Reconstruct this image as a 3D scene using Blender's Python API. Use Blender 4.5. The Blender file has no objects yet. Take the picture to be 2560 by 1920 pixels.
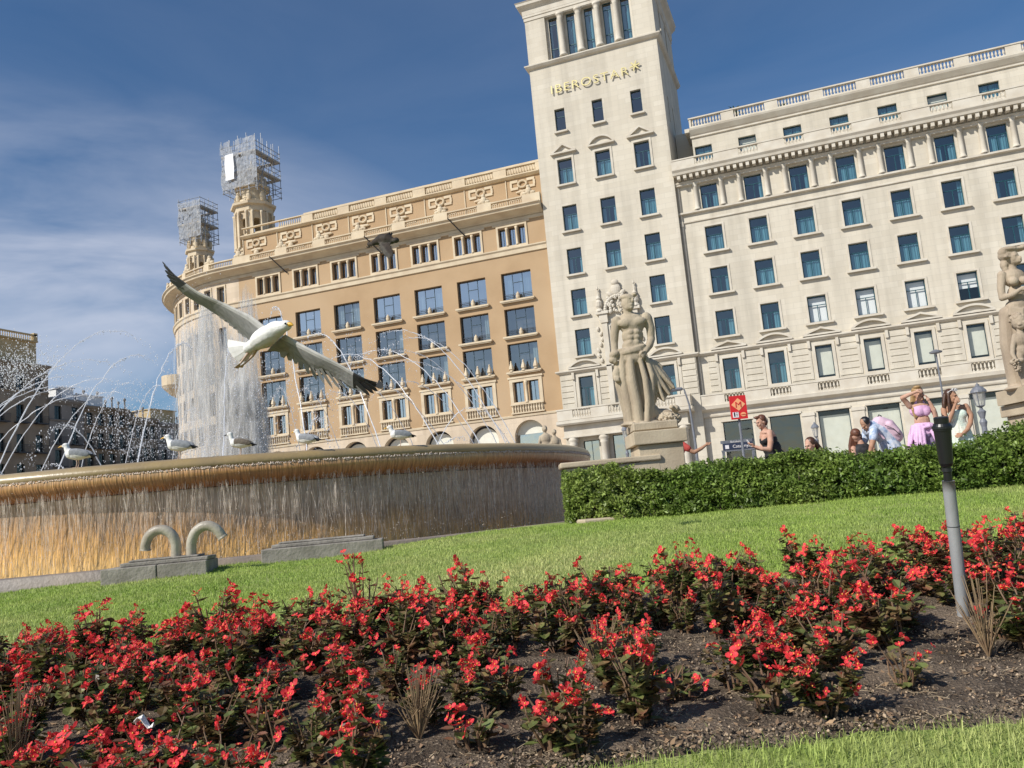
import bpy, bmesh, math, random
import numpy as np
from mathutils import Vector, Matrix
R_ = math.radians
random.seed(7); rng = np.random.default_rng(7)
sc = bpy.context.scene
COL = sc.collection

# ------------------------------------------------------------------ camera, sky, sun, exposure
EYE = np.array([0.0, 0.0, 1.5]); FPX = 2150.0
PITCH, ROLL, YAW = R_(7.9663), R_(-5.2154), R_(-19.3754)
Fv = np.array([math.sin(YAW)*math.cos(PITCH), math.cos(YAW)*math.cos(PITCH), math.sin(PITCH)])
Rv0 = np.array([math.cos(YAW), -math.sin(YAW), 0.0]); Uv0 = np.cross(Rv0, Fv)
Rv = Rv0*math.cos(ROLL)+Uv0*math.sin(ROLL); Uv = -Rv0*math.sin(ROLL)+Uv0*math.cos(ROLL)
cd = bpy.data.cameras.new("camera"); cam = bpy.data.objects.new("camera", cd); COL.objects.link(cam)
cam.matrix_world = Matrix(((Rv[0], Uv[0], -Fv[0], EYE[0]), (Rv[1], Uv[1], -Fv[1], EYE[1]), (Rv[2], Uv[2], -Fv[2], EYE[2]), (0, 0, 0, 1)))
cd.sensor_width = 36.0; cd.lens = FPX/2560*36.0; cd.clip_start = 0.05; cd.clip_end = 3000
sc.camera = cam
SUN_AZ, SUN_EL = R_(215), R_(39)
sd = bpy.data.lights.new("sun", 'SUN'); sun = bpy.data.objects.new("sun", sd); COL.objects.link(sun)
sd.energy = 4.1; sd.angle = R_(0.53); sd.color = (1.0, 0.95, 0.87)
sdir = Vector((math.sin(SUN_AZ)*math.cos(SUN_EL), math.cos(SUN_AZ)*math.cos(SUN_EL), math.sin(SUN_EL)))
sun.rotation_euler = (-sdir).to_track_quat('-Z', 'Y').to_euler()
W = bpy.data.worlds.new("World"); sc.world = W; W.use_nodes = True
wn, wl = W.node_tree.nodes, W.node_tree.links; wn.clear()
def N(nt, t, **kw):
    n = nt.nodes.new(t)
    for k, v in kw.items():
        if k.startswith('i_'):
            key = k[2:]; key = int(key) if key.isdigit() else key.replace('_', ' ')
            n.inputs[key].default_value = v
        else: setattr(n, k, v)
    return n
wt = W.node_tree
sky = N(wt, 'ShaderNodeTexSky', sky_type='NISHITA'); sky.sun_disc = False
sky.sun_elevation = SUN_EL; sky.sun_rotation = SUN_AZ; sky.altitude = 100; sky.air_density = 1.0; sky.dust_density = 0.7; sky.ozone_density = 4.2
bgn = N(wt, 'ShaderNodeBackground'); bgn.inputs['Strength'].default_value = 0.084
out = N(wt, 'ShaderNodeOutputWorld')
tc = N(wt, 'ShaderNodeTexCoord')
mp = N(wt, 'ShaderNodeMapping'); mp.inputs['Scale'].default_value = (1.1, 1.1, 4.2); mp.inputs['Rotation'].default_value = (0.12, 0.22, 0.3)
nz = N(wt, 'ShaderNodeTexNoise'); nz.inputs['Scale'].default_value = 2.3; nz.inputs['Detail'].default_value = 6; nz.inputs['Roughness'].default_value = 0.55; nz.inputs['Distortion'].default_value = 0.5
rp = N(wt, 'ShaderNodeValToRGB'); rp.color_ramp.elements[0].position = 0.31; rp.color_ramp.elements[1].position = 0.66
rp.color_ramp.elements[0].color = (0, 0, 0, 1); rp.color_ramp.elements[1].color = (1, 1, 1, 1)
# the clouds gather low on the left of the square
dl = N(wt, 'ShaderNodeVectorMath', operation='DOT_PRODUCT'); dl.inputs[1].default_value = (-0.80, 0.58, -0.55)
mr = N(wt, 'ShaderNodeMapRange'); mr.inputs[1].default_value = 0.60; mr.inputs[2].default_value = 0.80; mr.inputs[3].default_value = 0.06; mr.inputs[4].default_value = 1.0
mu = N(wt, 'ShaderNodeMath', operation='MULTIPLY'); mu2 = N(wt, 'ShaderNodeMath', operation='MULTIPLY'); mu2.inputs[1].default_value = 0.88
mx = N(wt, 'ShaderNodeMix', data_type='RGBA'); mx.inputs[7].default_value = (7.2, 7.5, 8.6, 1)
wl.new(tc.outputs['Generated'], mp.inputs[0]); wl.new(mp.outputs[0], nz.inputs[0]); wl.new(nz.outputs['Fac'], rp.inputs[0])
wl.new(tc.outputs['Generated'], dl.inputs[0]); wl.new(dl.outputs['Value'], mr.inputs[0])
wl.new(rp.outputs[0], mu.inputs[0]); wl.new(mr.outputs[0], mu.inputs[1]); wl.new(mu.outputs[0], mu2.inputs[0])
wl.new(mu2.outputs[0], mx.inputs[0]); hsw = N(wt, 'ShaderNodeHueSaturation'); hsw.inputs['Saturation'].default_value = 1.16; wl.new(sky.outputs[0], hsw.inputs['Color']); wl.new(hsw.outputs[0], mx.inputs[6]); wl.new(mx.outputs[2], bgn.inputs[0]); wl.new(bgn.outputs[0], out.inputs[0])
vs = sc.view_settings; vs.view_transform = 'Standard'; vs.look = 'None'; vs.gamma = 1; vs.use_curve_mapping = False; vs.exposure = 0.24
sc.cycles.transparent_max_bounces = 24; sc.cycles.max_bounces = 6; sc.cycles.caustics_reflective = False; sc.cycles.caustics_refractive = False

# ------------------------------------------------------------------ frames: pixels of the photograph -> real places
def at(px, py, d):
    v = Fv + Rv*(px-1280)/FPX - Uv*(py-960)/FPX
    return EYE + v*d
FW = np.array([math.sin(YAW), math.cos(YAW), 0.0]); RT = np.array([math.cos(YAW), -math.sin(YAW), 0.0])
def lw(l, w, z): return RT*l + FW*w + np.array([0, 0, z])
def to_lw(p): return float(np.dot(p, RT)), float(np.dot(p, FW))

# ------------------------------------------------------------------ tags
WP = {}
def tag(o, label=None, cat=None, group=None, kind=None):
    if label: o['label'] = label
    if cat: o['category'] = cat
    if group: o['group'] = group
    if kind: o['kind'] = kind
    return o
def empty(name, loc, rz=0, **kw):
    o = bpy.data.objects.new(name, None); COL.objects.link(o); o.location = tuple(map(float, loc)); o.rotation_euler = (0, 0, rz)
    o.empty_display_size = 0.2
    WP[o.name] = (np.array(loc, float), rz)
    return tag(o, **kw)
def link(name, me, parent=None, loc=(0, 0, 0), rz=0, **kw):
    o = bpy.data.objects.new(name, me); COL.objects.link(o); o.location = tuple(map(float, loc)); o.rotation_euler = (0, 0, rz)
    if parent is not None: o.parent = parent
    return tag(o, **kw)
def copy_tree(o, parent=None):
    c = o.copy(); COL.objects.link(c); c.parent = parent
    for ch in list(KIDS.get(o.name, [])): copy_tree(ch, c)
    return c
KIDS = {}

# ------------------------------------------------------------------ mesh builder
class M:
    def __init__(s): s.v = []; s.f = []; s.m = []; s.mi = 0
    def add(s, vs_, fs):
        b = len(s.v); s.v += [tuple(map(float, p)) for p in vs_]
        for f in fs: s.f.append([b+i for i in f]); s.m.append(s.mi)
    def box(s, x0, x1, y0, y1, z0, z1, nx=1):
        xs = [x0+(x1-x0)*i/nx for i in range(nx+1)]
        vs_ = []; fs = []
        for x in xs: vs_ += [(x, y0, z0), (x, y1, z0), (x, y1, z1), (x, y0, z1)]
        for i in range(nx):
            a = 4*i; b = a+4
            for j in range(4): fs.append([a+j, a+(j+1) % 4, b+(j+1) % 4, b+j])
        fs.append([3, 2, 1, 0]); e = 4*nx; fs.append([e, e+1, e+2, e+3])
        s.add(vs_, fs)
    def prof(s, x0, x1, pts, nx=1):        # closed (y,z) profile run along x
        n = len(pts); xs = [x0+(x1-x0)*i/nx for i in range(nx+1)]
        vs_ = [(x, y, z) for x in xs for y, z in pts]; fs = []
        for i in range(nx):
            for j in range(n): fs.append([i*n+j, i*n+(j+1) % n, (i+1)*n+(j+1) % n, (i+1)*n+j])
        fs.append(list(range(n))[::-1]); fs.append([nx*n+j for j in range(n)])
        s.add(vs_, fs)
    def poly(s, pts, y0, y1):              # closed (x,z) outline given a thickness in y
        n = len(pts)
        vs_ = [(x, y0, z) for x, z in pts]+[(x, y1, z) for x, z in pts]
        fs = [list(range(n)), [n+i for i in range(n)][::-1]]
        for i in range(n): fs.append([i, n+i, n+(i+1) % n, (i+1) % n])
        s.add(vs_, fs)
    def lathe(s, prof, c=(0, 0, 0), n=16, a0=0, a1=2*math.pi, cap=True):
        full = abs(a1-a0-2*math.pi) < 1e-6; k = n if full else n+1
        vs_ = []; fs = []
        for i in range(k):
            a = a0+(a1-a0)*i/n
            for r, z in prof: vs_.append((c[0]+r*math.cos(a), c[1]+r*math.sin(a), c[2]+z))
        m = len(prof)
        for i in range(n):
            j = (i+1) % k
            for q in range(m-1): fs.append([i*m+q, j*m+q, j*m+q+1, i*m+q+1])
        if cap and full:
            if prof[0][0] > 1e-4: fs.append([i*m for i in range(k)][::-1])
            if prof[-1][0] > 1e-4: fs.append([i*m+m-1 for i in range(k)])
        s.add(vs_, fs)
    def tube(s, pts, rad, n=8, caps=True):
        pts = [np.array(p, float) for p in pts]; k = len(pts)
        if not hasattr(rad, '__len__'): rad = [rad]*k
        vs_ = []; fs = []; up = None
        for i in range(k):
            t = pts[min(i+1, k-1)]-pts[max(i-1, 0)]; t = t/(np.linalg.norm(t)+1e-9)
            if up is None:
                up = np.array([0, 0, 1.0]) if abs(t[2]) < .9 else np.array([1.0, 0, 0])
            a = np.cross(t, up); a /= np.linalg.norm(a)+1e-9; b = np.cross(a, t); up = b
            for j in range(n):
                q = 2*math.pi*j/n; vs_.append(pts[i]+rad[i]*(a*math.cos(q)+b*math.sin(q)))
        for i in range(k-1):
            for j in range(n): fs.append([i*n+j, i*n+(j+1) % n, (i+1)*n+(j+1) % n, (i+1)*n+j])
        if caps: fs.append(list(range(n))); fs.append([(k-1)*n+j for j in range(n)][::-1])
        s.add(vs_, fs)
    def caps_chain(s, pts, rad, n=12):     # round-ended tapered chain
        pts = [np.array(p, float) for p in pts]; rad = list(rad) if hasattr(rad, '__len__') else [rad]*len(pts)
        d0 = pts[0]-pts[1]; d0 /= np.linalg.norm(d0)+1e-9; d1 = pts[-1]-pts[-2]; d1 /= np.linalg.norm(d1)+1e-9
        P = []; Q = []
        for a in (88, 60, 30): P.append(pts[0]+d0*rad[0]*math.sin(R_(a))); Q.append(rad[0]*math.cos(R_(a)))
        P += pts; Q += rad
        for a in (30, 60, 88): P.append(pts[-1]+d1*rad[-1]*math.sin(R_(a))); Q.append(rad[-1]*math.cos(R_(a)))
        s.tube(P, Q, n)
    def ell(s, c, r, rot=(0, 0, 0), n=14):
        Rm = np.array(Matrix.Rotation(rot[2], 3, 'Z') @ Matrix.Rotation(rot[1], 3, 'Y') @ Matrix.Rotation(rot[0], 3, 'X'))
        vs_ = []; fs = []; k = n//2
        for i in range(k+1):
            t = math.pi*i/k
            for j in range(n):
                q = 2*math.pi*j/n
                vs_.append(np.array(c)+Rm @ np.array([r[0]*math.sin(t)*math.cos(q), r[1]*math.sin(t)*math.sin(q), r[2]*math.cos(t)]))
        for i in range(k):
            for j in range(n): fs.append([i*n+j, (i+1)*n+j, (i+1)*n+(j+1) % n, i*n+(j+1) % n])
        s.add(vs_, fs)
    def wall(s, x0, x1, z0, z1, y, holes=(), depth=.3, du=None):
        xs = {x0, x1}; zs = {z0, z1}
        for h in holes: xs |= {h[0], h[1]}; zs |= {h[2], h[3]}
        if du:
            k = max(1, int((x1-x0)/du)); xs |= {x0+(x1-x0)*i/k for i in range(k+1)}
        xs = sorted(xs); zs = sorted(zs)
        idx = {}; vs_ = []; fs = []
        def vi(x, z):
            if (x, z) not in idx: idx[(x, z)] = len(vs_); vs_.append((x, y, z))
            return idx[(x, z)]
        for i in range(len(xs)-1):
            for j in range(len(zs)-1):
                if xs[i+1]-xs[i] < 1e-6 or zs[j+1]-zs[j] < 1e-6: continue
                cx = (xs[i]+xs[i+1])/2; cz = (zs[j]+zs[j+1])/2
                if any(h[0] < cx < h[1] and h[2] < cz < h[3] for h in holes): continue
                fs.append([vi(xs[i], zs[j]), vi(xs[i+1], zs[j]), vi(xs[i+1], zs[j+1]), vi(xs[i], zs[j+1])])
        s.add(vs_, fs)
        for a, b, c, d in holes:
            s.add([(a, y, c), (b, y, c), (b, y, d), (a, y, d), (a, y+depth, c), (b, y+depth, c), (b, y+depth, d), (a, y+depth, d)],
                  [[0, 4, 5, 1], [1, 5, 6, 2], [2, 6, 7, 3], [3, 7, 4, 0]])
    def mesh(s, name, mats, warp=None, off=None, smooth=False):
        V = np.array(s.v, float).reshape(-1, 3)
        if warp: V = np.array([warp(*p) for p in V])
        if off is not None: V = V-np.array(off)
        me = bpy.data.meshes.new(name); me.from_pydata(V.tolist(), [], s.f)
        for m_ in (mats if isinstance(mats, (list, tuple)) else [mats]): me.materials.append(m_)
        if any(s.m): me.polygons.foreach_set('material_index', s.m)
        if smooth: me.polygons.foreach_set('use_smooth', [True]*len(me.polygons))
        me.update()
        return me
    def build(s, name, mats, parent=None, world=True, warp=None, smooth=False, fix=False, **kw):
        off = None; rzz = 0
        if parent is not None and world and parent.name in WP: off, rzz = WP[parent.name]
        me = s.mesh(name, mats, warp, off, smooth)
        if fix: recalc(me)
        o = link(name, me, parent, **kw)
        if parent is not None: KIDS.setdefault(parent.name, []).append(o)
        return o
def recalc(me):
    bm = bmesh.new(); bm.from_mesh(me); bmesh.ops.recalc_face_normals(bm, faces=bm.faces); bm.to_mesh(me); bm.free()
def raw_mesh(name, V, F, mats, smooth=False, mi=None):      # numpy quads or triangles
    me = bpy.data.meshes.new(name); n, k = F.shape
    me.vertices.add(len(V)); me.vertices.foreach_set('co', np.ascontiguousarray(V, dtype=np.float32).ravel())
    me.loops.add(n*k); me.loops.foreach_set('vertex_index', np.ascontiguousarray(F, dtype=np.int32).ravel())
    me.polygons.add(n); me.polygons.foreach_set('loop_start', np.arange(0, n*k, k, dtype=np.int32))
    for m_ in (mats if isinstance(mats, (list, tuple)) else [mats]): me.materials.append(m_)
    if mi is not None: me.polygons.foreach_set('material_index', np.asarray(mi, dtype=np.int32))
    if smooth: me.polygons.foreach_set('use_smooth', np.ones(n, dtype=bool))
    me.update(calc_edges=True); me.validate()
    return me
def sculpt(m, voxel, mats, smooth=4, matfn=None, name='body', off=None, fac=.5):   # fuse the overlapping volumes into one continuous skin
    me = bpy.data.meshes.new('tmp'); me.from_pydata(m.v, [], m.f); recalc(me)
    o = bpy.data.objects.new('tmp', me); COL.objects.link(o)
    r = o.modifiers.new('r', 'REMESH'); r.mode = 'VOXEL'; r.voxel_size = voxel
    if smooth:
        q = o.modifiers.new('s', 'SMOOTH'); q.factor = fac; q.iterations = smooth
    dg = bpy.context.evaluated_depsgraph_get(); dg.update()
    me2 = bpy.data.meshes.new_from_object(o.evaluated_get(dg)); me2.name = name
    bpy.data.objects.remove(o); bpy.data.meshes.remove(me)
    me2.materials.clear()
    for m_ in (mats if isinstance(mats, (list, tuple)) else [mats]): me2.materials.append(m_)
    if matfn:
        for p in me2.polygons: p.material_index = matfn(p.center, p.normal)
    if off is not None: me2.transform(Matrix.Translation(-Vector(tuple(off))))
    me2.polygons.foreach_set('use_smooth', [True]*len(me2.polygons))
    return me2

# ------------------------------------------------------------------ materials
def mat(name, col, rough=.8, col2=None, scale=5., detail=4., stretch=(1, 1, 1), lo=.35, hi=.65, bump=0., bscale=None, metal=0., spec=.5,
        island=0., trans=0., coord='pos', col3=None, alpha=1., sss=0.):
    m = bpy.data.materials.new(name); m.use_nodes = True; nt = m.node_tree; L = nt.links
    b = nt.nodes['Principled BSDF']; b.inputs['Roughness'].default_value = rough; b.inputs['Metallic'].default_value = metal
    b.inputs['Specular IOR Level'].default_value = spec; b.inputs['Base Color'].default_value = (*col, 1)
    if coord == 'pos': g = N(nt, 'ShaderNodeNewGeometry'); src = g.outputs['Position']
    else: g = N(nt, 'ShaderNodeTexCoord'); src = g.outputs['Object']
    mp = N(nt, 'ShaderNodeMapping'); mp.inputs['Scale'].default_value = stretch; L.new(src, mp.inputs[0])
    last = None
    if col2 is not None:
        nz = N(nt, 'ShaderNodeTexNoise'); nz.inputs['Scale'].default_value = scale; nz.inputs['Detail'].default_value = detail; L.new(mp.outputs[0], nz.inputs[0])
        mr = N(nt, 'ShaderNodeMapRange'); mr.inputs[1].default_value = lo; mr.inputs[2].default_value = hi; L.new(nz.outputs['Fac'], mr.inputs[0])
        mx = N(nt, 'ShaderNodeMix', data_type='RGBA'); mx.inputs[6].default_value = (*col, 1); mx.inputs[7].default_value = (*col2, 1)
        L.new(mr.outputs[0], mx.inputs[0]); last = mx.outputs[2]
        if col3 is not None:
            nz3 = N(nt, 'ShaderNodeTexNoise'); nz3.inputs['Scale'].default_value = scale*.23; nz3.inputs['Detail'].default_value = 3; L.new(mp.outputs[0], nz3.inputs[0])
            m3 = N(nt, 'ShaderNodeMapRange'); m3.inputs[1].default_value = .45; m3.inputs[2].default_value = .68; L.new(nz3.outputs['Fac'], m3.inputs[0])
            mx3 = N(nt, 'ShaderNodeMix', data_type='RGBA'); mx3.inputs[7].default_value = (*col3, 1); L.new(m3.outputs[0], mx3.inputs[0]); L.new(last, mx3.inputs[6]); last = mx3.outputs[2]
    if island:
        gi = N(nt, 'ShaderNodeNewGeometry')
        hs = N(nt, 'ShaderNodeHueSaturation'); mr = N(nt, 'ShaderNodeMapRange'); mr.inputs[3].default_value = 1-island; mr.inputs[4].default_value = 1+island
        L.new(gi.outputs['Random Per Island'], mr.inputs[0]); L.new(mr.outputs[0], hs.inputs['Value'])
        if last: L.new(last, hs.inputs['Color'])
        else: hs.inputs['Color'].default_value = (*col, 1)
        last = hs.outputs[0]
    if last: L.new(last, b.inputs['Base Color'])
    if bump:
        nb = N(nt, 'ShaderNodeTexNoise'); nb.inputs['Scale'].default_value = bscale or scale*3; nb.inputs['Detail'].default_value = 6; L.new(mp.outputs[0], nb.inputs[0])
        bp = N(nt, 'ShaderNodeBump'); bp.inputs['Strength'].default_value = bump; bp.inputs['Distance'].default_value = .02
        L.new(nb.outputs['Fac'], bp.inputs['Height']); L.new(bp.outputs[0], b.inputs['Normal'])
    o = nt.nodes['Material Output']
    if sss: b.inputs['Subsurface Weight'].default_value = sss; b.inputs['Subsurface Radius'].default_value = (.02, .01, .006)
    if trans:      # light passing through leaves and petals
        t = N(nt, 'ShaderNodeBsdfTranslucent'); ms = N(nt, 'ShaderNodeMixShader'); ms.inputs[0].default_value = trans
        if last: L.new(last, t.inputs[0])
        else: t.inputs[0].default_value = (*col, 1)
        L.new(b.outputs[0], ms.inputs[1]); L.new(t.outputs[0], ms.inputs[2]); L.new(ms.outputs[0], o.inputs[0])
    if alpha < 1: b.inputs['Alpha'].default_value = alpha
    return m
def stone_blocks(name, col, col2, bw=1.1, bh=.42, mortar=.012, dark=.80, stain=None, rough=.85, bump=.15):
    m = bpy.data.materials.new(name); m.use_nodes = True; nt = m.node_tree; L = nt.links; b = nt.nodes['Principled BSDF']
    b.inputs['Roughness'].default_value = rough; b.inputs['Specular IOR Level'].default_value = .25
    g = N(nt, 'ShaderNodeNewGeometry'); sp = N(nt, 'ShaderNodeSeparateXYZ'); L.new(g.outputs['Position'], sp.inputs[0])
    ad = N(nt, 'ShaderNodeMath', operation='ADD'); L.new(sp.outputs[0], ad.inputs[0]); L.new(sp.outputs[1], ad.inputs[1])
    cb = N(nt, 'ShaderNodeCombineXYZ'); L.new(ad.outputs[0], cb.inputs[0]); L.new(sp.outputs[2], cb.inputs[1])
    br = N(nt, 'ShaderNodeTexBrick'); br.inputs['Scale'].default_value = 1; br.inputs['Brick Width'].default_value = bw; br.inputs['Row Height'].default_value = bh
    br.inputs['Mortar Size'].default_value = mortar; br.inputs['Mortar Smooth'].default_value = .3
    br.inputs['Color1'].default_value = (*col, 1); br.inputs['Color2'].default_value = (*[a*.945 for a in col2], 1); br.inputs['Mortar'].default_value = (*[a*dark for a in col], 1)
    L.new(cb.outputs[0], br.inputs[0])
    nz = N(nt, 'ShaderNodeTexNoise'); nz.inputs['Scale'].default_value = .35; nz.inputs['Detail'].default_value = 8; nz.inputs['Roughness'].default_value = .62; L.new(g.outputs['Position'], nz.inputs[0])
    mr = N(nt, 'ShaderNodeMapRange'); mr.inputs[1].default_value = .42; mr.inputs[2].default_value = .72; mr.inputs[4].default_value = .55; L.new(nz.outputs['Fac'], mr.inputs[0])
    mx = N(nt, 'ShaderNodeMix', data_type='RGBA'); st = stain or [a*.78 for a in col]; mx.inputs[7].default_value = (*st, 1)
    L.new(mr.outputs[0], mx.inputs[0]); L.new(br.outputs[0], mx.inputs[6])
    ms = N(nt, 'ShaderNodeMapping'); ms.inputs['Scale'].default_value = (1.5, 1.5, .10); L.new(g.outputs['Position'], ms.inputs[0])
    ns = N(nt, 'ShaderNodeTexNoise'); ns.inputs['Scale'].default_value = 1; ns.inputs['Detail'].default_value = 6; L.new(ms.outputs[0], ns.inputs[0])
    rs = N(nt, 'ShaderNodeMapRange'); rs.inputs[1].default_value = .42; rs.inputs[2].default_value = .72; rs.inputs[3].default_value = 1.03; rs.inputs[4].default_value = .84; L.new(ns.outputs['Fac'], rs.inputs[0])
    hs = N(nt, 'ShaderNodeHueSaturation'); L.new(mx.outputs[2], hs.inputs['Color']); L.new(rs.outputs[0], hs.inputs['Value']); L.new(hs.outputs[0], b.inputs['Base Color'])
    nb = N(nt, 'ShaderNodeTexNoise'); nb.inputs['Scale'].default_value = 9; nb.inputs['Detail'].default_value = 6; L.new(g.outputs['Position'], nb.inputs[0])
    bp = N(nt, 'ShaderNodeBump'); bp.inputs['Strength'].default_value = bump; bp.inputs['Distance'].default_value = .03; L.new(nb.outputs['Fac'], bp.inputs['Height']); L.new(bp.outputs[0], b.inputs['Normal'])
    return m
def glass(name, tint, refl=.3, rough=.03):
    m = bpy.data.materials.new(name); m.use_nodes = True; nt = m.node_tree; L = nt.links; nt.nodes.remove(nt.nodes['Principled BSDF'])
    t = N(nt, 'ShaderNodeBsdfTransparent'); t.inputs[0].default_value = (*tint, 1); g = N(nt, 'ShaderNodeBsdfGlossy'); g.inputs['Roughness'].default_value = rough; g.inputs[0].default_value = (1, .98, .93, 1)
    lw_ = N(nt, 'ShaderNodeLayerWeight'); lw_.inputs[0].default_value = .35; mr = N(nt, 'ShaderNodeMapRange'); mr.inputs[3].default_value = refl*.8; mr.inputs[4].default_value = min(1, refl*2.0)
    ge = N(nt, 'ShaderNodeNewGeometry'); nz = N(nt, 'ShaderNodeTexNoise'); nz.inputs['Scale'].default_value = .9; bp = N(nt, 'ShaderNodeBump'); bp.inputs['Strength'].default_value = .06; bp.inputs['Distance'].default_value = .2
    L.new(ge.outputs['Position'], nz.inputs[0]); L.new(nz.outputs['Fac'], bp.inputs['Height']); L.new(bp.outputs[0], g.inputs['Normal'])
    ms = N(nt, 'ShaderNodeMixShader'); L.new(lw_.outputs['Facing'], mr.inputs[0]); L.new(mr.outputs[0], ms.inputs[0]); L.new(t.outputs[0], ms.inputs[1]); L.new(g.outputs[0], ms.inputs[2])
    L.new(ms.outputs[0], nt.nodes['Material Output'].inputs[0])
    return m
def veil(name, col, op, rough=.25, scale=(30, 30, 5), lo=.35, hi=.7):   # aerated water: part of it lets the light through
    m = bpy.data.materials.new(name); m.use_nodes = True; nt = m.node_tree; L = nt.links; b = nt.nodes['Principled BSDF']
    b.inputs['Base Color'].default_value = (*col, 1); b.inputs['Roughness'].default_value = rough; b.inputs['Specular IOR Level'].default_value = .8
    tl = N(nt, 'ShaderNodeBsdfTranslucent'); tl.inputs[0].default_value = (*col, 1); m1 = N(nt, 'ShaderNodeMixShader'); m1.inputs[0].default_value = .45
    L.new(b.outputs[0], m1.inputs[1]); L.new(tl.outputs[0], m1.inputs[2])
    t = N(nt, 'ShaderNodeBsdfTransparent'); m2 = N(nt, 'ShaderNodeMixShader')
    g = N(nt, 'ShaderNodeNewGeometry'); mp = N(nt, 'ShaderNodeMapping'); mp.inputs['Scale'].default_value = scale; nz = N(nt, 'ShaderNodeTexNoise'); nz.inputs['Scale'].default_value = 1; nz.inputs['Detail'].default_value = 3
    mr = N(nt, 'ShaderNodeMapRange'); mr.inputs[1].default_value = lo; mr.inputs[2].default_value = hi; mr.inputs[3].default_value = max(0, op-.35); mr.inputs[4].default_value = min(1, op+.25)
    L.new(g.outputs['Position'], mp.inputs[0]); L.new(mp.outputs[0], nz.inputs[0]); L.new(nz.outputs['Fac'], mr.inputs[0]); L.new(mr.outputs[0], m2.inputs[0])
    L.new(t.outputs[0], m2.inputs[1]); L.new(m1.outputs[0], m2.inputs[2]); L.new(m2.outputs[0], nt.nodes['Material Output'].inputs[0])
    return m
K = {}
K['cream'] = stone_blocks('cream_stone', (.635, .585, .485), (.615, .56, .455), stain=(.53, .48, .39))
K['cream_plain'] = mat('cream_trim', (.63, .585, .495), .85, (.54, .485, .395), 1.2, bump=.15, bscale=12)
K['tan'] = mat('ochre_render', (.455, .315, .18), .9, (.40, .27, .15), .5, 8, bump=.12, bscale=14, col3=(.475, .34, .205))
K['tantrim'] = mat('pale_yellow_stone', (.66, .56, .40), .85, (.55, .445, .31), .9, 7, bump=.2, bscale=12)
K['tanlow'] = stone_blocks('pinkish_stone', (.66, .55, .42), (.62, .51, .38), 1.2, .5, stain=(.52, .41, .29))
K['frame'] = mat('dark_window_metal', (.018, .045, .06), .4)
K['frame_teal'] = mat('teal_window_metal', (.012, .07, .09), .35)
K['glass'] = glass('window_glass', (.42, .60, .66), .20)
K['glass_c'] = glass('clear_window_glass', (.93, .95, .94), .10)
K['glass_s'] = glass('dull_window_glass', (.3, .33, .36), .06)  # dull pane that reflects little of the sky
K['glass_d'] = glass('dark_window_glass', (.55, .60, .62), .62)
K['glass_d2'] = glass('low_reflection_window_glass', (.62, .64, .64), .30)  # reflection turned down, mainly for the lower rows of wide windows
K['dark2'] = mat('room_half_shade', (.17, .17, .175), .9, (.10, .10, .11), .8, 3)  # grey sheet behind the ochre building's windows, room dimness put into its colour
K['dark'] = mat('room_shade', (.012, .014, .018), .9)  # darkness of unlit rooms put into the colour of a backing sheet
K['curtain'] = mat('window_curtain', (.62, .74, .74), .9, (.36, .48, .50), 2.2, 2, stretch=(6, 1, .15))
K['blind'] = mat('roller_blind', (.74, .73, .64), .9, (.68, .67, .58), 2)
K['white_blind'] = mat('white_blind', (.85, .85, .86), .8)
K['iron'] = mat('dark_iron', (.03, .03, .035), .5)
K['statue'] = mat('statue_stone', (.45, .375, .27), .9, (.33, .265, .19), 3.5, 8, bump=.4, bscale=40, stretch=(1, 1, .55), col3=(.52, .44, .32))
K['plinth'] = mat('plinth_stone', (.53, .445, .32), .9, (.43, .35, .245), 2, 8, bump=.3, bscale=30)
K['concrete'] = mat('grey_concrete', (.34, .31, .27), .9, (.22, .20, .17), 4, 8, bump=.5, bscale=25)
K['pave'] = mat('pavement', (.42, .37, .32), .9, (.34, .30, .26), 1.5, 6)
K['steel'] = mat('galvanised_steel', (.38, .39, .39), .5, (.29, .30, .30), 6, 5, stretch=(1, 1, .3), metal=.25, bump=.08, bscale=60)
K['black_plastic'] = mat('black_plastic', (.012, .013, .014), .38)

# ------------------------------------------------------------------ facade kit
def rect_ring(m, x0, x1, z0, z1, t, y0, y1):
    m.box(x0, x0+t, y0, y1, z0, z1); m.box(x1-t, x1, y0, y1, z0, z1)
    m.box(x0+t, x1-t, y0, y1, z0, z0+t); m.box(x0+t, x1-t, y0, y1, z1-t, z1)
def baluster(m, x, y, z0, z1, r=.075, n=6):
    h = z1-z0
    m.lathe([(r*.95, 0), (r*.95, h*.08), (r*.5, h*.16), (r*1.05, h*.38), (r*.75, h*.6), (r*.42, h*.8), (r*.9, h*.9), (r*.9, h)], (x, y, z0), n)
def balusters(m, x0, x1, y, z0, z1, step=.24, r=.075):
    k = max(2, int(round((x1-x0)/step)))
    for i in range(k): baluster(m, x0+(i+.5)*(x1-x0)/k, y, z0, z1, r)
def triangle_ped(m, c, hw, z0, z1, y, pr=.3):
    t = .13
    m.box(c-hw, c+hw, y-pr, y, z0, z0+t)
    for s in (-1, 1):
        m.poly([(c+s*hw, z0+t+.003), (c+s*(hw-.3), z0+t+.003), (c, z1-t*1.15), (c, z1)], y-pr, y)
    m.poly([(c-hw+.3, z0+t+.003), (c+hw-.3, z0+t+.003), (c, z1-t*1.1)], y-.06, y)
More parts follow.
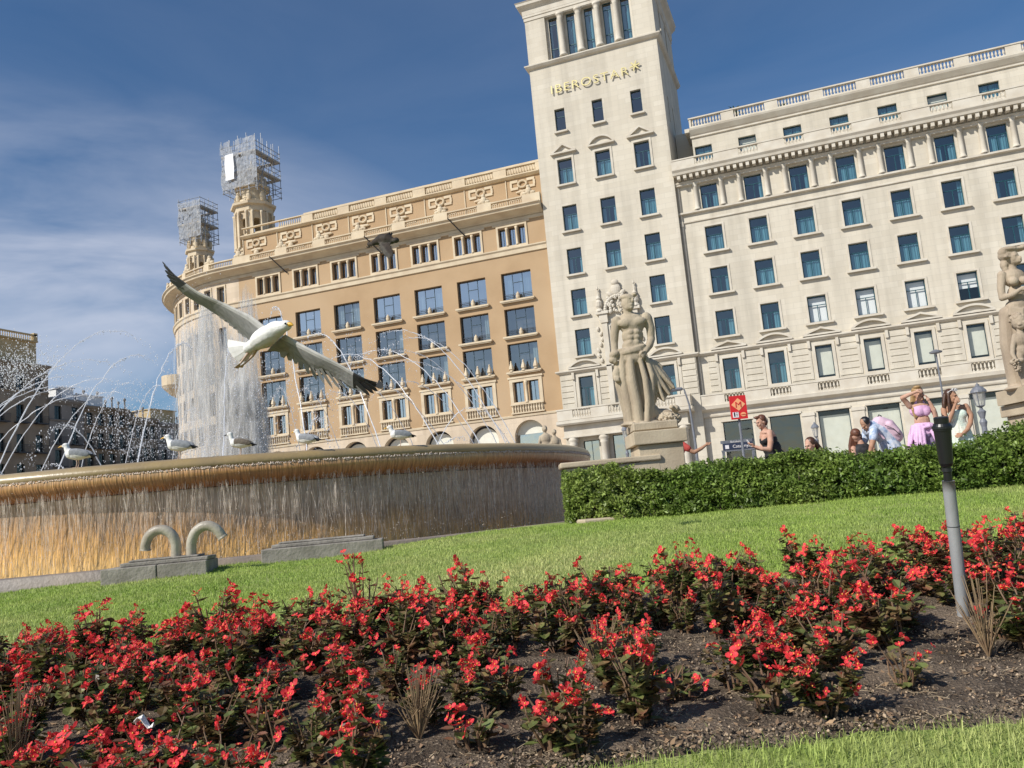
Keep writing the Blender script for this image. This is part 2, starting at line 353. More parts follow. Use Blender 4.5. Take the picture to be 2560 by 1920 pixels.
def round_ped(m, c, hw, z0, z1, y, pr=.3):
    t = .13; n = 14; m.box(c-hw, c+hw, y-pr, y, z0, z0+t)
    h = z1-z0-t; Rr = (hw*hw+h*h)/(2*h); cz = z1-Rr; a = math.asin(hw/Rr)
    for i in range(n):
        p = []; 
        for q in (i, i+1):
            b = -a+2*a*q/n; p.append((c+Rr*math.sin(b), cz+Rr*math.cos(b)))
        for q in (i+1, i):
            b = -a+2*a*q/n; rr = Rr-.14; p.append((c+rr*math.sin(b), max(z0+t+.002, cz+rr*math.cos(b))))
        m.poly(p, y-pr, y)
    m.poly([(c+(Rr-.15)*math.sin(-a*.93+1.86*a*q/n), max(z0+t+.002, cz+(Rr-.15)*math.cos(-a*.93+1.86*a*q/n))) for q in range(n+1)][::-1], y-.05, y)
def grp(parent, name, pos, rz, me, **kw):
    """a part whose own origin is at pos (world), under a parent that stands at WP[parent]"""
    off, _ = WP[parent.name]
    return link(name, me, parent, loc=np.array(pos)-off, rz=rz, **kw)
class Kit:           # window meshes made once, shared by every copy
    def __init__(s, w, h, kind):
        m = M(); f = .055; rect_ring(m, -w/2, w/2, 0, h, f, -.03, .04)
        if kind == 'hotel':
            m.box(-w/2+f, w/2-f, -.025, .035, h*.64, h*.64+.05); m.box(-.025, .025, -.02, .03, f, h*.64)
        elif kind == 'slot': m.box(-w/2+f, w/2-f, -.025, .035, h*.66, h*.66+.05)
        elif kind == 'tall':
            m.box(-w/2+f, w/2-f, -.025, .035, h*.27, h*.27+.07); m.box(-w/2+f, w/2-f, -.025, .035, h*.84, h*.84+.05)
        elif kind == 'attic': m.box(-w/2+f, w/2-f, -.025, .035, h*.5, h*.5+.04)
        elif kind == 'big':
            for q in (-1, 1): m.box(q*w/6-.02, q*w/6+.02, -.02, .03, f, h-f)
            m.box(-w/6+.02, w/6-.02, -.02, .03, h*.64, h*.64+.05)
        elif kind == 'light': m.box(-.02, .02, -.02, .03, f, h-f)
        elif kind == 'shop': pass
        s.frame = m.mesh('window', K['frame_teal'] if kind in ('hotel', 'slot', 'tall', 'attic') else K['frame'])
        m = M(); m.add([(-w/2+f, .01, f), (w/2-f, .01, f), (w/2-f, .01, h-f), (-w/2+f, .01, h-f)], [[0, 1, 2, 3]])
        s.pane = m.mesh('pane', K['glass'] if kind not in ('big', 'light') else K['glass_d']); s.w = w; s.h = h
        if kind == 'shade': pass
        s.clear = s.pane.copy(); s.clear.materials[0] = K['glass_c']; s.sur = None; s.soff = -.26
        s.cur = {}
    def curtain(s, mode, seed=0):
        key = (mode, seed % 4)
        if key in s.cur: return s.cur[key]
        m = M(); w, h = s.w, s.h; rr = random.Random(seed % 4+11)
        def pleat(x0, x1, z0, z1):
            k = max(4, int((x1-x0)/.05)); vs_ = []
            for i in range(k+1):
                x = x0+(x1-x0)*i/k; y = .16+.03*math.sin(i*1.9+rr.random()); vs_ += [(x, y, z0), (x, y, z1)]
            m.add(vs_, [[2*i, 2*i+2, 2*i+3, 2*i+1] for i in range(k)])
        mt = K['curtain']
        ht = h*(.64 if abs(h-1.93) < .02 or abs(h-2.12) < .02 or abs(h-2.46) < .02 else .96)
        if mode == 'full': pleat(-w/2+.03, -.03, .05, ht); pleat(.03, w/2-.03, .05, ht)
        elif mode == 'part': pleat(-w/2+.03, -w/2+w*(.2+.2*rr.random()), .05, ht); pleat(w/2-w*(.15+.3*rr.random()), w/2-.03, .05, ht)
        elif mode == 'right': pleat(w/2-w*.22, w/2-.03, .05, h*.96)
        elif mode == 'blind': m.box(-w/2+.05, w/2-.02, .15, .16, h*.13, h*.93); mt = K['blind']
        elif mode == 'white': m.box(-w/2+.06, w/2-.06, .15, .16, .06, h*.95); mt = K['white_blind']
        elif mode == 'halfwhite': m.box(-w/2+.06, w/2-.06, .15, .16, h*.45, h*.95); mt = K['white_blind']
        else: return None
        s.cur[key] = m.mesh('curtain', mt); return s.cur[key]
    def put(s, parent, pos, rz=0, mode=None, seed=0, sill=None):
        wv = grp(parent, 'window', pos, rz, s.frame)
        link('pane', s.clear if mode and ('blind' in mode or 'white' in mode) else s.pane, wv)
        if s.sur: link('surround', s.sur, wv, loc=(0, s.soff, 0))
        c = s.curtain(mode, seed)
        if c: link('blind' if 'blind' in mode or 'white' in mode else 'curtain', c, wv)
        if sill: link('sill', sill, wv)
        return wv

# ------------------------------------------------------------------ cream hotel with its square tower
YH, YT = 65.55, 65.06
hotel = empty('hotel_building', (-8.1, 65.5, 1.0), label='long cream stone hotel with square tower rising into the sky and raised gold lettering', cat='building')
cen = [-5.63+3.3*k for k in range(10)]; XR = 27.5
E0 = {}
m = M()
shopx = [-6.75, -3.38, -.02, 3.28, 6.6, 9.82, 13.2, 16.6, 20.0, 23.4]
holes = [(a, a+2.12, 1.15, 6.15) for a in shopx]
for c in cen:
    holes += [(c-.57, c+.57, 8.42, 10.88)]+[(c-.64, c+.64, z, z+1.93) for z in (12.62, 15.98, 19.27)]+[(c-.64, c+.64, 22.63, 24.55)]
m.wall(-8.1, XR, 1.0, 25.3, YH, holes, .32)
for c in cen:                                                   # rusticated bands of the balcony floor
    for a, b in ((c-1.65, c-.95), (c+.95, c+1.65)):
        for j in range(6):
            m.box(max(a, -7.4), b, YH-.055, YH, 8.52+j*.46, 8.52+j*.46+.38)
m.build('wall', K['cream'], hotel)
m = M()                                                         # floors and trims
m.prof(-8.1, XR, [(YH, 6.62), (YH-.10, 6.62), (YH-.14, 6.72), (YH-.14, 7.0), (YH-.5, 7.2), (YH-.55, 7.45), (YH-.42, 7.5), (YH, 7.5)])
m.prof(-8.1, XR, [(YH, 11.3), (YH-.12, 11.3), (YH-.28, 11.45), (YH-.28, 11.56), (YH, 11.62)])
m.prof(-8.1, XR, [(YH, 21.72), (YH-.1, 21.76), (YH-.1, 21.86), (YH, 21.9)])
m.prof(-8.1, XR, [(YH, 22.4), (YH-.26, 22.45), (YH-.26, 22.58), (YH, 22.62)])
m.prof(-8.1, XR, [(YH, 24.68), (YH-.3, 24.7), (YH-.3, 24.84), (YH-.36, 24.86), (YH-.36, 24.96), (YH, 24.98)])
m.build('string_course', K['cream_plain'], hotel)
m = M()
m.prof(-8.1, XR, [(YH, 25.0), (YH-.2, 25.0), (YH-.24, 25.36), (YH-.95, 25.38), (YH-1.0, 25.56), (YH-1.12, 25.72), (YH-1.12, 25.80), (YH+1.3, 25.84)])
x = -7.8
while x < XR: m.box(x, x+.24, YH-.88, YH-.24, 25.06, 25.37); x += .47
m.build('cornice', K['cream_plain'], hotel)
# balconies of pierced parapet: along the cornice and over the shops
for nm, yy, z0, z1, hw in (('balcony_parapet', YH-.95, 25.82, 26.62, .72), ('balcony_parapet', YH-.42, 7.5, 8.32, .72)):
    m = M(); y2 = yy+.22
    m.box(-8.1, XR, yy-.04, y2+.04, z1-.1, z1); prev = -8.1
    for c in cen:
        m.box(prev, c-hw, yy, y2, z0, z1-.1); m.box(c-hw, c+hw, yy, y2, z0, z0+.12); balusters(m, c-hw, c+hw, (yy+y2)/2, z0+.12, z1-.1, .23); prev = c+hw
    m.box(prev, XR, yy, y2, z0, z1-.1)
    m.build(nm, K['cream_plain'], hotel)
# half columns between the windows below the cornice
mc = M()
mc.lathe([(.25, 0), (.25, .08), (.2, .13), (.185, .3), (.17, 1.85), (.2, 1.88), (.17, 1.93), (.24, 2.05), (.25, 2.18)], (0, 0, 0), 16); colme = mc.mesh('column', K['cream_plain'], smooth=True)
for c in cen:
    for s in (-.98, .98): grp(hotel, 'column', (c+s, YH-.10, 22.62), 0, colme)
# pediments and frames over the balcony floor
for k, c in enumerate(cen):
    m = M(); (triangle_ped if k % 2 == 0 else round_ped)(m, c, 1.3, 11.62, 12.22 if k % 2 == 0 else 12.26, YH, .34); m.build('pediment', K['cream_plain'], hotel)
m = M(); rect_ring(m, -.78, .78, -.08, 2.68, .2, -.07, 0)
for s in (-1, 1): m.box(s*.98-.1, s*.98+.1, -.2, 0, 2.33, 2.86); m.box(s*.98-.09, s*.98+.09, -.05, 0, .08, 2.33)
sur_e = m.mesh('surround', K['cream_plain'])
m = M(); m.box(-.8, -.66, -.045, 0, 0, 2.07); m.box(.66, .8, -.045, 0, 0, 2.07); m.box(-.66, .66, -.045, 0, 1.95, 2.07); sur_h = m.mesh('surround', K['cream_plain'])
m = M(); m.box(-1.18, 1.18, -.1, 0, 5.02, 5.17); sur_s = m.mesh('surround', K['cream_plain'])
for a in shopx:
    m = M(); m.box(a+2.26, a+3.1, YH-.08, YH, 1.0, 5.9); m.box(a+2.22, a+3.14, YH-.14, YH, 5.9, 6.15); m.build('pilaster', K['cream_plain'], hotel)
m = M(); m.box(-.98, .98, -.52, -.29, -.19, -.04); sillw = m.mesh('sill', K['cream_plain'])
kh = Kit(1.28, 1.93, 'hotel'); ke = Kit(1.14, 2.46, 'hotel'); ks = Kit(2.12, 5.0, 'shop'); ka = Kit(1.32, 1.15, 'attic')
keb = Kit(1.14, 2.46, 'shop'); keb.sur = sur_e; ke.sur = sur_e; ke.soff = -.26; ks.sur = sur_s; ks.soff = -.28; kh0 = kh; khs = Kit(1.28, 1.93, 'hotel'); khs.sur = sur_h
modes = ['full', 'full', 'part', 'full', 'right', 'full', 'full', 'part']
for k, c in enumerate(cen):
    for r, z in enumerate((22.63, 19.27, 15.98, 12.62)):
        md = modes[(k*3+r*5) % 8]
        if r == 0: md = ['part', 'right', 'part', 'full', 'right', 'part', 'full', 'full', 'part', 'full'][k]
        if r == 3 and k in (2, 3, 4): md = 'white'
        if r == 3 and k == 5: md = 'halfwhite'
        (khs if r else kh).put(hotel, (c, YH+.26, z), 0, md, k+r, sillw if r else None)
    (ke if k < 2 else keb).put(hotel, (c, YH+.26, 8.42), 0, 'part' if k < 2 else 'blind', k)
for i, a in enumerate(shopx): ks.put(hotel, (a+1.06, YH+.28, 1.15), 0, 'blind' if i > 1 else None, i)
m = M(); m.box(-8.0, XR-.1, YH+1.1, YH+1.2, 1.05, 25.2); m.build('room_shade_backing', K['dark'], hotel)  # dark sheet in place of the unlit rooms
# attic, set back behind the upper balcony
YA = 66.7; S = YA/YH
ax = lambda x: x*S
az = lambda z: 1.5+(z-1.5)*S
m = M(); ah = [(ax(c)-.66, ax(c)+.66, az(27.66)-1.15, az(27.66)) for c in cen]
m.wall(ax(-6.42), XR, 25.8, az(28.45), YA, ah, .3)
m.add([(ax(-6.42), YA, 26.1), (ax(-6.42), YA+8, 26.1), (ax(-6.42), YA+8, az(28.45)), (ax(-6.42), YA, az(28.45))], [[0, 3, 2, 1]])
m.box(-8.05, ax(-6.42)-.05, YA+2.3, YA+3, 26.1, az(29.9))
m.build('attic_wall', K['cream'], hotel)
m = M(); m.prof(ax(-6.5), XR, [(YA, az(28.35)), (YA-.12, az(28.4)), (YA-.12, az(28.52)), (YA-.2, az(28.6)), (YA-.45, az(28.92)), (YA-.5, az(29.05)), (YA+1, az(29.12))])
m.box(ax(-6.5)-.35, ax(-6.5)-.005, YA-.4, YA+8, az(28.8), az(29.1))
m.build('attic_cornice', K['cream_plain'], hotel)
m = M(); y0 = YA-.3; z0 = az(29.13); z1 = az(29.95); prev = ax(-6.45)
m.box(ax(-6.5), XR, y0-.05, y0+.3, z1-.1, z1)
for k in range(11):
    a = ax(-6.3+3.25*k); b = a+2.32
    m.box(prev, a, y0, y0+.25, z0, z1-.1); m.box(a, b, y0, y0+.25, z0, z0+.12); balusters(m, a, b, y0+.12, z0+.12, z1-.1, .23, .08); prev = b
    if b > XR-2: break
m.box(ax(-6.45), ax(-6.45)+.25, y0+.26, YA+8, z0, z1-.1)
m.build('roof_balustrade', K['cream_plain'], hotel)
for k, c in enumerate(cen): ka.put(hotel, (ax(c), YA+.24, az(27.66)-1.15), 0, 'blind' if k % 4 == 1 else 'full', k)
m = M(); m.box(ax(-6.3), XR-.1, YA+1, YA+1.1, 26.2, az(28.4)); m.build('room_shade_backing', K['dark'], hotel)
m = M(); m.box(-7.96, -7.86, YH-.16, YH-.06, 7.6, 25.2); m.box(-7.99, -7.83, YH-.19, YH-.03, 21.5, 21.9); m.build('drainpipe', K['cream_plain'], hotel)

# tower
TX0, TX1 = -18.82, -8.1; TB = 75.0
tc_ = [-16.62+3.176*j for j in range(3)]
m = M()
holes = [(c-.6, c+.6, z-2.12, z) for z in (28.9, 24.98, 21.37) for c in tc_]+[(c-.6, c+.6, z-2.12, z) for z in (18.0, 14.74) for c in (tc_[0], tc_[2])]
holes += [(c-.43, c+.43, 31.3, 33.25) for c in tc_]+[(c-.56, c+.56, 8.48, 10.94) for c in (-16.72, -10.32)]+[(-14.2, -12.9, 8.48, 11.0)]
holes += [(-17.1, -9.8, 37.62, 41.45), (-17.45, -16.2, 1.2, 5.9), (-15.1, -12.4, 1.05, 6.1), (-11.3, -10.0, 1.2, 5.9)]
m.wall(TX0, TX1, 1.0, 42.0, YT, holes, .32)
sh = [(YT+2.9, YT+3.7, 37.7, 41.3), (YT+5.9, YT+6.7, 37.7, 41.3), (YT+2.2, YT+2.7, 31.0, 33.2), (YT+4.6, YT+5.1, 31.0, 33.2)]
for x, sg in ((TX0, -1), (TX1, 1)):
    n_ = M(); n_.wall(YT, TB, 1.0, 42.0, 0, sh, .3)
    m.add([((x-sg*q[1]), q[0], q[2]) for q in n_.v], n_.f)
m.add([(TX0, TB, 1), (TX1, TB, 1), (TX1, TB, 42), (TX0, TB, 42)], [[1, 0, 3, 2]])
for sgn, xa in ((1, TX1), (-1, TX0)):
    pass
for j in range(6):
    m.box(TX0+.06, -17.75, YT-.055, YT, 8.52+j*.46, 8.9+j*.46); m.box(-15.6, -14.9, YT-.055, YT, 8.52+j*.46, 8.9+j*.46)
    m.box(-12.1, -11.4, YT-.055, YT, 8.52+j*.46, 8.9+j*.46); m.box(-9.2, TX1-.06, YT-.055, YT, 8.52+j*.46, 8.9+j*.46)
m.build('tower_wall', K['cream'], hotel)
def ringprof(m, pts):   # moulding run round three sides of the tower
    m.prof(TX0, TX1, [(YT-o, z) for o, z in pts])
    n = len(pts)
    for x, sg in ((TX0, -1), (TX1, 1)):
        V = [(x+sg*o, YT-o, z) for o, z in pts]+[(x+sg*o, TB, z) for o, z in pts]
        m.add(V, [[i, (i+1) % n, n+(i+1) % n, n+i] for i in range(n)]+[list(range(n))[::-1]])
        V = [(x, YT, z) if o == 0 else (x, YT-o, z) for o, z in pts]+[(x+sg*o, YT-o, z) for o, z in pts]
        m.add(V, [[i, (i+1) % n, n+(i+1) % n, n+i] for i in range(n)])
m = M()
ringprof(m, [(0, 37.12), (.2, 37.2), (.34, 37.36), (.34, 37.46), (0, 37.58)]); m.build('string_course', K['cream_plain'], hotel); m = M()
ringprof(m, [(0, 11.3), (.12, 11.32), (.28, 11.46), (.28, 11.56), (0, 11.62)]); m.build('string_course', K['cream_plain'], hotel); m = M()
ringprof(m, [(0, 41.52), (.06, 41.52), (.06, 41.78), (.12, 41.82), (.12, 42.0), (0, 42.0)])
m.build('string_course', K['cream_plain'], hotel)
m = M()
ringprof(m, [(0, 42.01), (.12, 42.02), (.15, 42.45), (.3, 42.6), (.5, 42.75), (.52, 42.95), (.6, 43.05), (0, 43.3)])
m.build('cornice', K['cream_plain'], hotel)
m = M(); m.box(TX0+.3, TX1-.3, YT+.3, TB-.3, 43.2, 46.5); m.build('tower_top', K['cream'], hotel)
m = M()
for c, h in ((tc_[0], 0), (tc_[1], 1), (tc_[2], 0)):
    m = M(); (round_ped if h else triangle_ped)(m, c, 1.08, 29.34, 30.16, YT, .3); m.build('pediment', K['cream_plain'], hotel)
for c in (-16.72, -10.32):
    m = M(); round_ped(m, c, 1.3, 11.62, 12.3, YT, .32); m.build('pediment', K['cream_plain'], hotel)
m = M(); m.box(-.78, -.62, -.05, 0, -.08, 2.32); m.box(.62, .78, -.05, 0, -.08, 2.32); m.box(-.62, .62, -.05, 0, 2.14, 2.32); sur_t = m.mesh('surround', K['cream_plain'])
m = M(); m.box(-.8, .8, -.5, -.29, -.16, -.02); sillt = m.mesh('sill', K['cream_plain'])
m = M(); m.box(-.58, .58, -.5, -.29, -.16, -.02); sillt2 = m.mesh('sill', K['cream_plain'])
kt = Kit(1.2, 2.12, 'hotel'); kt2 = Kit(.86, 1.95, 'slot'); kt3 = Kit(.72, 3.8, 'tall'); ke2 = Kit(1.12, 2.46, 'hotel'); ke2.sur = sur_e; ktt = Kit(1.2, 2.12, 'hotel'); ktt.sur = sur_t; kd = Kit(1.3, 2.52, 'hotel')
for i, z in enumerate((28.9, 24.98, 21.37, 18.0, 14.74)):
    for j, c in enumerate(tc_):
        if i > 2 and j == 1: continue
        (kt if i else ktt).put(hotel, (c, YT+.26, z-2.12), 0, ['full', 'full', 'part', 'full'][(i+j) % 4], i+j, sillt)
for j, c in enumerate(tc_): kt2.put(hotel, (c, YT+.26, 31.3), 0, None, j, sillt2)
for c in (-16.72, -10.32): ke2.put(hotel, (c, YT+.26, 8.48), 0, 'part', 3)
kd.put(hotel, (-13.55, YT+.26, 8.48), 0, 'full', 1)
# loggia: five tall windows behind four columns
m = M(); lh = [(c-.36, c+.36, 37.62, 41.42) for c in (-16.5, -14.97, -13.42, -11.86, -10.36)]
m.wall(-17.1, -9.8, 37.6, 41.46, YT+.3, lh, .2); m.build('loggia_wall', K['cream_plain'], hotel)
for c in (-16.5, -14.97, -13.42, -11.86, -10.36): kt3.put(hotel, (c, YT+.46, 37.62), 0, 'full' if c > -15 else 'part', 2)
m = M(); m.lathe([(.34, 0), (.34, .12), (.29, .2), (.255, .35), (.25, 1.2), (.215, 3.3), (.25, 3.36), (.22, 3.42), (.3, 3.62), (.33, 3.64), (.33, 3.82)], (0, 0, 0), 20); lc = m.mesh('column', K['cream_plain'], smooth=True)
for x in (-15.75, -14.2, -12.62, -11.08): grp(hotel, 'column', (x, YT-.02, 37.62), 0, lc)
m = M(); m.box(TX0+.4, TX1-.4, YT+1.3, YT+1.4, 1.1, 41.8); m.build('room_shade_backing', K['dark'], hotel)
# entrance balcony on columns
m = M(); m.prof(-19.1, -8.6, [(YT, 7.16), (YT-1.2, 7.18), (YT-1.3, 7.3), (YT-1.3, 7.52), (YT, 7.55)])
m.box(-19.0, -8.7, YT-1.2, YT-1.0, 7.55, 7.74); m.box(-19.05, -8.65, YT-1.24, YT-.96, 8.34, 8.45)
pv = -19.0
for a, b in ((-17.75, -16.3), (-14.9, -12.2), (-11.2, -9.8)):
    m.box(pv, a, YT-1.2, YT-1.0, 7.74, 8.34); balusters(m, a, b, YT-1.1, 7.74, 8.34, .22); pv = b
m.box(pv, -8.7, YT-1.2, YT-1.0, 7.74, 8.34)
for x in (-19.0, -8.9): m.box(x, x+.2, YT-1.0, YT, 7.55, 8.4)
m.build('entrance_balcony', K['cream_plain'], hotel)
m = M(); m.box(-18.7, -9.1, YT-.75, YT-.001, 6.3, 7.15); m.box(-18.8, -9.0, YT-.85, YT-.001, 6.2, 6.3); m.build('entrance_lintel', K['cream_plain'], hotel)
m = M(); m.lathe([(.42, 0), (.42, .15), (.34, .3), (.33, 1), (.29, 4.6), (.36, 4.72), (.3, 4.8), (.42, 4.95), (.44, 5.19)], (0, 0, 0), 20); ec = m.mesh('column', K['cream_plain'], smooth=True)
for x in (-18.1, -15.65, -11.8, -9.5): grp(hotel, 'column', (x, YT-.42, 1.0), 0, ec)
kw = Kit(1.25, 4.7, 'light'); kdr = Kit(2.7, 5.05, 'big')
kw.put(hotel, (-16.82, YT+.26, 1.2)); kw.put(hotel, (-10.65, YT+.26, 1.2)); kdr.put(hotel, (-13.75, YT+.26, 1.05))
# carved portal above the entrance balcony
m = M(); c = -13.55
for s in (-1, 1):
    m.box(c+s*1.15-.2, c+s*1.15+.2, YT-.28, YT, 8.5, 15.1); m.box(c+s*1.15-.3, c+s*1.15+.3, YT-.36, YT, 14.9, 15.15)
    m.box(c+s*1.25-.5, c+s*1.25+.5, YT-.42, YT, 15.6, 15.82); m.box(c+s*1.2-.33, c+s*1.2+.33, YT-.3, YT, 15.15, 15.6)
    m.lathe([(.3, 0), (.3, .1), (.16, .25), (.26, .45), (.27, .75), (.13, .95), (.2, 1.05), (.07, 1.3), (.05, 1.75), (.1, 1.85), (.02, 2.05)], (c+s*1.45, YT-.2, 15.82), 10)
    for q in range(7): m.ell((c+s*(1.7+.22*math.sin(q*1.1)), YT-.08, 12.0+q*.42), (.13, .1, .2), (0, s*.5*math.sin(q), 0), 8)
for q in range(20):
    a = math.pi*q/19; m.ell((c-1.0*math.cos(a), YT-.2, 15.75+1.15*math.sin(a)), (.16, .18, .16), n=8)
for q in range(30): m.ell((c+random.uniform(-.75, .75), YT-.22, random.uniform(15.6, 17.0)), (.12, .14, .17), (0, random.uniform(-1, 1), 0), 8)
m.ell((c, YT-.22, 17.4), (.42, .2, .5)); m.ell((c, YT-.25, 17.95), (.3, .2, .25)); m.ell((c-.5, YT-.2, 17.1), (.3, .15, .18), (0, .6, 0)); m.ell((c+.5, YT-.2, 17.1), (.3, .15, .18), (0, -.6, 0))
m.box(c-.95, c+.95, YT-.08, YT, 11.6, 14.8); rect_ring(m, c-.95, c+.95, 11.65, 14.8, .18, YT-.15, YT-.08)
m.build('carved_portal', K['cream_plain'], hotel)
# lettering
def text_mesh(s, size, mt, depth=.05, sp=1.0, align='CENTER', off=0.):
    cu = bpy.data.curves.new('t', 'FONT'); cu.body = s; cu.size = size; cu.extrude = depth; cu.space_character = sp; cu.align_x = align; cu.align_y = 'BOTTOM_BASELINE'; cu.offset = off
    o = bpy.data.objects.new('t', cu); COL.objects.link(o); dg = bpy.context.evaluated_depsgraph_get()
    me = bpy.data.meshes.new_from_object(o.evaluated_get(dg)); bpy.data.objects.remove(o); me.materials.clear(); me.materials.append(mt)
    me.transform(Matrix.Rotation(math.pi/2, 4, 'X')); return me
K['gold'] = mat('gilt_letters', (.60, .52, .24), .35, metal=.35)
me = text_mesh('IBEROSTAR', 1.0, K['gold'], .035, 1.16, off=-.012)
V = np.array([v.co[:] for v in me.vertices]); w0 = V[:, 0].min(); w1 = V[:, 0].max(); hz = V[:, 2].max()
me.transform(Matrix.Diagonal((6.5/(w1-w0), 1, .70/hz, 1)) @ Matrix.Translation((-w0, 0, 0)))
grp(hotel, 'lettering', (-17.08, YT-.16, 34.56), 0, me)
m = M()
for q in range(3):
    a = R_(12+60*q); dx, dz = math.cos(a)*.42, math.sin(a)*.42; nx_, nz_ = -math.sin(a)*.05, math.cos(a)*.05
    m.poly([(-dx+nx_, -dz+nz_), (-dx-nx_, -dz-nz_), (dx-nx_, dz-nz_), (dx+nx_, dz+nz_)], -.035+q*.004, .035-q*.004)
grp(hotel, 'star_emblem', (-10.05, YT-.16, 35.18), 0, m.mesh('star', K['gold']))

# ------------------------------------------------------------------ ochre building with the curved corner
YL = 65.6; RC = 14.7
def warpL(u, y, z):
    o = y-YL
    if u >= -50: return (u, y, z)
    th = (-50-u)/RC; r = RC-o
    if th < math.pi/2: return (-50-r*math.sin(th), YL+RC-r*math.cos(th), z)
    return (-50-r, YL+RC+(-50-u-RC*math.pi/2), z)
ochre = empty('corner_building', (-40, 68, 1.0), label='ochre building with rounded corner, rows of wide windows and arched ground floor', cat='building')
UR = -18.95; UL = -86.0
bays = [-21.88-4.01*k for k in range(7)]                    # wide bays
nar = [-51.3-1.75*k for k in range(9)]                      # narrow bays round the corner
def arch_pts(c, hw, zs, n=16): return [(c+hw*math.cos(math.pi*i/n), zs+hw*math.sin(math.pi*i/n)) for i in range(n+1)]
m = M(); holes = []
for c in bays:
    holes += [(c-1.3, c+1.3, z, z+h) for z, h in ((12.2, 2.32), (15.15, 2.3), (18.17, 2.33))]+[(c-1.05, c-.24, 9.55, 11.4), (c+.24, c+1.05, 9.55, 11.4)]
    holes += [(c+q*.86-.3, c+q*.86+.3, 22.75, 24.3) for q in (-1, 0, 1)]
for c in nar: holes += [(c-.45, c+.45, z, z+h) for z, h in ((9.55, 1.85), (12.2, 2.2), (15.15, 2.2), (18.17, 2.2), (22.75, 1.5))]
m.wall(-49.2, UR, 8.62, 25.2, YL, [h for h in holes if h[0] > -49.2], .42, du=.9); m.build('wall', K['tan'], ochre, warp=warpL)
m = M(); m.wall(UL, -49.2, 8.62, 25.2, YL, [h for h in holes if h[1] < -49.2], .42, du=.9); m.build('corner_wall', K['tanlow'], ochre, warp=warpL)
# ground floor with arches
m = M(); ar = [c-.05 for c in bays]+[-50.9-3.5*k for k in range(5)]
prev = UR; zb = 1.0; zt = 8.62; zs = 6.86
for c in ar:
    hw = 1.29 if c > -50 else 1.0; pts = arch_pts(c, hw, zs)
    m.wall(c+hw, prev, zb, zt, YL, (), 0, du=.9)
    # spandrel
    V = [(c+hw, YL, zt)]+[(x, YL, zt) for x, z in pts]; k = len(pts)
    vs_ = [(x, YL, z) for x, z in pts]+[(x, YL, zt) for x, z in pts]
    m.add(vs_, [[i+1, i, k+i, k+i+1] for i in range(k-1)])
    vs_ = [(x, YL, z) for x, z in pts]+[(x, YL+.7, z) for x, z in pts]; m.add(vs_, [[i, i+1, k+i+1, k+i] for i in range(k-1)])
    for s in (-1, 1): m.add([(c+s*hw, YL, zb), (c+s*hw, YL+.7, zb), (c+s*hw, YL+.7, zs), (c+s*hw, YL, zs)], [[0, 1, 2, 3] if s < 0 else [3, 2, 1, 0]])
    prev = c-hw
m.wall(UL, prev, zb, zt, YL, (), 0, du=.9)
m.build('ground_floor_wall', K['tanlow'], ochre, warp=warpL)
for i, c in enumerate(ar[:8]):
    m = M(); hw = (1.29 if c > -50 else 1.0)-.01; pts = arch_pts(c, hw, zs)
    if i == 0:
        m.poly([(c+hw, 7.05)]+[p for p in pts if p[1] > 7.05]+[(c-hw, 7.05)], YL+.58, YL+.62)
        o = m.build('arch_blind', K['blind'], ochre, warp=warpL)
        m = M(); m.poly([(c+hw, 1.2), (c+hw, 7.04), (c-hw, 7.04), (c-hw, 1.2)], YL+.62, YL+.66); m.build('arched_window', K['glass_d'], ochre, warp=warpL)
    else:
        m.poly([(c+hw*.86, 1.2)]+arch_pts(c, hw*.86, zs-.02)+[(c-hw*.86, 1.2)], YL+.58, YL+.62); m.build('arch_blind', K['blind'], ochre, warp=warpL)
m = M(); m.wall(UL, UR-.2, 1.05, 25.0, YL+.9, (), 0, du=2.0); m.build('room_shade_backing', K['dark2'], ochre, warp=warpL)
NX = 40
m = M(); du = 60
m.prof(UL, UR, [(YL, 8.44), (YL-.07, 8.46), (YL-.1, 8.6), (YL, 8.64)], du)
m.prof(UL, UR, [(YL, 21.95), (YL-.12, 21.98), (YL-.14, 22.3), (YL-.24, 22.42), (YL-.24, 22.52), (YL, 22.56)], du)
m.prof(UL, UR, [(YL, 24.72), (YL-.1, 24.74), (YL-.1, 24.98), (YL-.05, 25.0), (YL, 25.1)], du)
m.build('string_course', K['tantrim'], ochre, warp=warpL)
m = M(); m.prof(UL, UR, [(YL, 25.05), (YL-.12, 25.07), (YL-.2, 25.15), (YL-.75, 25.36), (YL-1.0, 25.42), (YL-1.05, 25.58), (YL-1.2, 25.68), (YL-1.2, 25.76), (YL+4.5, 25.82)], du); m.build('cornice', K['tantrim'], ochre, warp=warpL)
for c in bays:                             # surrounds of the triple and double windows
    m = M(); rect_ring(m, c-1.36, c+1.36, 22.57, 24.56, .17, YL-.09, YL); m.box(c-1.65, c+1.65, YL-.13, YL, 24.56, 24.72)
    for q in (-.43, .43): m.box(c+q-.11, c+q+.11, YL-.02, YL+.2, 22.74, 24.39)
    m.build('window_surround', K['tantrim'], ochre); m = M(); rect_ring(m, c-1.4, c+1.4, 9.4, 11.6, .27, YL-.08, YL); m.box(c-1.5, c+1.5, YL-.14, YL, 11.6, 11.75); m.build('window_surround', K['tantrim'], ochre)
for c in nar:
    for a, b in ((22.6, 24.45), (9.42, 11.55)): m = M(); rect_ring(m, c-.6, c+.6, a, b, .15, YL-.07, YL); m.build('window_surround', K['tantrim'], ochre, warp=warpL)
m = M(); m.lathe([(.13, 0), (.13, .08), (.095, .14), (.085, 1.3), (.13, 1.4), (.14, 1.55)], (0, 0, 0), 10); sc3 = m.mesh('column', K['tantrim'], smooth=True)
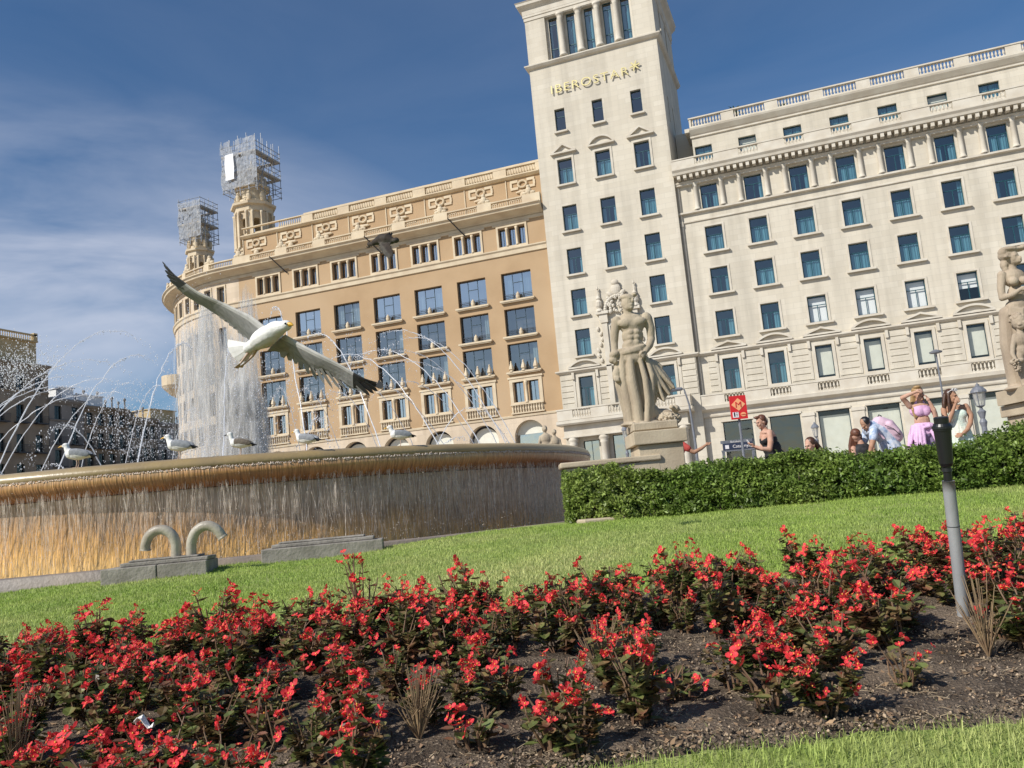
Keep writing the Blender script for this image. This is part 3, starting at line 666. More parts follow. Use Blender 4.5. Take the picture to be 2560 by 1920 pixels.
m = M(); m.lathe([(.16, 0), (.16, .1), (.12, .16), (.11, 1.5), (.16, 1.62), (.17, 1.85)], (0, 0, 0), 10); sc2 = m.mesh('column', K['tantrim'], smooth=True)
for c in bays:
    for q in (-.43, .43): grp(ochre, 'column', (c+q, YL-.03, 22.75), 0, sc3)
    grp(ochre, 'column', (c, YL-.02, 9.55), 0, sc2)
m = M(); m.box(-1.5, 1.5, -.66, -.41, -.16, -.02); m.box(-1.4, 1.4, -.6, -.41, -.24, -.16); silb = m.mesh('sill', K['tantrim'])
kb = Kit(2.6, 2.32, 'big'); kb2 = Kit(2.6, 2.32, 'big'); kb2.pane.materials[0] = K['glass_d2']; k3 = Kit(.6, 1.55, 'light'); k2 = Kit(.81, 1.85, 'light'); kn = Kit(.9, 2.2, 'light'); kn2 = Kit(.9, 1.5, 'light')
mr_ = M()
for z in (.22, .36, .5): mr_.box(-1.3, 1.3, -.2, -.17, z, z+.025)
for x in (-1.25, -.43, .43, 1.25): mr_.box(x-.012, x+.012, -.16, -.14, 0, .52)
railme = mr_.mesh('window_rail', K['iron'])
mr_ = M(); mr_.lathe([(.12, 0), (.16, .06), (.2, .25), (.14, .36), (.17, .42), (.1, .5), (.02, .62)], (0, 0, 0), 8); urnme = mr_.mesh('urn', K['tantrim'], smooth=True)
mr_ = M(); mr_.lathe([(.2, 0), (.2, .08), (.12, .14), (.24, .22), (.2, .4), (.07, .75), (.09, .82), (.01, .92)], (0, 0, 0), 6); finme = mr_.mesh('finial', K['tantrim'])
lampme = M(); lampme.box(-.5, .5, 0, .02, 0, .035)
lampme = lampme.mesh('ceiling_lamp', K['white_blind'])
for i, c in enumerate(bays):
    for r, z in enumerate((18.17, 15.15, 12.2)):
        w_ = (kb2 if r or i in (4,) else kb).put(ochre, (c, YL+.36, z), 0, None, 0, silb)
        if r < 2: link('window_rail', railme, w_); link('urn', urnme, w_, loc=(.05, -.42, 0))
        else:
            for q in (-1.05, 0, 1.05): link('finial', finme, w_, loc=(q, -.55, -.02))
        if (i+r) % 2 == 0: link('blind', kb.curtain('right' if r else 'part', i), w_)
    for q in (-1, 0, 1): k3.put(ochre, (c+q*.86, YL+.34, 22.75), 0, 'part' if (i+q) % 2 else None, i)
    for q in (-.645, .645): k2.put(ochre, (c+q, YL+.34, 9.55), 0, 'part', i+1)
    m = M(); m.box(c-1.42, c+1.42, YL-.2, YL-.02, 9.42, 9.52); m.box(c-1.42, c+1.42, YL-.16, YL-.02, 8.72, 8.82); m.box(c-1.38, c+1.38, YL-.03, YL-.01, 8.82, 9.42); balusters(m, c-1.36, c+1.36, YL-.11, 8.82, 9.42, .23, .07)
    m.build('window_balustrade', [K['tantrim']], ochre)
for k, c in enumerate(nar):
    th = (-50-c)/RC
    for z, kk in ((9.55, kn), (12.2, kn), (15.15, kn), (18.17, kn), (22.75, kn2)):
        grp_pos = warpL(c, YL+.34, z); kk.put(ochre, grp_pos, -th if th < math.pi/2 else -math.pi/2, None, 0)
# rounded corner balcony bowl
m = M(); p = warpL(-62.0, YL, 0); m.lathe([(.2, -1.2), (.7, -.9), (1.3, -.3), (1.5, 0), (1.5, 1.0), (1.3, 1.0), (1.3, .1)], (p[0], p[1], 16.5), 20); m.build('corner_balcony', K['tantrim'], ochre)
# balustrade on the cornice
m = M(); yy = YL-.75
prev = UR
for c in bays+[-50.6-3.4*k for k in range(6)]:
    hw = 1.36; m.box(c+hw, prev, yy, yy+.45, 25.81, 26.56, 2); m.box(c-hw, c+hw, yy-.02, yy+.2, 25.81, 25.95, 3); m.box(c-hw, c+hw, yy-.05, yy+.25, 26.40, 26.50, 3); balusters(m, c-hw, c+hw, yy+.09, 25.95, 26.40, .2, .06); prev = c-hw
    m.ell((c+hw+.6, yy+.2, 26.88), (.28, .2, .36), n=10); m.ell((c+hw+.6, yy+.2, 27.25), (.17, .15, .17), n=10); m.ell((c+hw+.3, yy+.2, 26.72), (.3, .15, .16), n=8); m.ell((c+hw+.9, yy+.2, 26.72), (.3, .15, .16), n=8)
m.build('cornice_balustrade', K['tantrim'], ochre, warp=warpL)
# set-back attic
YB = 69.6; S2 = YB/YL; bz = lambda z: 1.5+(z-1.5)*S2; bx = lambda x: x*S2
m = M(); m.wall(-51.5, bx(-18.95), 25.8, bz(28.5), YB, (), 0, du=1.5); m.build('attic_wall', K['tan'], ochre)
m = M()
m.prof(-51.5, bx(-18.95), [(YB, bz(28.38)), (YB-.15, bz(28.4)), (YB-.35, bz(28.56)), (YB-.35, bz(28.66)), (YB+1, bz(28.7))])
m.box(-51.5, bx(-18.95), YB-.12, YB+.22, bz(29.38), bz(29.46))
prev = bx(-18.95)
for k in range(8):
    a = bx(-21.87-3.78*k); b = a+bx(2.6)
    if a < -51: break
    m.box(b, prev, YB-.1, YB+.2, bz(28.68), bz(29.38)); balusters(m, a, b, YB+.05, bz(28.68), bz(29.38), .25, .08); prev = a
m.build('roof_balustrade', K['tantrim'], ochre)
m = M(); m.box(-44.7, bx(-18.95), YB+.6, YB+6, bz(28.7), bz(29.86)); m.build('roof_parapet', K['tantrim'], ochre)
m = M(); m.box(-53, bx(-18.95), YB+.8, YB+1.2, 26.2, bz(29.2)); m.build('roof_wall', K['tantrim'], ochre)
for k in range(8):                          # carved cartouches with an oval opening
    cx = bx(-20.53-3.78*k); z0 = bz(27.78); m = M()
    if cx < -50: break
    for s in (-1, 1):
        m.box(cx+s*.78-.36, cx+s*.78+.36, YB-.1, YB, z0+.22, z0+.46); m.box(cx+s*.78-.36, cx+s*.78+.36, YB-.1, YB, z0-.42, z0-.2); m.box(cx+s*1.08-.1, cx+s*1.08+.1, YB-.095, YB, z0-.2, z0+.22)
    for q in range(16):
        a = 2*math.pi*q/16; m.ell((cx+.38*math.cos(a), YB-.08, z0+.3*math.sin(a)), (.13, .12, .11), n=8)
    m.ell((cx, YB-.1, z0-.7), (.7, .16, .16), n=10); m.ell((cx, YB-.12, z0-1.0), (.3, .2, .3), n=10)
    m.box(cx-1.6, cx-1.52, YB-.08, YB-.01, 26.6, bz(28.38))
    m.box(cx-1.4, cx+1.5, YB-.06, YB-.01, z0-1.35, z0-1.2)
    m.build('cartouche', K['tantrim'], ochre)
for x0_ in (-27.0, -35.0, -44.8):          # dark brackets hanging from the cornice
    m = M(); m.tube([(x0_+1.0, YL-.1, 24.3), (x0_, YL-1.3, 25.75)], [.06, .05], 6); m.build('flagpole', K['iron'], ochre)
# domed turrets
def turret(cx, cy, z0, z1, r):
    m = M(); ns = 8
    m.lathe([(r*1.08, 26.2-z0), (r*1.08, -.3), (r*1.15, -.25), (r*1.15, 0)], (cx, cy, z0), 8, R_(22.5), R_(382.5)); h = z1-z0
    m.lathe([(r*1.02, h*.80), (r*1.1, h*.82), (r*1.1, h*.93), (r*1.28, h*.95), (r*1.3, h), (r*.5, h*1.04)], (cx, cy, z0), 8, R_(22.5), R_(382.5))
    for k in range(8):                      # piers with arched openings between them
        a = R_(22.5+45*k); px_, py_ = cx+r*.92*math.cos(a), cy+r*.92*math.sin(a)
        t = M(); t.box(-.15*r, .15*r, -.12*r, .12*r, 0, h*.8)
        m.add([(px_+(v[0]*-math.sin(a)+v[1]*math.cos(a)), py_+(v[0]*math.cos(a)+v[1]*math.sin(a)), z0+v[2]) for v in t.v], t.f)
        a2 = R_(45+45*k); wd = r*.92*math.sin(R_(22.5))-.06*r; rad = r*.92*math.cos(R_(22.5)); t = M(); n = 8
        for i in range(n):
            b0, b1 = math.pi*i/n, math.pi*(i+1)/n
            t.poly([(wd*math.cos(b0), h*.55+wd*math.sin(b0)), (wd*math.cos(b0), h*.8), (wd*math.cos(b1), h*.8), (wd*math.cos(b1), h*.55+wd*math.sin(b1))], -.12, .12)
        t.box(-wd, wd, -.12, .12, 0, .5)
        m.add([(cx+rad*math.cos(a2)+(v[0]*-math.sin(a2)+v[1]*math.cos(a2)), cy+rad*math.sin(a2)+(v[0]*math.cos(a2)+v[1]*math.sin(a2)), z0+v[2]) for v in t.v], t.f)
    m.build('turret', K['tantrim'], ochre)
    for k in range(8):
        for s in (-.16, .16):
            a = R_(22.5+45*k)+s
            c = M(); c.lathe([(.085*r, 0), (.085*r, .1), (.062*r, .18), (.055*r, h*.7), (.075*r, h*.76), (.09*r, h*.8)], (cx+r*1.09*math.cos(a), cy+r*1.09*math.sin(a), z0), 8); c.build('turret_column', K['tantrim'], ochre, smooth=True)
    m = M(); m.lathe([(r*.95, 0), (r*.95, .3), (r*.8, .35), (r*.75, 1.6), (r*1.0, 1.7), (r*1.0, 1.9), (r*.85, 2.1), (r*.8, 2.8), (r*.62, 3.5), (r*.3, 4.1), (r*.12, 4.4), (.1, 4.7), (.02, 5.1)], (cx, cy, z1+.1), 16)
    for k in range(8):
        a = R_(22.5+45*k); m.ell((cx+r*.95*math.cos(a), cy+r*.95*math.sin(a), z1+.7), (.25, .25, .6), n=8)
    m.build('turret_dome', K['tantrim'], ochre, smooth=False)
turret(-51.75, 72.0, 29.4, 34.15, 1.8); turret(-64.4, 79.0, 29.3, 33.6, 1.3)
# ------------------------------------------------------------------ scaffolds round the turret tops
K['pole'] = mat('scaffold_tube', (.26, .28, .31), .5, metal=.4)
K['plank'] = mat('scaffold_plank', (.46, .42, .36), .85, (.32, .29, .25), 3)
K['net'] = veil('scaffold_netting', (.60, .63, .67), .72, .9, (4, 4, 4), .3, .7)
K['tarp'] = mat('white_tarp', (.82, .83, .84), .7)
def scaffold(cx, cy, z0, z1, hw, label, wide=None, tarp=None, top=.9, seed=1):
    rr = random.Random(seed)
    e = empty('scaffold', (cx, cy, z0), label=label, cat='scaffold', group='scaffolds round the turret tops')
    lv = [z0+i*1.9 for i in range(int((z1-z0)/1.9)+1)]
    nx = 4; g = [-hw+2*hw*i/nx for i in range(nx+1)]
    m = M()
    per = [(x, -hw) for x in g]+[(x, hw) for x in g]+[(-hw, y) for y in g[1:-1]]+[(hw, y) for y in g[1:-1]]
    for x, y in per:
        for o in (0, .55):
            fx = x*(1-o/hw); fy = y*(1-o/hw)
            m.tube([(cx+fx, cy+fy, z0-(0 if o else rr.uniform(0, .6))), (cx+fx, cy+fy, z1+rr.uniform(.05, top)*(1 if rr.random() > .5 else .3))], .035, 5)
    for z in lv:
        for dz in (0, .55, 1.05):
            for s in (-1, 1):
                m.tube([(cx-hw-.1, cy+s*hw, z+dz), (cx+hw+.1, cy+s*hw, z+dz)], .035, 5); m.tube([(cx+s*hw, cy-hw-.1, z+dz), (cx+s*hw, cy+hw+.1, z+dz)], .035, 5)
    for i, z in enumerate(lv[:-1]):
        a, b = g[i % nx], g[i % nx+1]
        m.tube([(cx+a, cy-hw-.03, z), (cx+b+(.6 if i % 2 else 0), cy-hw-.03, z+1.9)], .035, 5); m.tube([(cx+hw+.03, cy+a, z), (cx+hw+.03, cy+b, z+1.9)], .035, 5)
    m.build('pole_frame', K['pole'], e)
    for z in lv[1:] if wide is None else lv:
        m = M(); t = .62
        m.box(cx-hw, cx+hw, cy-hw, cy-hw+t, z-.05, z); m.box(cx-hw, cx+hw, cy+hw-t, cy+hw, z-.05, z); m.box(cx-hw, cx-hw+t, cy-hw+t, cy+hw-t, z-.05, z); m.box(cx+hw-t, cx+hw, cy-hw+t, cy+hw-t, z-.05, z)
        m.box(cx-hw, cx+hw, cy-hw-.03, cy-hw, z-.02, z+.16); m.box(cx+hw, cx+hw+.03, cy-hw, cy+hw, z-.02, z+.16)
        m.build('platform', K['plank'], e)
    m = M(); n = 14                          # netting, slightly slack
    for (ax_, ay_, bx_, by_, f0) in ((-hw, -hw, hw, -hw, 0), (-hw, hw, -hw, -hw, 0)):
        vs_ = []; zz = [lv[0]+.3, lv[1], lv[2] if len(lv) > 2 else z1, z1-.2]
        zz = np.linspace(lv[0]+.3, z1-.1, 9)
        for i in range(n+1):
            for z in zz:
                t = i/n; o = .08+.08*math.sin(i*1.3+z*2.1)
                x, y = ax_+(bx_-ax_)*t, ay_+(by_-ay_)*t; q = (1+o/hw)
                vs_.append((cx+x*q, cy+y*q, z))
        k = len(zz); m.add(vs_, [[i*k+j, (i+1)*k+j, (i+1)*k+j+1, i*k+j+1] for i in range(n) for j in range(k-1) if rr.random() > .12])
    m.build('netting', K['net'], e)
    if tarp:
        m = M(); vs_ = []
        for i in range(5):
            for j in range(9): vs_.append((cx-hw+tarp[0]+i*.27, cy-hw-.3+.05*math.sin(j+i), tarp[1]+j*(tarp[2]-tarp[1])/8))
        m.add(vs_, [[i*9+j, (i+1)*9+j, (i+1)*9+j+1, i*9+j+1] for i in range(4) for j in range(8)]); m.build('tarp', K['tarp'], e)
scaffold(-51.75, 72.0, 35.4, 40.9, 2.05, 'larger scaffold with grey netting and a white sheet, round the nearer turret', tarp=(.55, 36.6, 39.3), seed=3, top=.6)
scaffold(-64.4, 79.0, 34.6, 39.3, 1.5, 'smaller scaffold with netting on the far turret, left of the larger scaffold', seed=5, top=.6)

# ------------------------------------------------------------------ shaded buildings along the far left side of the square
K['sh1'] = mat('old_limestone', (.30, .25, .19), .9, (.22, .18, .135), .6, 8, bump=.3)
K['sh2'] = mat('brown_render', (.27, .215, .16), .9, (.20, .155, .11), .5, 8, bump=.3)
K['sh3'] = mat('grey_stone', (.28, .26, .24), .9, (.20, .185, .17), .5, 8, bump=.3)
K['ochrew'] = mat('ochre_paint', (.58, .45, .25), .85, (.48, .37, .2), 1)
def row_building(y0, y1, h, floors, cols, mt, label, X=-100.0, depth=16, bal=True, top=None):
    e = empty('apartment_building', (X, (y0+y1)/2, 1.0), R_(0), label=label, cat='building', group='shaded buildings along the far left side')
    wf = lambda x, y, z: (X-y, x, z)
    w = y1-y0; cs = [y0+w*(i+.5)/cols for i in range(cols)]; fh = (h-6.5)/floors
    m = M(); holes = [(c-.6, c+.6, 6.3+f*fh, 6.3+f*fh+min(2.4, fh*.72)) for f in range(floors) for c in cs]+[(c-1.0, c+1.0, 1.2, 4.8) for c in cs]
    m.wall(y0, y1, 1.0, h, 0, holes, .35)
    m.add([(y0, 0, 1), (y0, depth, 1), (y0, depth, h), (y0, 0, h)], [[0, 3, 2, 1]]); m.add([(y1, 0, 1), (y1, depth, 1), (y1, depth, h), (y1, 0, h)], [[0, 1, 2, 3]])
    m.add([(y0, 0, h), (y1, 0, h), (y1, depth, h), (y0, depth, h)], [[0, 1, 2, 3]])
    m.build('wall', mt, e, warp=wf)
    m = M(); m.prof(y0-.1, y1-.02, [(0, h-.9), (-.3, h-.75), (-.7, h-.45), (-.75, h-.2), (0, h-.1)]); m.build('cornice', mt, e, warp=wf); m = M(); m.prof(y0, y1-.02, [(0, 5.5), (-.2, 5.6), (-.25, 5.8), (0, 5.9)]); m.build('string_course', mt, e, warp=wf)
    m = M(); m.prof(y0, y1-.02, [(0, h-fh*1.05), (-.12, h-fh*1.02), (-.2, h-fh*.98), (0, h-fh*.95)]); m.build('string_course', mt, e, warp=wf)
    m = M(); m.box(y0+.2, y1-.2, 1.2, 1.25, 1.1, h-.5); m.build('room_shade_backing', K['dark'], e, warp=wf)
    kk = Kit(1.2, min(2.4, fh*.72), 'light'); kg = Kit(2.0, 3.6, 'light'); kk.pane.materials[0] = K['glass_s']; kg.pane.materials[0] = K['glass_s']
    bm_ = M(); bm_.box(-.95, .95, -.75, 0, -.2, -.05)
    for q in range(15): bm_.box(-.92+q*.1314-.01, -.92+q*.1314+.01, -.74, -.72, -.05, .9)
    bm_.box(-.94, .94, -.75, -.71, .9, .94); bme = bm_.mesh('balcony', [K['iron']])
    for c in cs:
        for f in range(floors):
            w_ = grp(e, 'window', (X-.28, c, 6.3+f*fh), math.pi/2, kk.frame); link('pane', kk.pane, w_)
            if bal and f < floors-1: link('balcony', bme, w_, loc=(0, -.3, 0))
        w_ = grp(e, 'window', (X-.28, c, 1.2), math.pi/2, kg.frame); link('pane', kg.pane, w_)
    if top: top(e, y0, y1, h, wf)
    return e
def top_terrace(e, y0, y1, h, wf):
    m = M(); m.box(y0-4, y1-1.2, 1.0, 1.4, h-.1, h+3.2); m.box(y1-2.0, y1-1.1, .9, 6, h-.1, h+3.4); m.build('roof_room', K['ochrew'], e, warp=wf)
    m = M(); m.box(y0-4, y1-1.0, .7, 1.0, h+4.1, h+4.3); balusters(m, y0-4, y1-1.6, .85, h+3.4, h+4.1, .35, .09); m.box(y1-1.6, y1-1.0, .7, 1.3, h+3.4, h+4.5); m.box(y0-4, y1-1.0, .6, 6, h+3.2, h+3.4); m.build('roof_balustrade', K['ochrew'], e, warp=wf)
def top_box(x0, x1, dz, mt='ochrew'):
    def f(e, y0, y1, h, wf):
        m = M(); m.box(y0+x0, y0+x1, 1.5, 5, h-.1, h+dz); m.box(y0+x0-.15, y0+x1+.15, 1.3, 5.2, h+dz, h+dz+.15); m.build('roof_room', K[mt], e, warp=wf)
        for q in range(4):
            xx = y0+x1+1+q*1.3; m = M(); m.tube([(xx, 2, h-.1), (xx, 2, h+1.0+.6*(q % 2))], .12, 6); m.ell((xx, 2, h+1.2+.6*(q % 2)), (.22, .22, .3), n=8); m.build('chimney', K['sh3'], e, warp=wf)
    return f
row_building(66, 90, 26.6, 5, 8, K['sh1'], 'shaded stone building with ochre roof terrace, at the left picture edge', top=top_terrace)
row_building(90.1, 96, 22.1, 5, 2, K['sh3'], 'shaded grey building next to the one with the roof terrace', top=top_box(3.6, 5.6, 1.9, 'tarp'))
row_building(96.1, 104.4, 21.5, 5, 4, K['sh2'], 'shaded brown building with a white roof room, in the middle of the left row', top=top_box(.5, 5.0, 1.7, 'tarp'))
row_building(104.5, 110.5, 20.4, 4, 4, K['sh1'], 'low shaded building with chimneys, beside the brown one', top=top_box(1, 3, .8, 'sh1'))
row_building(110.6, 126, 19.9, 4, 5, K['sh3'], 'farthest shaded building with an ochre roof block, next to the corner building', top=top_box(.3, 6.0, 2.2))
# ------------------------------------------------------------------ ground
def T(l, w):
    z = np.interp(w, [-3, 2.95, 6.4, 9.5, 11.0, 14.0], [.50, .55, .80, 1.03, 1.12, 1.17])
    return z+.013*np.clip(l, -8, 8)*np.clip((w-7)/3, 0, 1)+.012*np.sin(l*1.3+w*.7)+.008*np.sin(l*3.1-w*2.3)
FC = lw(-6.4, 20.3, 0)           # the fountain's centre
def sheet(name, ls, ws, zf, mt, kind='structure'):
    A, B = np.meshgrid(ls, ws); Z = zf(A, B)
    V = RT[None, :]*A.ravel()[:, None]+FW[None, :]*B.ravel()[:, None]; V[:, 2] = Z.ravel()
    n, k = len(ws), len(ls); i, j = np.meshgrid(np.arange(k-1), np.arange(n-1)); a = (j*k+i).ravel()
    F = np.stack([a, a+1, a+k+1, a+k], 1)
    return link(name, raw_mesh(name, V, F, mt, True), kind=kind)
K['soilgrass'] = mat('lawn_turf', (.27, .35, .08), .95, (.21, .29, .06), 9, 6, bump=.5, bscale=120, col3=(.33, .37, .12))
def lawnz(l, w):
    z = T(l, w); P = RT[None, None, :]*l[..., None]+FW[None, None, :]*w[..., None]; r = np.hypot(P[..., 0]-FC[0], P[..., 1]-FC[1])
    z = np.where(r < 9.6, .85, z); hb = 12.5-(l-.6)*.40+.9
    return np.where((w > hb) & (l > .3), .9, z)
ls = np.concatenate([np.linspace(-40, -9, 20), np.arange(-8.8, 9, .1), np.linspace(9.2, 40, 20)]); ws = np.concatenate([np.linspace(-6, 2, 12), np.arange(2.1, 14.2, .1)])
sheet('lawn', ls, ws, lawnz, K['soilgrass'])
m = M(); 
def flat(name, l0, l1, w0, w1, z, mt):
    V = np.array([lw(l0, w0, z), lw(l1, w0, z), lw(l1, w1, z), lw(l0, w1, z)]); return link(name, raw_mesh(name, V, np.array([[0, 1, 2, 3]]), mt), kind='structure')
flat('plaza_pavement', -700, 700, 10.0, 1500, .98, K['pave']); flat('pavement', -700, 700, -500, -3, .46, K['pave'])
# the flower bed's soil
m_ = bpy.data.materials.new('bed_soil'); m_.use_nodes = True; nt = m_.node_tree; L = nt.links; b = nt.nodes['Principled BSDF']; b.inputs['Roughness'].default_value = .95; b.inputs['Specular IOR Level'].default_value = .2
g = N(nt, 'ShaderNodeNewGeometry'); n1 = N(nt, 'ShaderNodeTexNoise'); n1.inputs['Scale'].default_value = 3; n1.inputs['Detail'].default_value = 9; n2 = N(nt, 'ShaderNodeTexNoise'); n2.inputs['Scale'].default_value = 70; n2.inputs['Detail'].default_value = 4
r1 = N(nt, 'ShaderNodeValToRGB'); r1.color_ramp.elements[0].position = .38; r1.color_ramp.elements[0].color = (.05, .037, .027, 1); r1.color_ramp.elements[1].position = .66; r1.color_ramp.elements[1].color = (.21, .16, .115, 1)
r2 = N(nt, 'ShaderNodeValToRGB'); r2.color_ramp.elements[0].position = .60; r2.color_ramp.elements[0].color = (0, 0, 0, 1); r2.color_ramp.elements[1].position = .72; r2.color_ramp.elements[1].color = (1, 1, 1, 1)
mx = N(nt, 'ShaderNodeMix', data_type='RGBA'); mx.inputs[7].default_value = (.48, .39, .29, 1); bp = N(nt, 'ShaderNodeBump'); bp.inputs['Strength'].default_value = .9; bp.inputs['Distance'].default_value = .03
for n_ in (n1, n2): L.new(g.outputs['Position'], n_.inputs[0])
L.new(n1.outputs['Fac'], r1.inputs[0]); L.new(n2.outputs['Fac'], r2.inputs[0]); L.new(r1.outputs[0], mx.inputs[6]); L.new(r2.outputs[0], mx.inputs[0]); L.new(mx.outputs[2], b.inputs['Base Color']); L.new(n2.outputs['Fac'], bp.inputs['Height']); L.new(bp.outputs[0], b.inputs['Normal'])
K['soil'] = m_
hn = np.random.default_rng(3)
def soilz(l, w):
    f = 3.10+.11*l+.04*np.sin(l*2.1)+.03*np.sin(l*5.3+1); bk = 6.05+.09*l+.08*np.sin(l*1.7)+.05*np.sin(l*4.1)
    ins = np.minimum(w-f, bk-w)
    return T(l, w)+np.clip(ins*.35, -.03, .035)+.012*np.sin(l*9+2*np.sin(w*5))*np.sin(w*8+l*2)+hn.normal(0, .004, l.shape)
sheet('flower_bed_soil', np.arange(-6.5, 7, .05), np.arange(2.9, 6.62, .05), soilz, K['soil'])
# chips and clods on the soil
def scatter_blobs(n, fn, size, mt, name, **kw):
    P = fn(n); o = np.array([[1, 0, 0], [-1, 0, 0], [0, 1, 0], [0, -1, 0], [0, 0, 1], [0, 0, -1]], float)
    F0 = np.array([[0, 2, 4], [2, 1, 4], [1, 3, 4], [3, 0, 4], [2, 0, 5], [1, 2, 5], [3, 1, 5], [0, 3, 5]])
    s = size[0]+(size[1]-size[0])*rng.random((n, 1, 1))**2; V = o[None]*s*(.5+rng.random((n, 6, 3)))+P[:, None, :]
    F = (F0[None]+6*np.arange(n)[:, None, None]).reshape(-1, 3)
    return raw_mesh(name, V.reshape(-1, 3), F, mt)
K['clod'] = mat('clod', (.16, .12, .085), .95, island=.6); K['chip'] = mat('bark_chip', (.36, .27, .18), .9, island=.5)
def onbed(n, lo=3.0, hi=6.4):
    w = lo+(hi-lo)*rng.random(n)**1.5; l = (rng.random(n)*2-1)*w*.66; f_ = 3.08+.11*l; w = np.where(w < f_, f_+(6.2-f_)*rng.random(n)**1.5, w); P = RT[None]*l[:, None]+FW[None]*w[:, None]; P[:, 2] = T(l, w)+.035; return P
link('soil_clods', scatter_blobs(9000, onbed, (.002, .011), K['clod'], 'soil_clods'), kind='stuff', label='dark clods of soil between the red flowers', cat='soil')
link('bark_chips', scatter_blobs(9000, onbed, (.002, .008), K['chip'], 'bark_chips'), kind='stuff', label='pale chips and dry bits strewn over the soil', cat='mulch')

# ------------------------------------------------------------------ fountain
fountain = empty('fountain', (FC[0], FC[1], 1.0), label='big round stone fountain basin with water spilling over its stained rim', cat='fountain')
def streak_mat(name, ramp, zr, rough=.3, freq=9.0, left=None):
    m = bpy.data.materials.new(name); m.use_nodes = True; nt = m.node_tree; L = nt.links; b = nt.nodes['Principled BSDF']; b.inputs['Roughness'].default_value = rough
    tcn = N(nt, 'ShaderNodeTexCoord'); sp = N(nt, 'ShaderNodeSeparateXYZ'); L.new(tcn.outputs['Object'], sp.inputs[0])
    at2 = N(nt, 'ShaderNodeMath', operation='ARCTAN2'); L.new(sp.outputs[1], at2.inputs[0]); L.new(sp.outputs[0], at2.inputs[1])
    ml = N(nt, 'ShaderNodeMath', operation='MULTIPLY'); ml.inputs[1].default_value = 8; L.new(at2.outputs[0], ml.inputs[0])
    def streak(fx, fz, det=5, dist=0.):
        cb = N(nt, 'ShaderNodeCombineXYZ'); a = N(nt, 'ShaderNodeMath', operation='MULTIPLY'); a.inputs[1].default_value = fx; c = N(nt, 'ShaderNodeMath', operation='MULTIPLY'); c.inputs[1].default_value = fz
        L.new(ml.outputs[0], a.inputs[0]); L.new(sp.outputs[2], c.inputs[0]); L.new(a.outputs[0], cb.inputs[0]); L.new(c.outputs[0], cb.inputs[1])
        nz = N(nt, 'ShaderNodeTexNoise'); nz.inputs['Scale'].default_value = 1; nz.inputs['Detail'].default_value = det; nz.inputs['Distortion'].default_value = dist; L.new(cb.outputs[0], nz.inputs[0]); return nz.outputs['Fac']
    s1 = streak(freq, 1.4, 6, .4); s2 = streak(.55, 1.2, 4); s3 = streak(freq*3.2, 3.0, 3, .3)
    mz = N(nt, 'ShaderNodeMapRange'); mz.inputs[1].default_value = zr[0]; mz.inputs[2].default_value = zr[1]; L.new(sp.outputs[2], mz.inputs[0])
    # stain position = height + wandering noise (+ more mineral on the left of the basin)
    ad = N(nt, 'ShaderNodeMath', operation='MULTIPLY_ADD'); ad.inputs[1].default_value = .55; L.new(s2, ad.inputs[0]); L.new(mz.outputs[0], ad.inputs[2])
    sb = N(nt, 'ShaderNodeMath', operation='MULTIPLY_ADD'); sb.inputs[1].default_value = .35; L.new(s1, sb.inputs[0]); L.new(ad.outputs[0], sb.inputs[2])
    last = sb.outputs[0]
    if left:
        ax2 = N(nt, 'ShaderNodeMath', operation='MULTIPLY_ADD'); ax2.inputs[1].default_value = left; L.new(sp.outputs[0], ax2.inputs[0]); L.new(last, ax2.inputs[2]); last = ax2.outputs[0]
    sub = N(nt, 'ShaderNodeMath', operation='SUBTRACT'); sub.inputs[1].default_value = .45; L.new(last, sub.inputs[0])
    cr = N(nt, 'ShaderNodeValToRGB'); el = cr.color_ramp.elements
    while len(el) < len(ramp): el.new(.5)
    for e_, (p_, c_) in zip(el, ramp): e_.position = p_; e_.color = (*c_, 1)
    L.new(sub.outputs[0], cr.inputs[0])
    mr = N(nt, 'ShaderNodeMapRange'); mr.inputs[1].default_value = .35; mr.inputs[2].default_value = .7; mr.inputs[3].default_value = .62; mr.inputs[4].default_value = 1.35; L.new(s3, mr.inputs[0])
    hs = N(nt, 'ShaderNodeHueSaturation'); L.new(cr.outputs[0], hs.inputs['Color']); L.new(mr.outputs[0], hs.inputs['Value']); L.new(hs.outputs[0], b.inputs['Base Color'])
    bp = N(nt, 'ShaderNodeBump'); bp.inputs['Strength'].default_value = .8; bp.inputs['Distance'].default_value = .03; L.new(s3, bp.inputs['Height']); L.new(bp.outputs[0], b.inputs['Normal'])
    return m
K['fwall'] = streak_mat('stained_basin_wall', [(0, (.88, .58, .22)), (.34, (.78, .46, .15)), (.54, (.56, .32, .12)), (.70, (.42, .28, .17)), (.86, (.52, .38, .26)), (1, (.46, .35, .27))], (.1, 1.45), .28, left=.055)
K['frim'] = streak_mat('wet_brown_rim', [(0, (.26, .10, .035)), (.35, (.42, .18, .065)), (.6, (.52, .27, .11)), (1, (.6, .42, .22))], (1.1, 1.5), .22, 12)
K['ftop'] = mat('mossy_rim_top', (.36, .26, .12), .35, (.27, .20, .11), 1.5, 6, col3=(.42, .33, .19), bump=.2, bscale=18)
A0, A1 = R_(-170), R_(25); fo = (FC[0], FC[1], 0)
def fl(name, prof, mt, n=220, sm=True, full=False):
    m = M(); m.lathe(prof, (0, 0, -1.0), n, 0, 2*math.pi, cap=False)
    me = m.mesh(name, mt, smooth=sm); o = link(name, me, fountain); KIDS.setdefault(fountain.name, []).append(o); return o
fl('rim', [(7.0, 2.46), (7.3, 2.55), (7.7, 2.60), (7.9, 2.60), (8.0, 2.565), (8.045, 2.51), (8.05, 2.465), (8.03, 2.44)], K['ftop'])
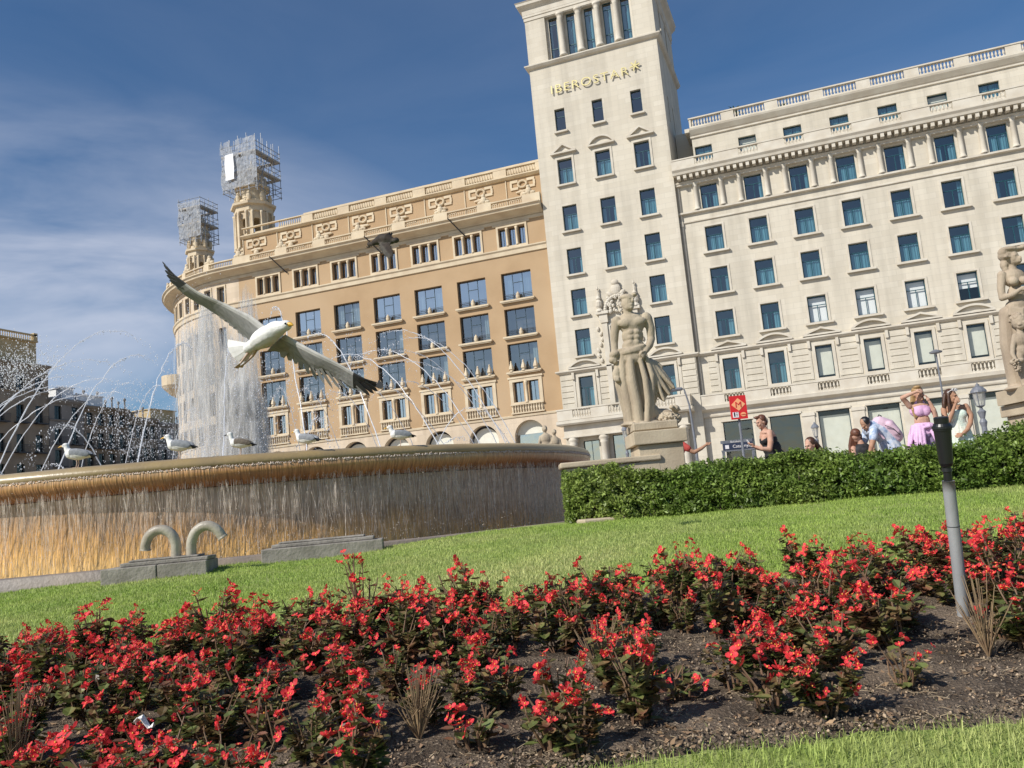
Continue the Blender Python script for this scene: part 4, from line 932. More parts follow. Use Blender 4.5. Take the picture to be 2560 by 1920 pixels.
fl('spill_lip', [(8.03, 2.438), (8.05, 2.41), (8.04, 2.33), (7.98, 2.24), (7.86, 2.18), (7.8, 2.165), (7.74, 2.16)], K['frim'])
fl('basin_wall', [(7.76, 2.155), (7.75, 2.0), (7.76, 1.7), (7.78, 1.4), (7.8, 1.15), (7.81, 1.0)], K['fwall'])
K['water'] = mat('pool_water', (.10, .09, .07), .08, (.25, .24, .22), 9, 5, bump=.8, bscale=14, spec=.8)
fl('pool_water', [(7.7, 1.06), (9.5, 1.06)], K['water']); fl('upper_water', [(.01, 2.545), (7.35, 2.545)], K['water'], 64)
fl('kerb', [(9.42, 1.0), (9.42, 1.15), (9.45, 1.165), (9.72, 1.165), (9.75, 1.15), (9.75, .9)], mat('wet_kerb', (.30, .24, .19), .55, (.20, .17, .15), 3, 7, bump=.4, bscale=20))
# water: strands, drops and jets
K['strand'] = veil('falling_water', (.93, .84, .73), .60, .15, (9, 9, 14), .35, .62)
K['spray'] = veil('spray_water', (.96, .97, 1.0), .85, .2, (20, 20, 20), .3, .6)
K['mist'] = veil('aerated_water', (.84, .83, .81), .26, .5, (5, 5, 1.4), .35, .75)
def ribbons(P0, path, wid, segs, view=None):
    """P0: (n,3) starts, path(t)->(n,3) offsets, wid (n,) ; flat ribbons turned to the side"""
    n = len(P0); V = np.zeros((n, segs+1, 2, 3)); ang = rng.random(n)*math.pi
    dx = np.stack([np.cos(ang), np.sin(ang), 0*ang], 1)
    for s in range(segs+1):
        t = s/segs; C = P0+path(t); ww = (wid*(.35+.65*math.sin(math.pi*min(1, t*1.0+.08))))[:, None]*(.5+rng.random((n, 1)))
        V[:, s, 0] = C-dx*ww; V[:, s, 1] = C+dx*ww
    idx = np.arange(n*(segs+1)*2).reshape(n, segs+1, 2)
    F = np.stack([idx[:, :-1, 0], idx[:, :-1, 1], idx[:, 1:, 1], idx[:, 1:, 0]], -1).reshape(-1, 4)
    return V.reshape(-1, 3), F
def join(parts):
    Vs, Fs, b = [], [], 0
    for V, F in parts: Vs.append(V); Fs.append(F+b); b += len(V)
    return np.concatenate(Vs), np.concatenate(Fs)
def octs(P, s):
    o = np.array([[1, 0, 0], [0, 1, 0], [-1, 0, 0], [0, -1, 0], [0, 0, 1.5], [0, 0, -1.5]], float); n = len(P)
    V = P[:, None, :]+o[None]*np.asarray(s).reshape(-1, 1, 1)
    F0 = np.array([[0, 1, 4, 4], [1, 2, 4, 4], [2, 3, 4, 4], [3, 0, 4, 4], [1, 0, 5, 5], [2, 1, 5, 5], [3, 2, 5, 5], [0, 3, 5, 5]])[:, :3]
    F = (F0[None]+6*np.arange(n)[:, None, None]).reshape(-1, 3); return V.reshape(-1, 3), F
def curtain_sheet():
    n = 5200; a = R_(-160)+R_(170)*rng.random(n); r = 7.9+.1*rng.random(n); z0 = np.where(rng.random(n) < .55, 2.42-.1*rng.random(n), 2.3-1.0*rng.random(n)); ln = np.minimum(z0-1.08, .12+1.3*rng.random(n)**1.3)
    P0 = np.stack([FC[0]+r*np.cos(a), FC[1]+r*np.sin(a), z0], 1); ph = rng.random(n)*6.28; am = .006+.024*rng.random(n)**2; f = 3+6*rng.random(n); sl = rng.normal(0, .06, n)
    def path(t):
        d = am*np.sin(ph+f*t*ln*2)+sl*t*ln; return np.stack([-np.sin(a)*d-.05*t*np.cos(a), np.cos(a)*d-.05*t*np.sin(a), -ln*t], 1)
    V1 = ribbons(P0, path, .0016+.0042*rng.random(n)**2.5, 9)
    return V1
V, F = curtain_sheet()
def wide_sheets(n=420):
    a = R_(-160)+R_(170)*rng.random(n); r = 7.95+.05*rng.random(n); ln = .4+.85*rng.random(n); P0 = np.stack([FC[0]+r*np.cos(a), FC[1]+r*np.sin(a), 2.36+0*a], 1); ph = rng.random(n)*6
    def path(t): d = .02*np.sin(ph+5*t); return np.stack([-np.sin(a)*d-.06*t*np.cos(a), np.cos(a)*d-.06*t*np.sin(a), -ln*t], 1)
    return ribbons(P0, path, .008+.022*rng.random(n)**2, 9)
V3, F3 = wide_sheets(); KIDS.setdefault(fountain.name, []).append(link('water_sheets', raw_mesh('water_sheets', V3-np.array([FC[0], FC[1], 1.0]), F3, veil('thin_water_sheet', (.88, .80, .70), .30, .12, (14, 14, 5), .4, .7), True), fountain, kind='stuff'))
me = raw_mesh('water_curtain', V-np.array([FC[0], FC[1], 1.0]), F, K['strand'], True)
KIDS.setdefault(fountain.name, []).append(link('water_curtain', me, fountain, kind='stuff'))
n = 9000; a = R_(-160)+R_(170)*rng.random(n); r = 7.6+.5*rng.random(n); P = np.stack([r*np.cos(a), r*np.sin(a), (2.3-1.22*rng.random(n)**.7)-1.0], 1)
n2 = 2500; a = R_(-60)+R_(62)*rng.random(n2); r = 7.7+.7*rng.random(n2); P2 = np.stack([r*np.cos(a), r*np.sin(a), .07+.35*rng.random(n2)**3], 1)
V, F = octs(np.concatenate([P, P2]), np.concatenate([.002+.006*rng.random(n)**2, .002+.007*rng.random(n2)**2])); KIDS[fountain.name].append(link('curtain_drops', raw_mesh('curtain_drops', V, F, K['strand']), fountain, kind='stuff'))
n = 5200; a = np.sort(R_(-165)+R_(180)*rng.random(n)); P = np.stack([8.05*np.cos(a), 8.05*np.sin(a), 1.432+rng.normal(0, .008, n)], 1); V, F = octs(P, .003+.010*rng.random(n)**2)
KIDS[fountain.name].append(link('foam_line', raw_mesh('foam_line', V, F, mat('pale_foam', (.72, .60, .50), .3)), fountain, kind='stuff'))
# the ring of jets
def jet(a, r0, r1, H, seed):
    rr = np.random.default_rng(seed); z0 = 2.56; zl = 2.6; d = np.array([-math.cos(a), -math.sin(a), 0]); p0 = np.array([r0*math.cos(a), r0*math.sin(a), z0])
    L_ = r0-r1; k = 26; pts = []
    for i in range(k):
        t = .56*i/(k-1); pts.append(p0+d*L_*t+np.array([0, 0, 4*H*t*(1-t)])+rr.normal(0, .004+.02*t, 3))
    m = M(); m.tube(pts, [(.009+.005*rr.random()-.005*i/k)*(1 if i < 18 or rr.random() > .3 else .3) for i in range(k)], 5)
    V0 = np.array(m.v); F0 = np.array([f for f in m.f if len(f) == 4])
    n = 210; t = .30+.70*rr.random(n)**.9; sp = .015+.16*(t-.28)**1.5
    P = p0[None]+d[None]*(L_*t)[:, None]; P[:, 2] += 4*H*t*(1-t)-.02*rr.random(n); P += rr.normal(0, 1, (n, 3))*sp[:, None]*.8; P = P[P[:, 2] > 2.3]
    V1, F1 = octs(P, .004+.012*rr.random(len(P))**3)
    F1q = np.concatenate([F1, F1[:, 2:3]], 1)
    tri = np.concatenate([F0[:, [0, 1, 2]], F0[:, [0, 2, 3]], F1+len(V0)]); V = np.concatenate([V0, V1])
    me = raw_mesh('water_jet', V, tri, K['spray'])
    link('water_jet', me, loc=(FC[0], FC[1], 0), label='thin arching water jet breaking into drops inside the fountain basin', cat='water jet', group='arching jets of the fountain')
for i in range(30):
    a = 2*math.pi*(i+.3)/30; jet(a, 6.5, .8+1.2*random.random(), 2.3+.9*random.random(), i)
for i in range(8):
    a = 2*math.pi*(i+.1)/8; jet(a, 4.6, 6.6, .8+.4*random.random(), 100+i)
def plume(l, w, zt, rad, n, base=2.5, op='mist', wd=.018):
    c = lw(l, w, 0); parts = []
    a = rng.random(n)*2*math.pi; r = rad*np.sqrt(rng.random(n)); z0 = base+(zt-base)*(1-rng.random(n)**2.0*.8); ln = np.minimum(z0-base, .4+2.6*rng.random(n))
    P0 = np.stack([c[0]+r*np.cos(a), c[1]+r*np.sin(a), z0-.5*(r/rad)**2], 1); ph = rng.random(n)*6; 
    def path(t): return np.stack([.05*np.sin(ph+4*t)+.1*t*np.cos(a), .05*np.cos(ph+3*t)+.1*t*np.sin(a), -ln*t], 1)
    parts.append(ribbons(P0, path, wd*(.4+rng.random(n)), 7))
    return join(parts)
PL = [(-8.05, 21.2, 6.9, .30, 330, 'm'), (-7.75, 20.8, 7.0, .34, 380, 'm'), (-7.45, 21.2, 6.6, .3, 330, 'm'), (-7.2, 20.4, 7.15, .30, 380, 'm'), (-6.85, 20.6, 6.4, .34, 420, 'm'), (-6.5, 20.1, 5.3, .38, 900, 'w'), (-6.15, 19.9, 5.2, .34, 800, 'w'), (-6.1, 19.9, 7.35, .17, 420, 'm'), (-7.25, 20.4, 7.5, .16, 260, 'm'), (-6.6, 20.2, 6.7, .2, 260, 'm')]
V, F = join([plume(l, w, zt, rd, n, wd=.032 if q == 'w' else .016) for l, w, zt, rd, n, q in PL])
link('central_water_plume', raw_mesh('central_water_plume', V, F, K['mist'], True), label='tall white veil of water falling in the middle of the fountain', cat='water', kind='stuff')
def splash(cx, cy, d, sx, sz, n, s=(.003, .014)):
    P = np.array([at(cx+rng.normal()*sx, cy+rng.normal()*sz, d+rng.normal()*.8) for _ in range(n)]); return octs(P, s[0]+(s[1]-s[0])*rng.random(n)**2.5)
V, F = join([splash(70, 905, 15, 60, 26, 1500), splash(20, 945, 14, 40, 20, 700), splash(300, 1060, 23, 60, 40, 1500, (.003, .02)), splash(350, 1120, 23, 40, 22, 900), splash(205, 985, 20, 50, 12, 300), splash(850, 905, 20, 60, 45, 600), splash(700, 1000, 19, 50, 60, 700), splash(960, 940, 22, 60, 40, 350), splash(500, 800, 20, 32, 60, 700), splash(600, 960, 19, 40, 80, 900), splash(520, 1090, 19, 90, 25, 1200)])
link('spray_drops', raw_mesh('spray_drops', V, F, K['spray']), label='loose white spray drops hanging over the fountain basin', cat='spray', kind='stuff')

# ------------------------------------------------------------------ concrete blocks, pipes, slab
def edge_box(m, p1, p2, depth, h, slab=0):
    p1 = np.array(p1); p2 = np.array(p2); p2[2] = p1[2] = (p1[2]+p2[2])/2; d = p2-p1; Ln = np.linalg.norm(d); d /= Ln; nrm = np.array([-d[1], d[0], 0]); 
    def tr(x, y, z): return p1+d*x+nrm*y+np.array([0, 0, z])
    return tr, Ln
def block(name, label, a, b, depth, h, slab, mt, splits=(), **kw):
    tr, Ln = edge_box(None, a, b, depth, h); e = empty(name, tr(Ln/2, 0, -h), label=label, cat='concrete block', **kw)
    m = M(); xs = [0]+list(splits)+[Ln]
    for i in range(len(xs)-1): m.box(xs[i]+.004, xs[i+1]-.004, .004*(i % 2), depth, -h-.3, 0)
    o = m.build('block', mt, e, warp=tr); bev = o.modifiers.new('b', 'BEVEL'); bev.width = .012; bev.segments = 2
    m = M(); m.box(slab[0], slab[1], slab[2], slab[3], .002, .045); m.box(slab[0]+.08, slab[1]-.12, slab[2]+.05, slab[3]-.04, .046, .07); o = m.build('cover_slab', mt, e, warp=tr); bev = o.modifiers.new('b', 'BEVEL'); bev.width = .01; bev.segments = 2
block('concrete_block', 'grey concrete block with cover slab, under the two bent pipes', at(249, 1423, 9.8), at(517, 1402, 9.95), .62, .2, (.2, 1.18, .06, .5), K['concrete'], (.62,))
block('concrete_block', 'longer grey concrete block with a cracked flat slab, right of the bent pipes', at(651, 1374, 10.6), at(957, 1348, 10.8), .6, .22, (.12, 1.38, .08, .55), K['concrete'])
z1_ = lambda a, b: (a/2.0109, 1080+b/2.0109)
K['pipe'] = mat('weathered_pipe', (.42, .37, .29), .45, (.27, .23, .18), 5, 7, bump=.25, bscale=30, col3=(.50, .47, .40))
def smooth_path(P, k=5):
    P = [np.array(p) for p in P]; P = [2*P[0]-P[1]]+P+[2*P[-1]-P[-2]]; o = []
    for i in range(1, len(P)-2):
        for j in range(k):
            t = j/k; o.append(.5*((2*P[i])+(-P[i-1]+P[i+1])*t+(2*P[i-1]-5*P[i]+4*P[i+1]-P[i+2])*t*t+(-P[i-1]+3*P[i]-3*P[i+1]+P[i+2])*t**3))
    o.append(P[-2]); return o
for lab, pp in (('bent pipe curving over to the left, above the concrete block', [(885, 668), (886, 610), (884, 560), (866, 518), (828, 493), (786, 495), (750, 522), (733, 562), (730, 592)]),
                ('bent pipe curving over to the right, above the concrete block', [(964, 655), (962, 600), (964, 550), (982, 505), (1016, 477), (1055, 472), (1092, 492), (1120, 530)])):
    P = [at(*z1_(*q), 10.15) for q in pp]; P = smooth_path(P); e = empty('bent_pipe', P[0], label=lab, cat='pipe', group='bent overflow pipes')
    m = M(); k = len(P); m.tube(P, .058, 14); m.build('pipe', K['pipe'], e, smooth=True)
    m = M(); m.tube([P[0], P[0]+np.array([0, 0, .05])], .085, 14); m.tube([P[-1]-(P[-1]-P[-2])*.2, P[-1]+(P[-1]-P[-2])*.3], .066, 14); m.build('collar', K['pipe'], e)
tr, Ln = edge_box(None, at(1459, 1296, 11.9), at(1632, 1286, 12.1), .5, .1); m = M(); m.box(0, Ln, 0, .55, -.14, .0); o = m.build('stone_slab', K['plinth'], None, warp=tr)
bev = o.modifiers.new('b', 'BEVEL'); bev.width = .02; tag(o, 'low pale stone slab lying at the left end of the hedge', 'stone slab')
# ------------------------------------------------------------------ grass, hedge, flowers
def blades(n, lf, wf, h, wd, lean=.5):
    l, w = lf(n), wf(n); z = T(l, w); P = RT[None]*l[:, None]+FW[None]*w[:, None]; P[:, 2] = z-.004
    a = rng.random(n)*2*math.pi; d = np.stack([np.cos(a), np.sin(a), 0*a], 1); s = np.stack([-np.sin(a), np.cos(a), 0*a], 1); hh = (h[0]+(h[1]-h[0])*rng.random(n))[:, None]; ww = (wd*(.6+.8*rng.random(n)))[:, None]; ln = (lean*rng.random(n))[:, None]
    V = np.stack([P-s*ww, P+s*ww, P+d*hh*ln*.4+s*ww*.7+np.array([0, 0, 1])*hh*.6, P+d*hh*ln*.4-s*ww*.7+np.array([0, 0, 1])*hh*.6, P+d*hh*ln+np.array([0, 0, 1])*hh*(1-.3*ln)], 1)
    i = 5*np.arange(n)[:, None]; F = np.concatenate([i+np.array([[0, 1, 2]]), i+np.array([[0, 2, 3]]), i+np.array([[3, 2, 4]])]); return V.reshape(-1, 3), F, l, w
K['blade'] = mat('grass_blade', (.41, .52, .12), .6, (.29, .41, .08), 1.6, 5, island=.4, trans=.35, col3=(.55, .56, .23), spec=.3)
n = 260000; w_ = 5.45+7.05*rng.random(n)**1.25; l_ = (rng.random(n)*2-1)*w_*.66
P = RT[None]*l_[:, None]+FW[None]*w_[:, None]; ok = (w_ > 6.05+.09*l_+.08*np.sin(l_*1.7)+.05*np.sin(l_*4.1)-.05) & (np.hypot(P[:, 0]-FC[0], P[:, 1]-FC[1]) > 9.78) & ((w_ < 12.5-(l_-.6)*.40+.1) | (l_ < .3)); l_, w_ = l_[ok], w_[ok]; n = len(l_)
V, F, _, _ = blades(n, lambda n: l_, lambda n: w_, (.018, .045), .0028, .9)
gl = (rng.random(34000)*2-1)*2.4; gw = 2.3+1.15*rng.random(34000)**.9; fe = 3.10+.11*gl; kk_ = rng.random(34000) < np.clip((fe-gw)/.10+.35, .02, 1)*np.where(gw > fe+.2, .3, 1); gl, gw = gl[kk_], gw[kk_]
V2, F2, _, _ = blades(len(gl), lambda n: gl, lambda n: gw, (.02, .07), .0018, 1.3)
keep = None
V, F = join([(V, F), (V2, F2)])
link('grass', raw_mesh('grass', V, F, K['blade']), label='short green grass of the sloping lawn', cat='grass', kind='stuff')
def leaves(P, nrm, size, jitter=.8, asp=.5, fold=.15):
    n = len(P); d = nrm+rng.normal(0, jitter, (n, 3)); d /= np.linalg.norm(d, axis=1)[:, None]; u = rng.normal(0, 1, (n, 3)); u -= (u*d).sum(1)[:, None]*d; u /= np.linalg.norm(u, axis=1)[:, None]; v = np.cross(d, u)
    s = np.asarray(size).reshape(-1, 1)
    V = np.stack([P-u*s*.5, P+v*s*asp*.5-d*s*fold+u*s*.08, P+u*s*.5, P-v*s*asp*.5-d*s*fold+u*s*.08], 1); F = (np.arange(4)[None]+4*np.arange(n)[:, None]); return V.reshape(-1, 3), F
# hedge
K['hleaf'] = mat('hedge_leaf', (.13, .21, .04), .42, (.21, .295, .06), 2.2, 4, island=.6, trans=.38, spec=.35, col3=(.28, .35, .085))
K['twig'] = mat('twig', (.10, .07, .045), .9, (.06, .04, .03), 20)
hedge = empty('hedge', lw(4, 11.3, 1.1), label='long clipped dark green hedge along the top of the lawn', cat='hedge')
L0, L1 = .62, 9.2; hw_ = lambda l: 12.45-(l-.6)*.40
HH = lambda l: np.interp(l, [.6, 2.5, 4.6, 5.4, 5.8, 6.3, 9], [.71, .60, .54, .49, .58, .66, .68])
def hedge_pts(n):
    l = L0+(L1-L0)*rng.random(n); u = rng.random(n); f = rng.random(n); hh = HH(l)+.03*np.sin(l*2.3)+.04*np.sin(l*5.1+1)+.03*np.sin(l*11); dp = .85
    face = rng.random(n); dpth = np.zeros(n); z = np.zeros(n); N_ = np.zeros((n, 3))
    fr = face < .5; tp = (face >= .5) & (face < .85); bk = face >= .85
    skin = .16*rng.random(n)**1.6; bul = .07*np.sin(l*3.7+2*u)+.05*np.sin(l*7.9+5*u)+.02*rng.normal(0, 1, n)
    dpth[fr] = (skin+bul-.02)[fr]+.10*(u[fr]*2-1)**2*1.0; z[fr] = (u*hh)[fr]; N_[fr] = -FW
    dpth[tp] = (f*dp)[tp]; z[tp] = (hh-skin*.8+bul*.5+.02*rng.normal(0, 1, n))[tp]; N_[tp] = (0, 0, 1)
    dpth[bk] = dp-skin[bk]; z[bk] = (u*hh)[bk]; N_[bk] = FW
    e = rng.random(n) < .05; l = np.where(e, L0+.12*rng.random(n), l)
    l = l+(.0 if 0 else 0); N_[e] = -RT; dpth = np.where(e, dp*f, dpth); z = np.where(e, u*hh, z)
    w = hw_(l)+dpth; P = RT[None]*l[:, None]+FW[None]*w[:, None]; P[:, 2] = T(l, hw_(l))+z+.01; N_[:, 2] += .35
    return P, N_
P, Nn = hedge_pts(105000)
gap = np.sin(P[:, 0]*9+2*np.sin(P[:, 2]*11))*np.sin(P[:, 2]*13+3*np.sin(P[:, 0]*5))+np.sin(P[:, 0]*23+P[:, 2]*17)*.5; keep_ = rng.random(len(P)) < np.clip(1.15-.75*gap, .12, 1); P, Nn, gap = P[keep_], Nn[keep_], gap[keep_]; P = P-Nn*(.05*np.clip(gap, -.3, 1))[:, None]; off = WP[hedge.name][0]
V1 = leaves(P, Nn, .034+.040*rng.random(len(P)), .85, .48)
n = 6500; l = L0+(L1-L0)*rng.random(n); dp = .85*rng.random(n); w = hw_(l)+dp; P = RT[None]*l[:, None]+FW[None]*w[:, None]; P[:, 2] = T(l, hw_(l))+HH(l)+.03*np.sin(l*2.3)+.04*np.sin(l*5.1+1)+.11*rng.random(n)**1.5*(.5+.5*np.sin(l*13)**2); V2 = leaves(P, np.tile([0, 0, .3], (n, 1)), .04+.035*rng.random(n), .8, .42)
V, F = join([V1, V2]); me = raw_mesh('foliage', V-off, F, K['hleaf']); KIDS.setdefault(hedge.name, []).append(link('foliage', me, hedge))
m = M()
for i in range(260):
    l = L0+.1+(L1-L0)*random.random(); w = hw_(l)+.15+.6*random.random(); z = float(T(l, w)); p = lw(l, w, z); pts = [p]
    for j in range(4): p = p+np.array([random.gauss(0, .05), random.gauss(0, .05), .11]); pts.append(p)
    m.tube(pts, [.012, .01, .008, .006, .004], 5)
m.build('branches', K['twig'], hedge)
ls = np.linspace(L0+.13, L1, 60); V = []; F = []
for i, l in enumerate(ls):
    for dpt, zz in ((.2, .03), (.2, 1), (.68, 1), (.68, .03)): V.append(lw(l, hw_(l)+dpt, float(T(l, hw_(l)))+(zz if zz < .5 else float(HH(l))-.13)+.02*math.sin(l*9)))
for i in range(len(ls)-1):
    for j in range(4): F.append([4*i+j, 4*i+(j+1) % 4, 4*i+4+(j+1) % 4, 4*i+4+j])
F += [[3, 2, 1, 0]]; mm = M(); mm.add(V, F); mm.build('dark_hedge_core', mat('hedge_core_shade', (.02, .032, .01), .9, (.035, .05, .015), 40, bump=1, bscale=60), hedge)  # solid core coloured dark as the shade between the leaves
# begonias
K['petal'] = mat('red_petal', (.85, .065, .075), .55, island=.3, trans=.3, spec=.3); K['petal2'] = mat('flower_centre', (.80, .45, .08), .6)
K['bleaf'] = mat('bronze_green_leaf', (.14, .17, .05), .45, (.24, .11, .065), 7, 2, island=.6, trans=.3, spec=.6, lo=.4, hi=.62, coord='obj')
K['bstem'] = mat('reddish_stem', (.15, .08, .045), .7, (.22, .14, .08), 14, coord='obj')
def begonia(seed, H=.3, rad=.15, nf=13, nl=70, dry=0):
    rr = random.Random(seed); st = M(); le = M(); fl_ = M(); tips = []
    ns = 9+rr.randint(0, 4)
    for i in range(ns):
        a = rr.random()*6.28; sp = rr.random()**.6*rad; h = H*(.6+.45*rr.random()); p0 = np.array([.03*math.cos(a), .03*math.sin(a), -.02]); p1 = np.array([sp*math.cos(a)*.55, sp*math.sin(a)*.55, h*.5]); p2 = np.array([sp*math.cos(a), sp*math.sin(a), h])
        p1 += [rr.gauss(0, .012) for _ in range(3)]; st.tube([p0, p1, p2], [.0055, .0045, .003], 5); tips.append((p0, p1, p2, a))
    def leaf(c, s, az_, tilt, rnd=1.0):
        ca, sa = math.cos(az_), math.sin(az_); ct, stt = math.cos(tilt), math.sin(tilt)
        pts = [(0, 0, 0), (.35, .42*rnd, .06), (.8, .34*rnd, .05), (1.05, 0, -.06), (.8, -.36*rnd, .05), (.3, -.44*rnd, .06)]
        o = []
        for x, y, z in pts: x, z = x*ct-z*stt, x*stt+z*ct; o.append((c[0]+s*(x*ca-y*sa), c[1]+s*(x*sa+y*ca), c[2]+s*z))
        k = s*.0; mid = [(o[0][q]+o[3][q])/2-(.10*s if q == 2 else 0) for q in range(3)]; o.append(mid)
        le.add(o, [[0, 6, 1], [1, 6, 2], [2, 6, 3], [3, 6, 4], [4, 6, 5], [5, 6, 0]])
    for i in range(nl):
        p0, p1, p2, a = rr.choice(tips); t = .2+.8*rr.random()**.8; q = (p1*(1-(t-.5)*2)+p2*(t-.5)*2) if t > .5 else (p0*(1-t*2)+p1*t*2); az_ = rr.random()*6.28; q = q*np.array([1.12, 1.12, rr.uniform(.72, 1.03)])
        leaf(q, .026+.036*rr.random(), az_, rr.uniform(-.5, .75))
    def floret(c, s, n_):
        n_ = n_/np.linalg.norm(n_); u = np.cross(n_, [rr.random(), rr.random(), .2]); u /= np.linalg.norm(u); v = np.cross(n_, u)
        for k in range(4):
            a = k*math.pi/2+rr.gauss(0, .15); sz = s*(1.0 if k % 2 == 0 else .72)*(.85+.3*rr.random()); wd = .48 if k % 2 == 0 else .34; up = rr.uniform(.15, .5)
            e = u*math.cos(a)+v*math.sin(a); f = -u*math.sin(a)+v*math.cos(a)
            P_ = [c, c+e*sz*.45+f*sz*wd+n_*sz*up*.5, c+e*sz*.9+f*sz*wd*.75+n_*sz*up, c+e*sz*1.08+n_*sz*up*.9, c+e*sz*.9-f*sz*wd*.75+n_*sz*up, c+e*sz*.45-f*sz*wd+n_*sz*up*.5, c+e*sz*.6+n_*sz*up*.35]
            fl_.mi = 0; fl_.add(P_, [[0, 1, 6], [1, 2, 6], [2, 3, 6], [3, 4, 6], [4, 5, 6], [5, 0, 6]])
        fl_.mi = 1; fl_.ell(c+n_*.003, (.0032, .0032, .004), n=6)
    for i in range(nf):
        p0, p1, p2, a = tips[i % len(tips)] if i < len(tips) else rr.choice(tips)
        c0 = p2+np.array([rr.gauss(0, .03), rr.gauss(0, .03), rr.uniform(-.05 if i > len(tips) else 0, .035)]); st.tube([p2*.8+p1*.2, c0], [.002, .0015], 4)
        for k in range(rr.randint(3, 6)):
            n_ = np.array([c0[0]*2.5+rr.gauss(0, .6), c0[1]*2.5+rr.gauss(0, .6), .55+rr.random()*.5]); floret(c0+np.array([rr.gauss(0, .015), rr.gauss(0, .015), rr.gauss(0, .014)]), .0145+.009*rr.random(), n_)
    return st.mesh('stems', K['bstem']), le.mesh('foliage', K['bleaf']), fl_.mesh('blossoms', [K['petal'], K['petal2']])
BV = [begonia(1, .27, .16, 9, 230), begonia(2, .23, .15, 6, 210), begonia(3, .31, .14, 9, 220), begonia(4, .19, .16, 7, 200), begonia(5, .26, .13, 4, 200), begonia(6, .34, .12, 7, 190), begonia(8, .24, .17, 12, 230), begonia(9, .25, .16, 3, 220), begonia(10, .29, .16, 10, 240)]
BS = [begonia(11, .17, .12, 5, 42), begonia(12, .14, .10, 3, 36), begonia(13, .19, .10, 4, 40)]
def plant(me3, l, w, rz, s, name='begonia_plant', label='bushy begonia plant with clusters of red blossoms in the flower bed', group='red begonias in the flower bed', cat='flowering plant', parts=(0, 1, 2)):
    o = bpy.data.objects.new(name, None); COL.objects.link(o); o.location = tuple(lw(l, w, float(T(l, w))+.03)); o.rotation_euler = (random.gauss(0, .05), random.gauss(0, .05), rz); o.scale = (s, s, s*random.uniform(.9, 1.1)); tag(o, label, cat, group)
    for k in parts: link(me3[k].name.split('.')[0], me3[k], o)
    return o
pl = []; rp_ = random.Random(21)
PPp = to_lw(at(2415, 1580, 4.5)); PW = PPp[1]+.12; PX0 = PPp[0]/PPp[1]-.06; PX1 = PX0+.11
w = 2.82; row = 0
def density(l, w):
    x = l/w
    d = .96
    if w < 4.7: d = .84 if x < -.05 else .60
    if w < 3.75: d = .74 if x < -.22 else (.36 if x < .0 else .46)
    if w < 4.4 and x > .25: d = .40
    if w < 3.55 and x > .16: d = .12
    if 4.3 <= w < 5.2 and x > .12: d = .8
    if w < 3.25: d = .8 if x < -.28 else 0
    return d
while w < 6.6:
    sp = .27+.012*(w-3); l = -w*.66+sp*(.5*(row % 2))
    while l < w*.68:
        dn = density(l, w)
        if rp_.random() < dn and w < 5.95+.09*l and not (PX0 < l/w < PX1 and w < PW): pl.append((l+rp_.gauss(0, .05), w+rp_.gauss(0, .05), dn))
        l += sp*rp_.uniform(.85, 1.2)
    w += .235; row += 1
for l, w, dn in pl:
    small = rp_.random() < (.08 if dn > .7 else .35)
    if small: plant(BS[rp_.randrange(3)], l, w, rp_.random()*6.28, rp_.uniform(.85, 1.25), label='small low begonia plant with few red blossoms in the flower bed', group='small begonias in the flower bed')
    else: plant(BV[rp_.randrange(9)], l, w, rp_.random()*6.28, rp_.uniform(.68, 1.15) if w > 4 else rp_.uniform(.75, 1.0))
p_ = to_lw(at(905, 1560, 5.3)); plant(begonia(40, .50, .12, 7, 50), p_[0], p_[1], 1, 1.0, label='tallest begonia, rising above the others in the middle of the bed', group=None)
p_ = to_lw(at(540, 1600, 5.2)); plant(BV[5], p_[0], p_[1], 1, 1.25); p_ = to_lw(at(250, 1620, 5.1)); plant(BV[2], p_[0], p_[1], 2, 1.25); p_ = to_lw(at(1170, 1570, 5.5)); plant(BV[5], p_[0], p_[1], 3, 1.2)
for px, py, d, big in ((2265, 1735, 3.5, 0), (2060, 1800, 3.25, 0), (1925, 1795, 3.3, 0), (2250, 1560, 4.4, 1), (1385, 1860, 3.15, 0), (1190, 1850, 3.2, 0), (1890, 1640, 3.95, 0), (2545, 1600, 4.2, 1), (1700, 1720, 3.6, 0), (2080, 1600, 4.2, 0), (2535, 1480, 5.0, 1)):
    q = to_lw(at(px, py, d))
    if big: plant(BV[rp_.randrange(9)], q[0], q[1], rp_.random()*6.28, .95)
    else: plant(BS[rp_.randrange(3)], q[0], q[1], rp_.random()*6.28, rp_.uniform(.85, 1.15), label='small low begonia plant with few red blossoms in the flower bed', group='small begonias in the flower bed')
# dry leafless plants
K['dleaf'] = mat('dead_leaf', (.30, .20, .11), .85, (.16, .10, .06), 12, island=.5)
P = onbed(5200); n = len(P); P[:, 2] += .008; V, F = leaves(P, np.tile([0, 0, 1.0], (n, 1)), .012+.030*rng.random(n)**2, .45, .5, .12); link('dead_leaves', raw_mesh('dead_leaves', V, F, K['dleaf']), kind='stuff', label='small dead leaves and petals littering the soil', cat='leaf litter')
P = onbed(1500); m = M()
for p in P:
    a = random.random()*6.28; L_ = random.uniform(.02, .09); q = p+np.array([L_*math.cos(a), L_*math.sin(a), random.uniform(0, .012)]); m.tube([p, (p+q)/2+np.array([0, 0, .006]), q], [.0013, .0013, .0006], 3)
link('dry_twigs', m.mesh('dry_twigs', mat('dry_twig', (.36, .28, .18), .9, island=.4)), kind='stuff', label='thin dry twigs and grass bits lying on the soil', cat='twigs')
K['dry'] = mat('dry_stem', (.34, .24, .13), .9, (.22, .14, .08), 20)
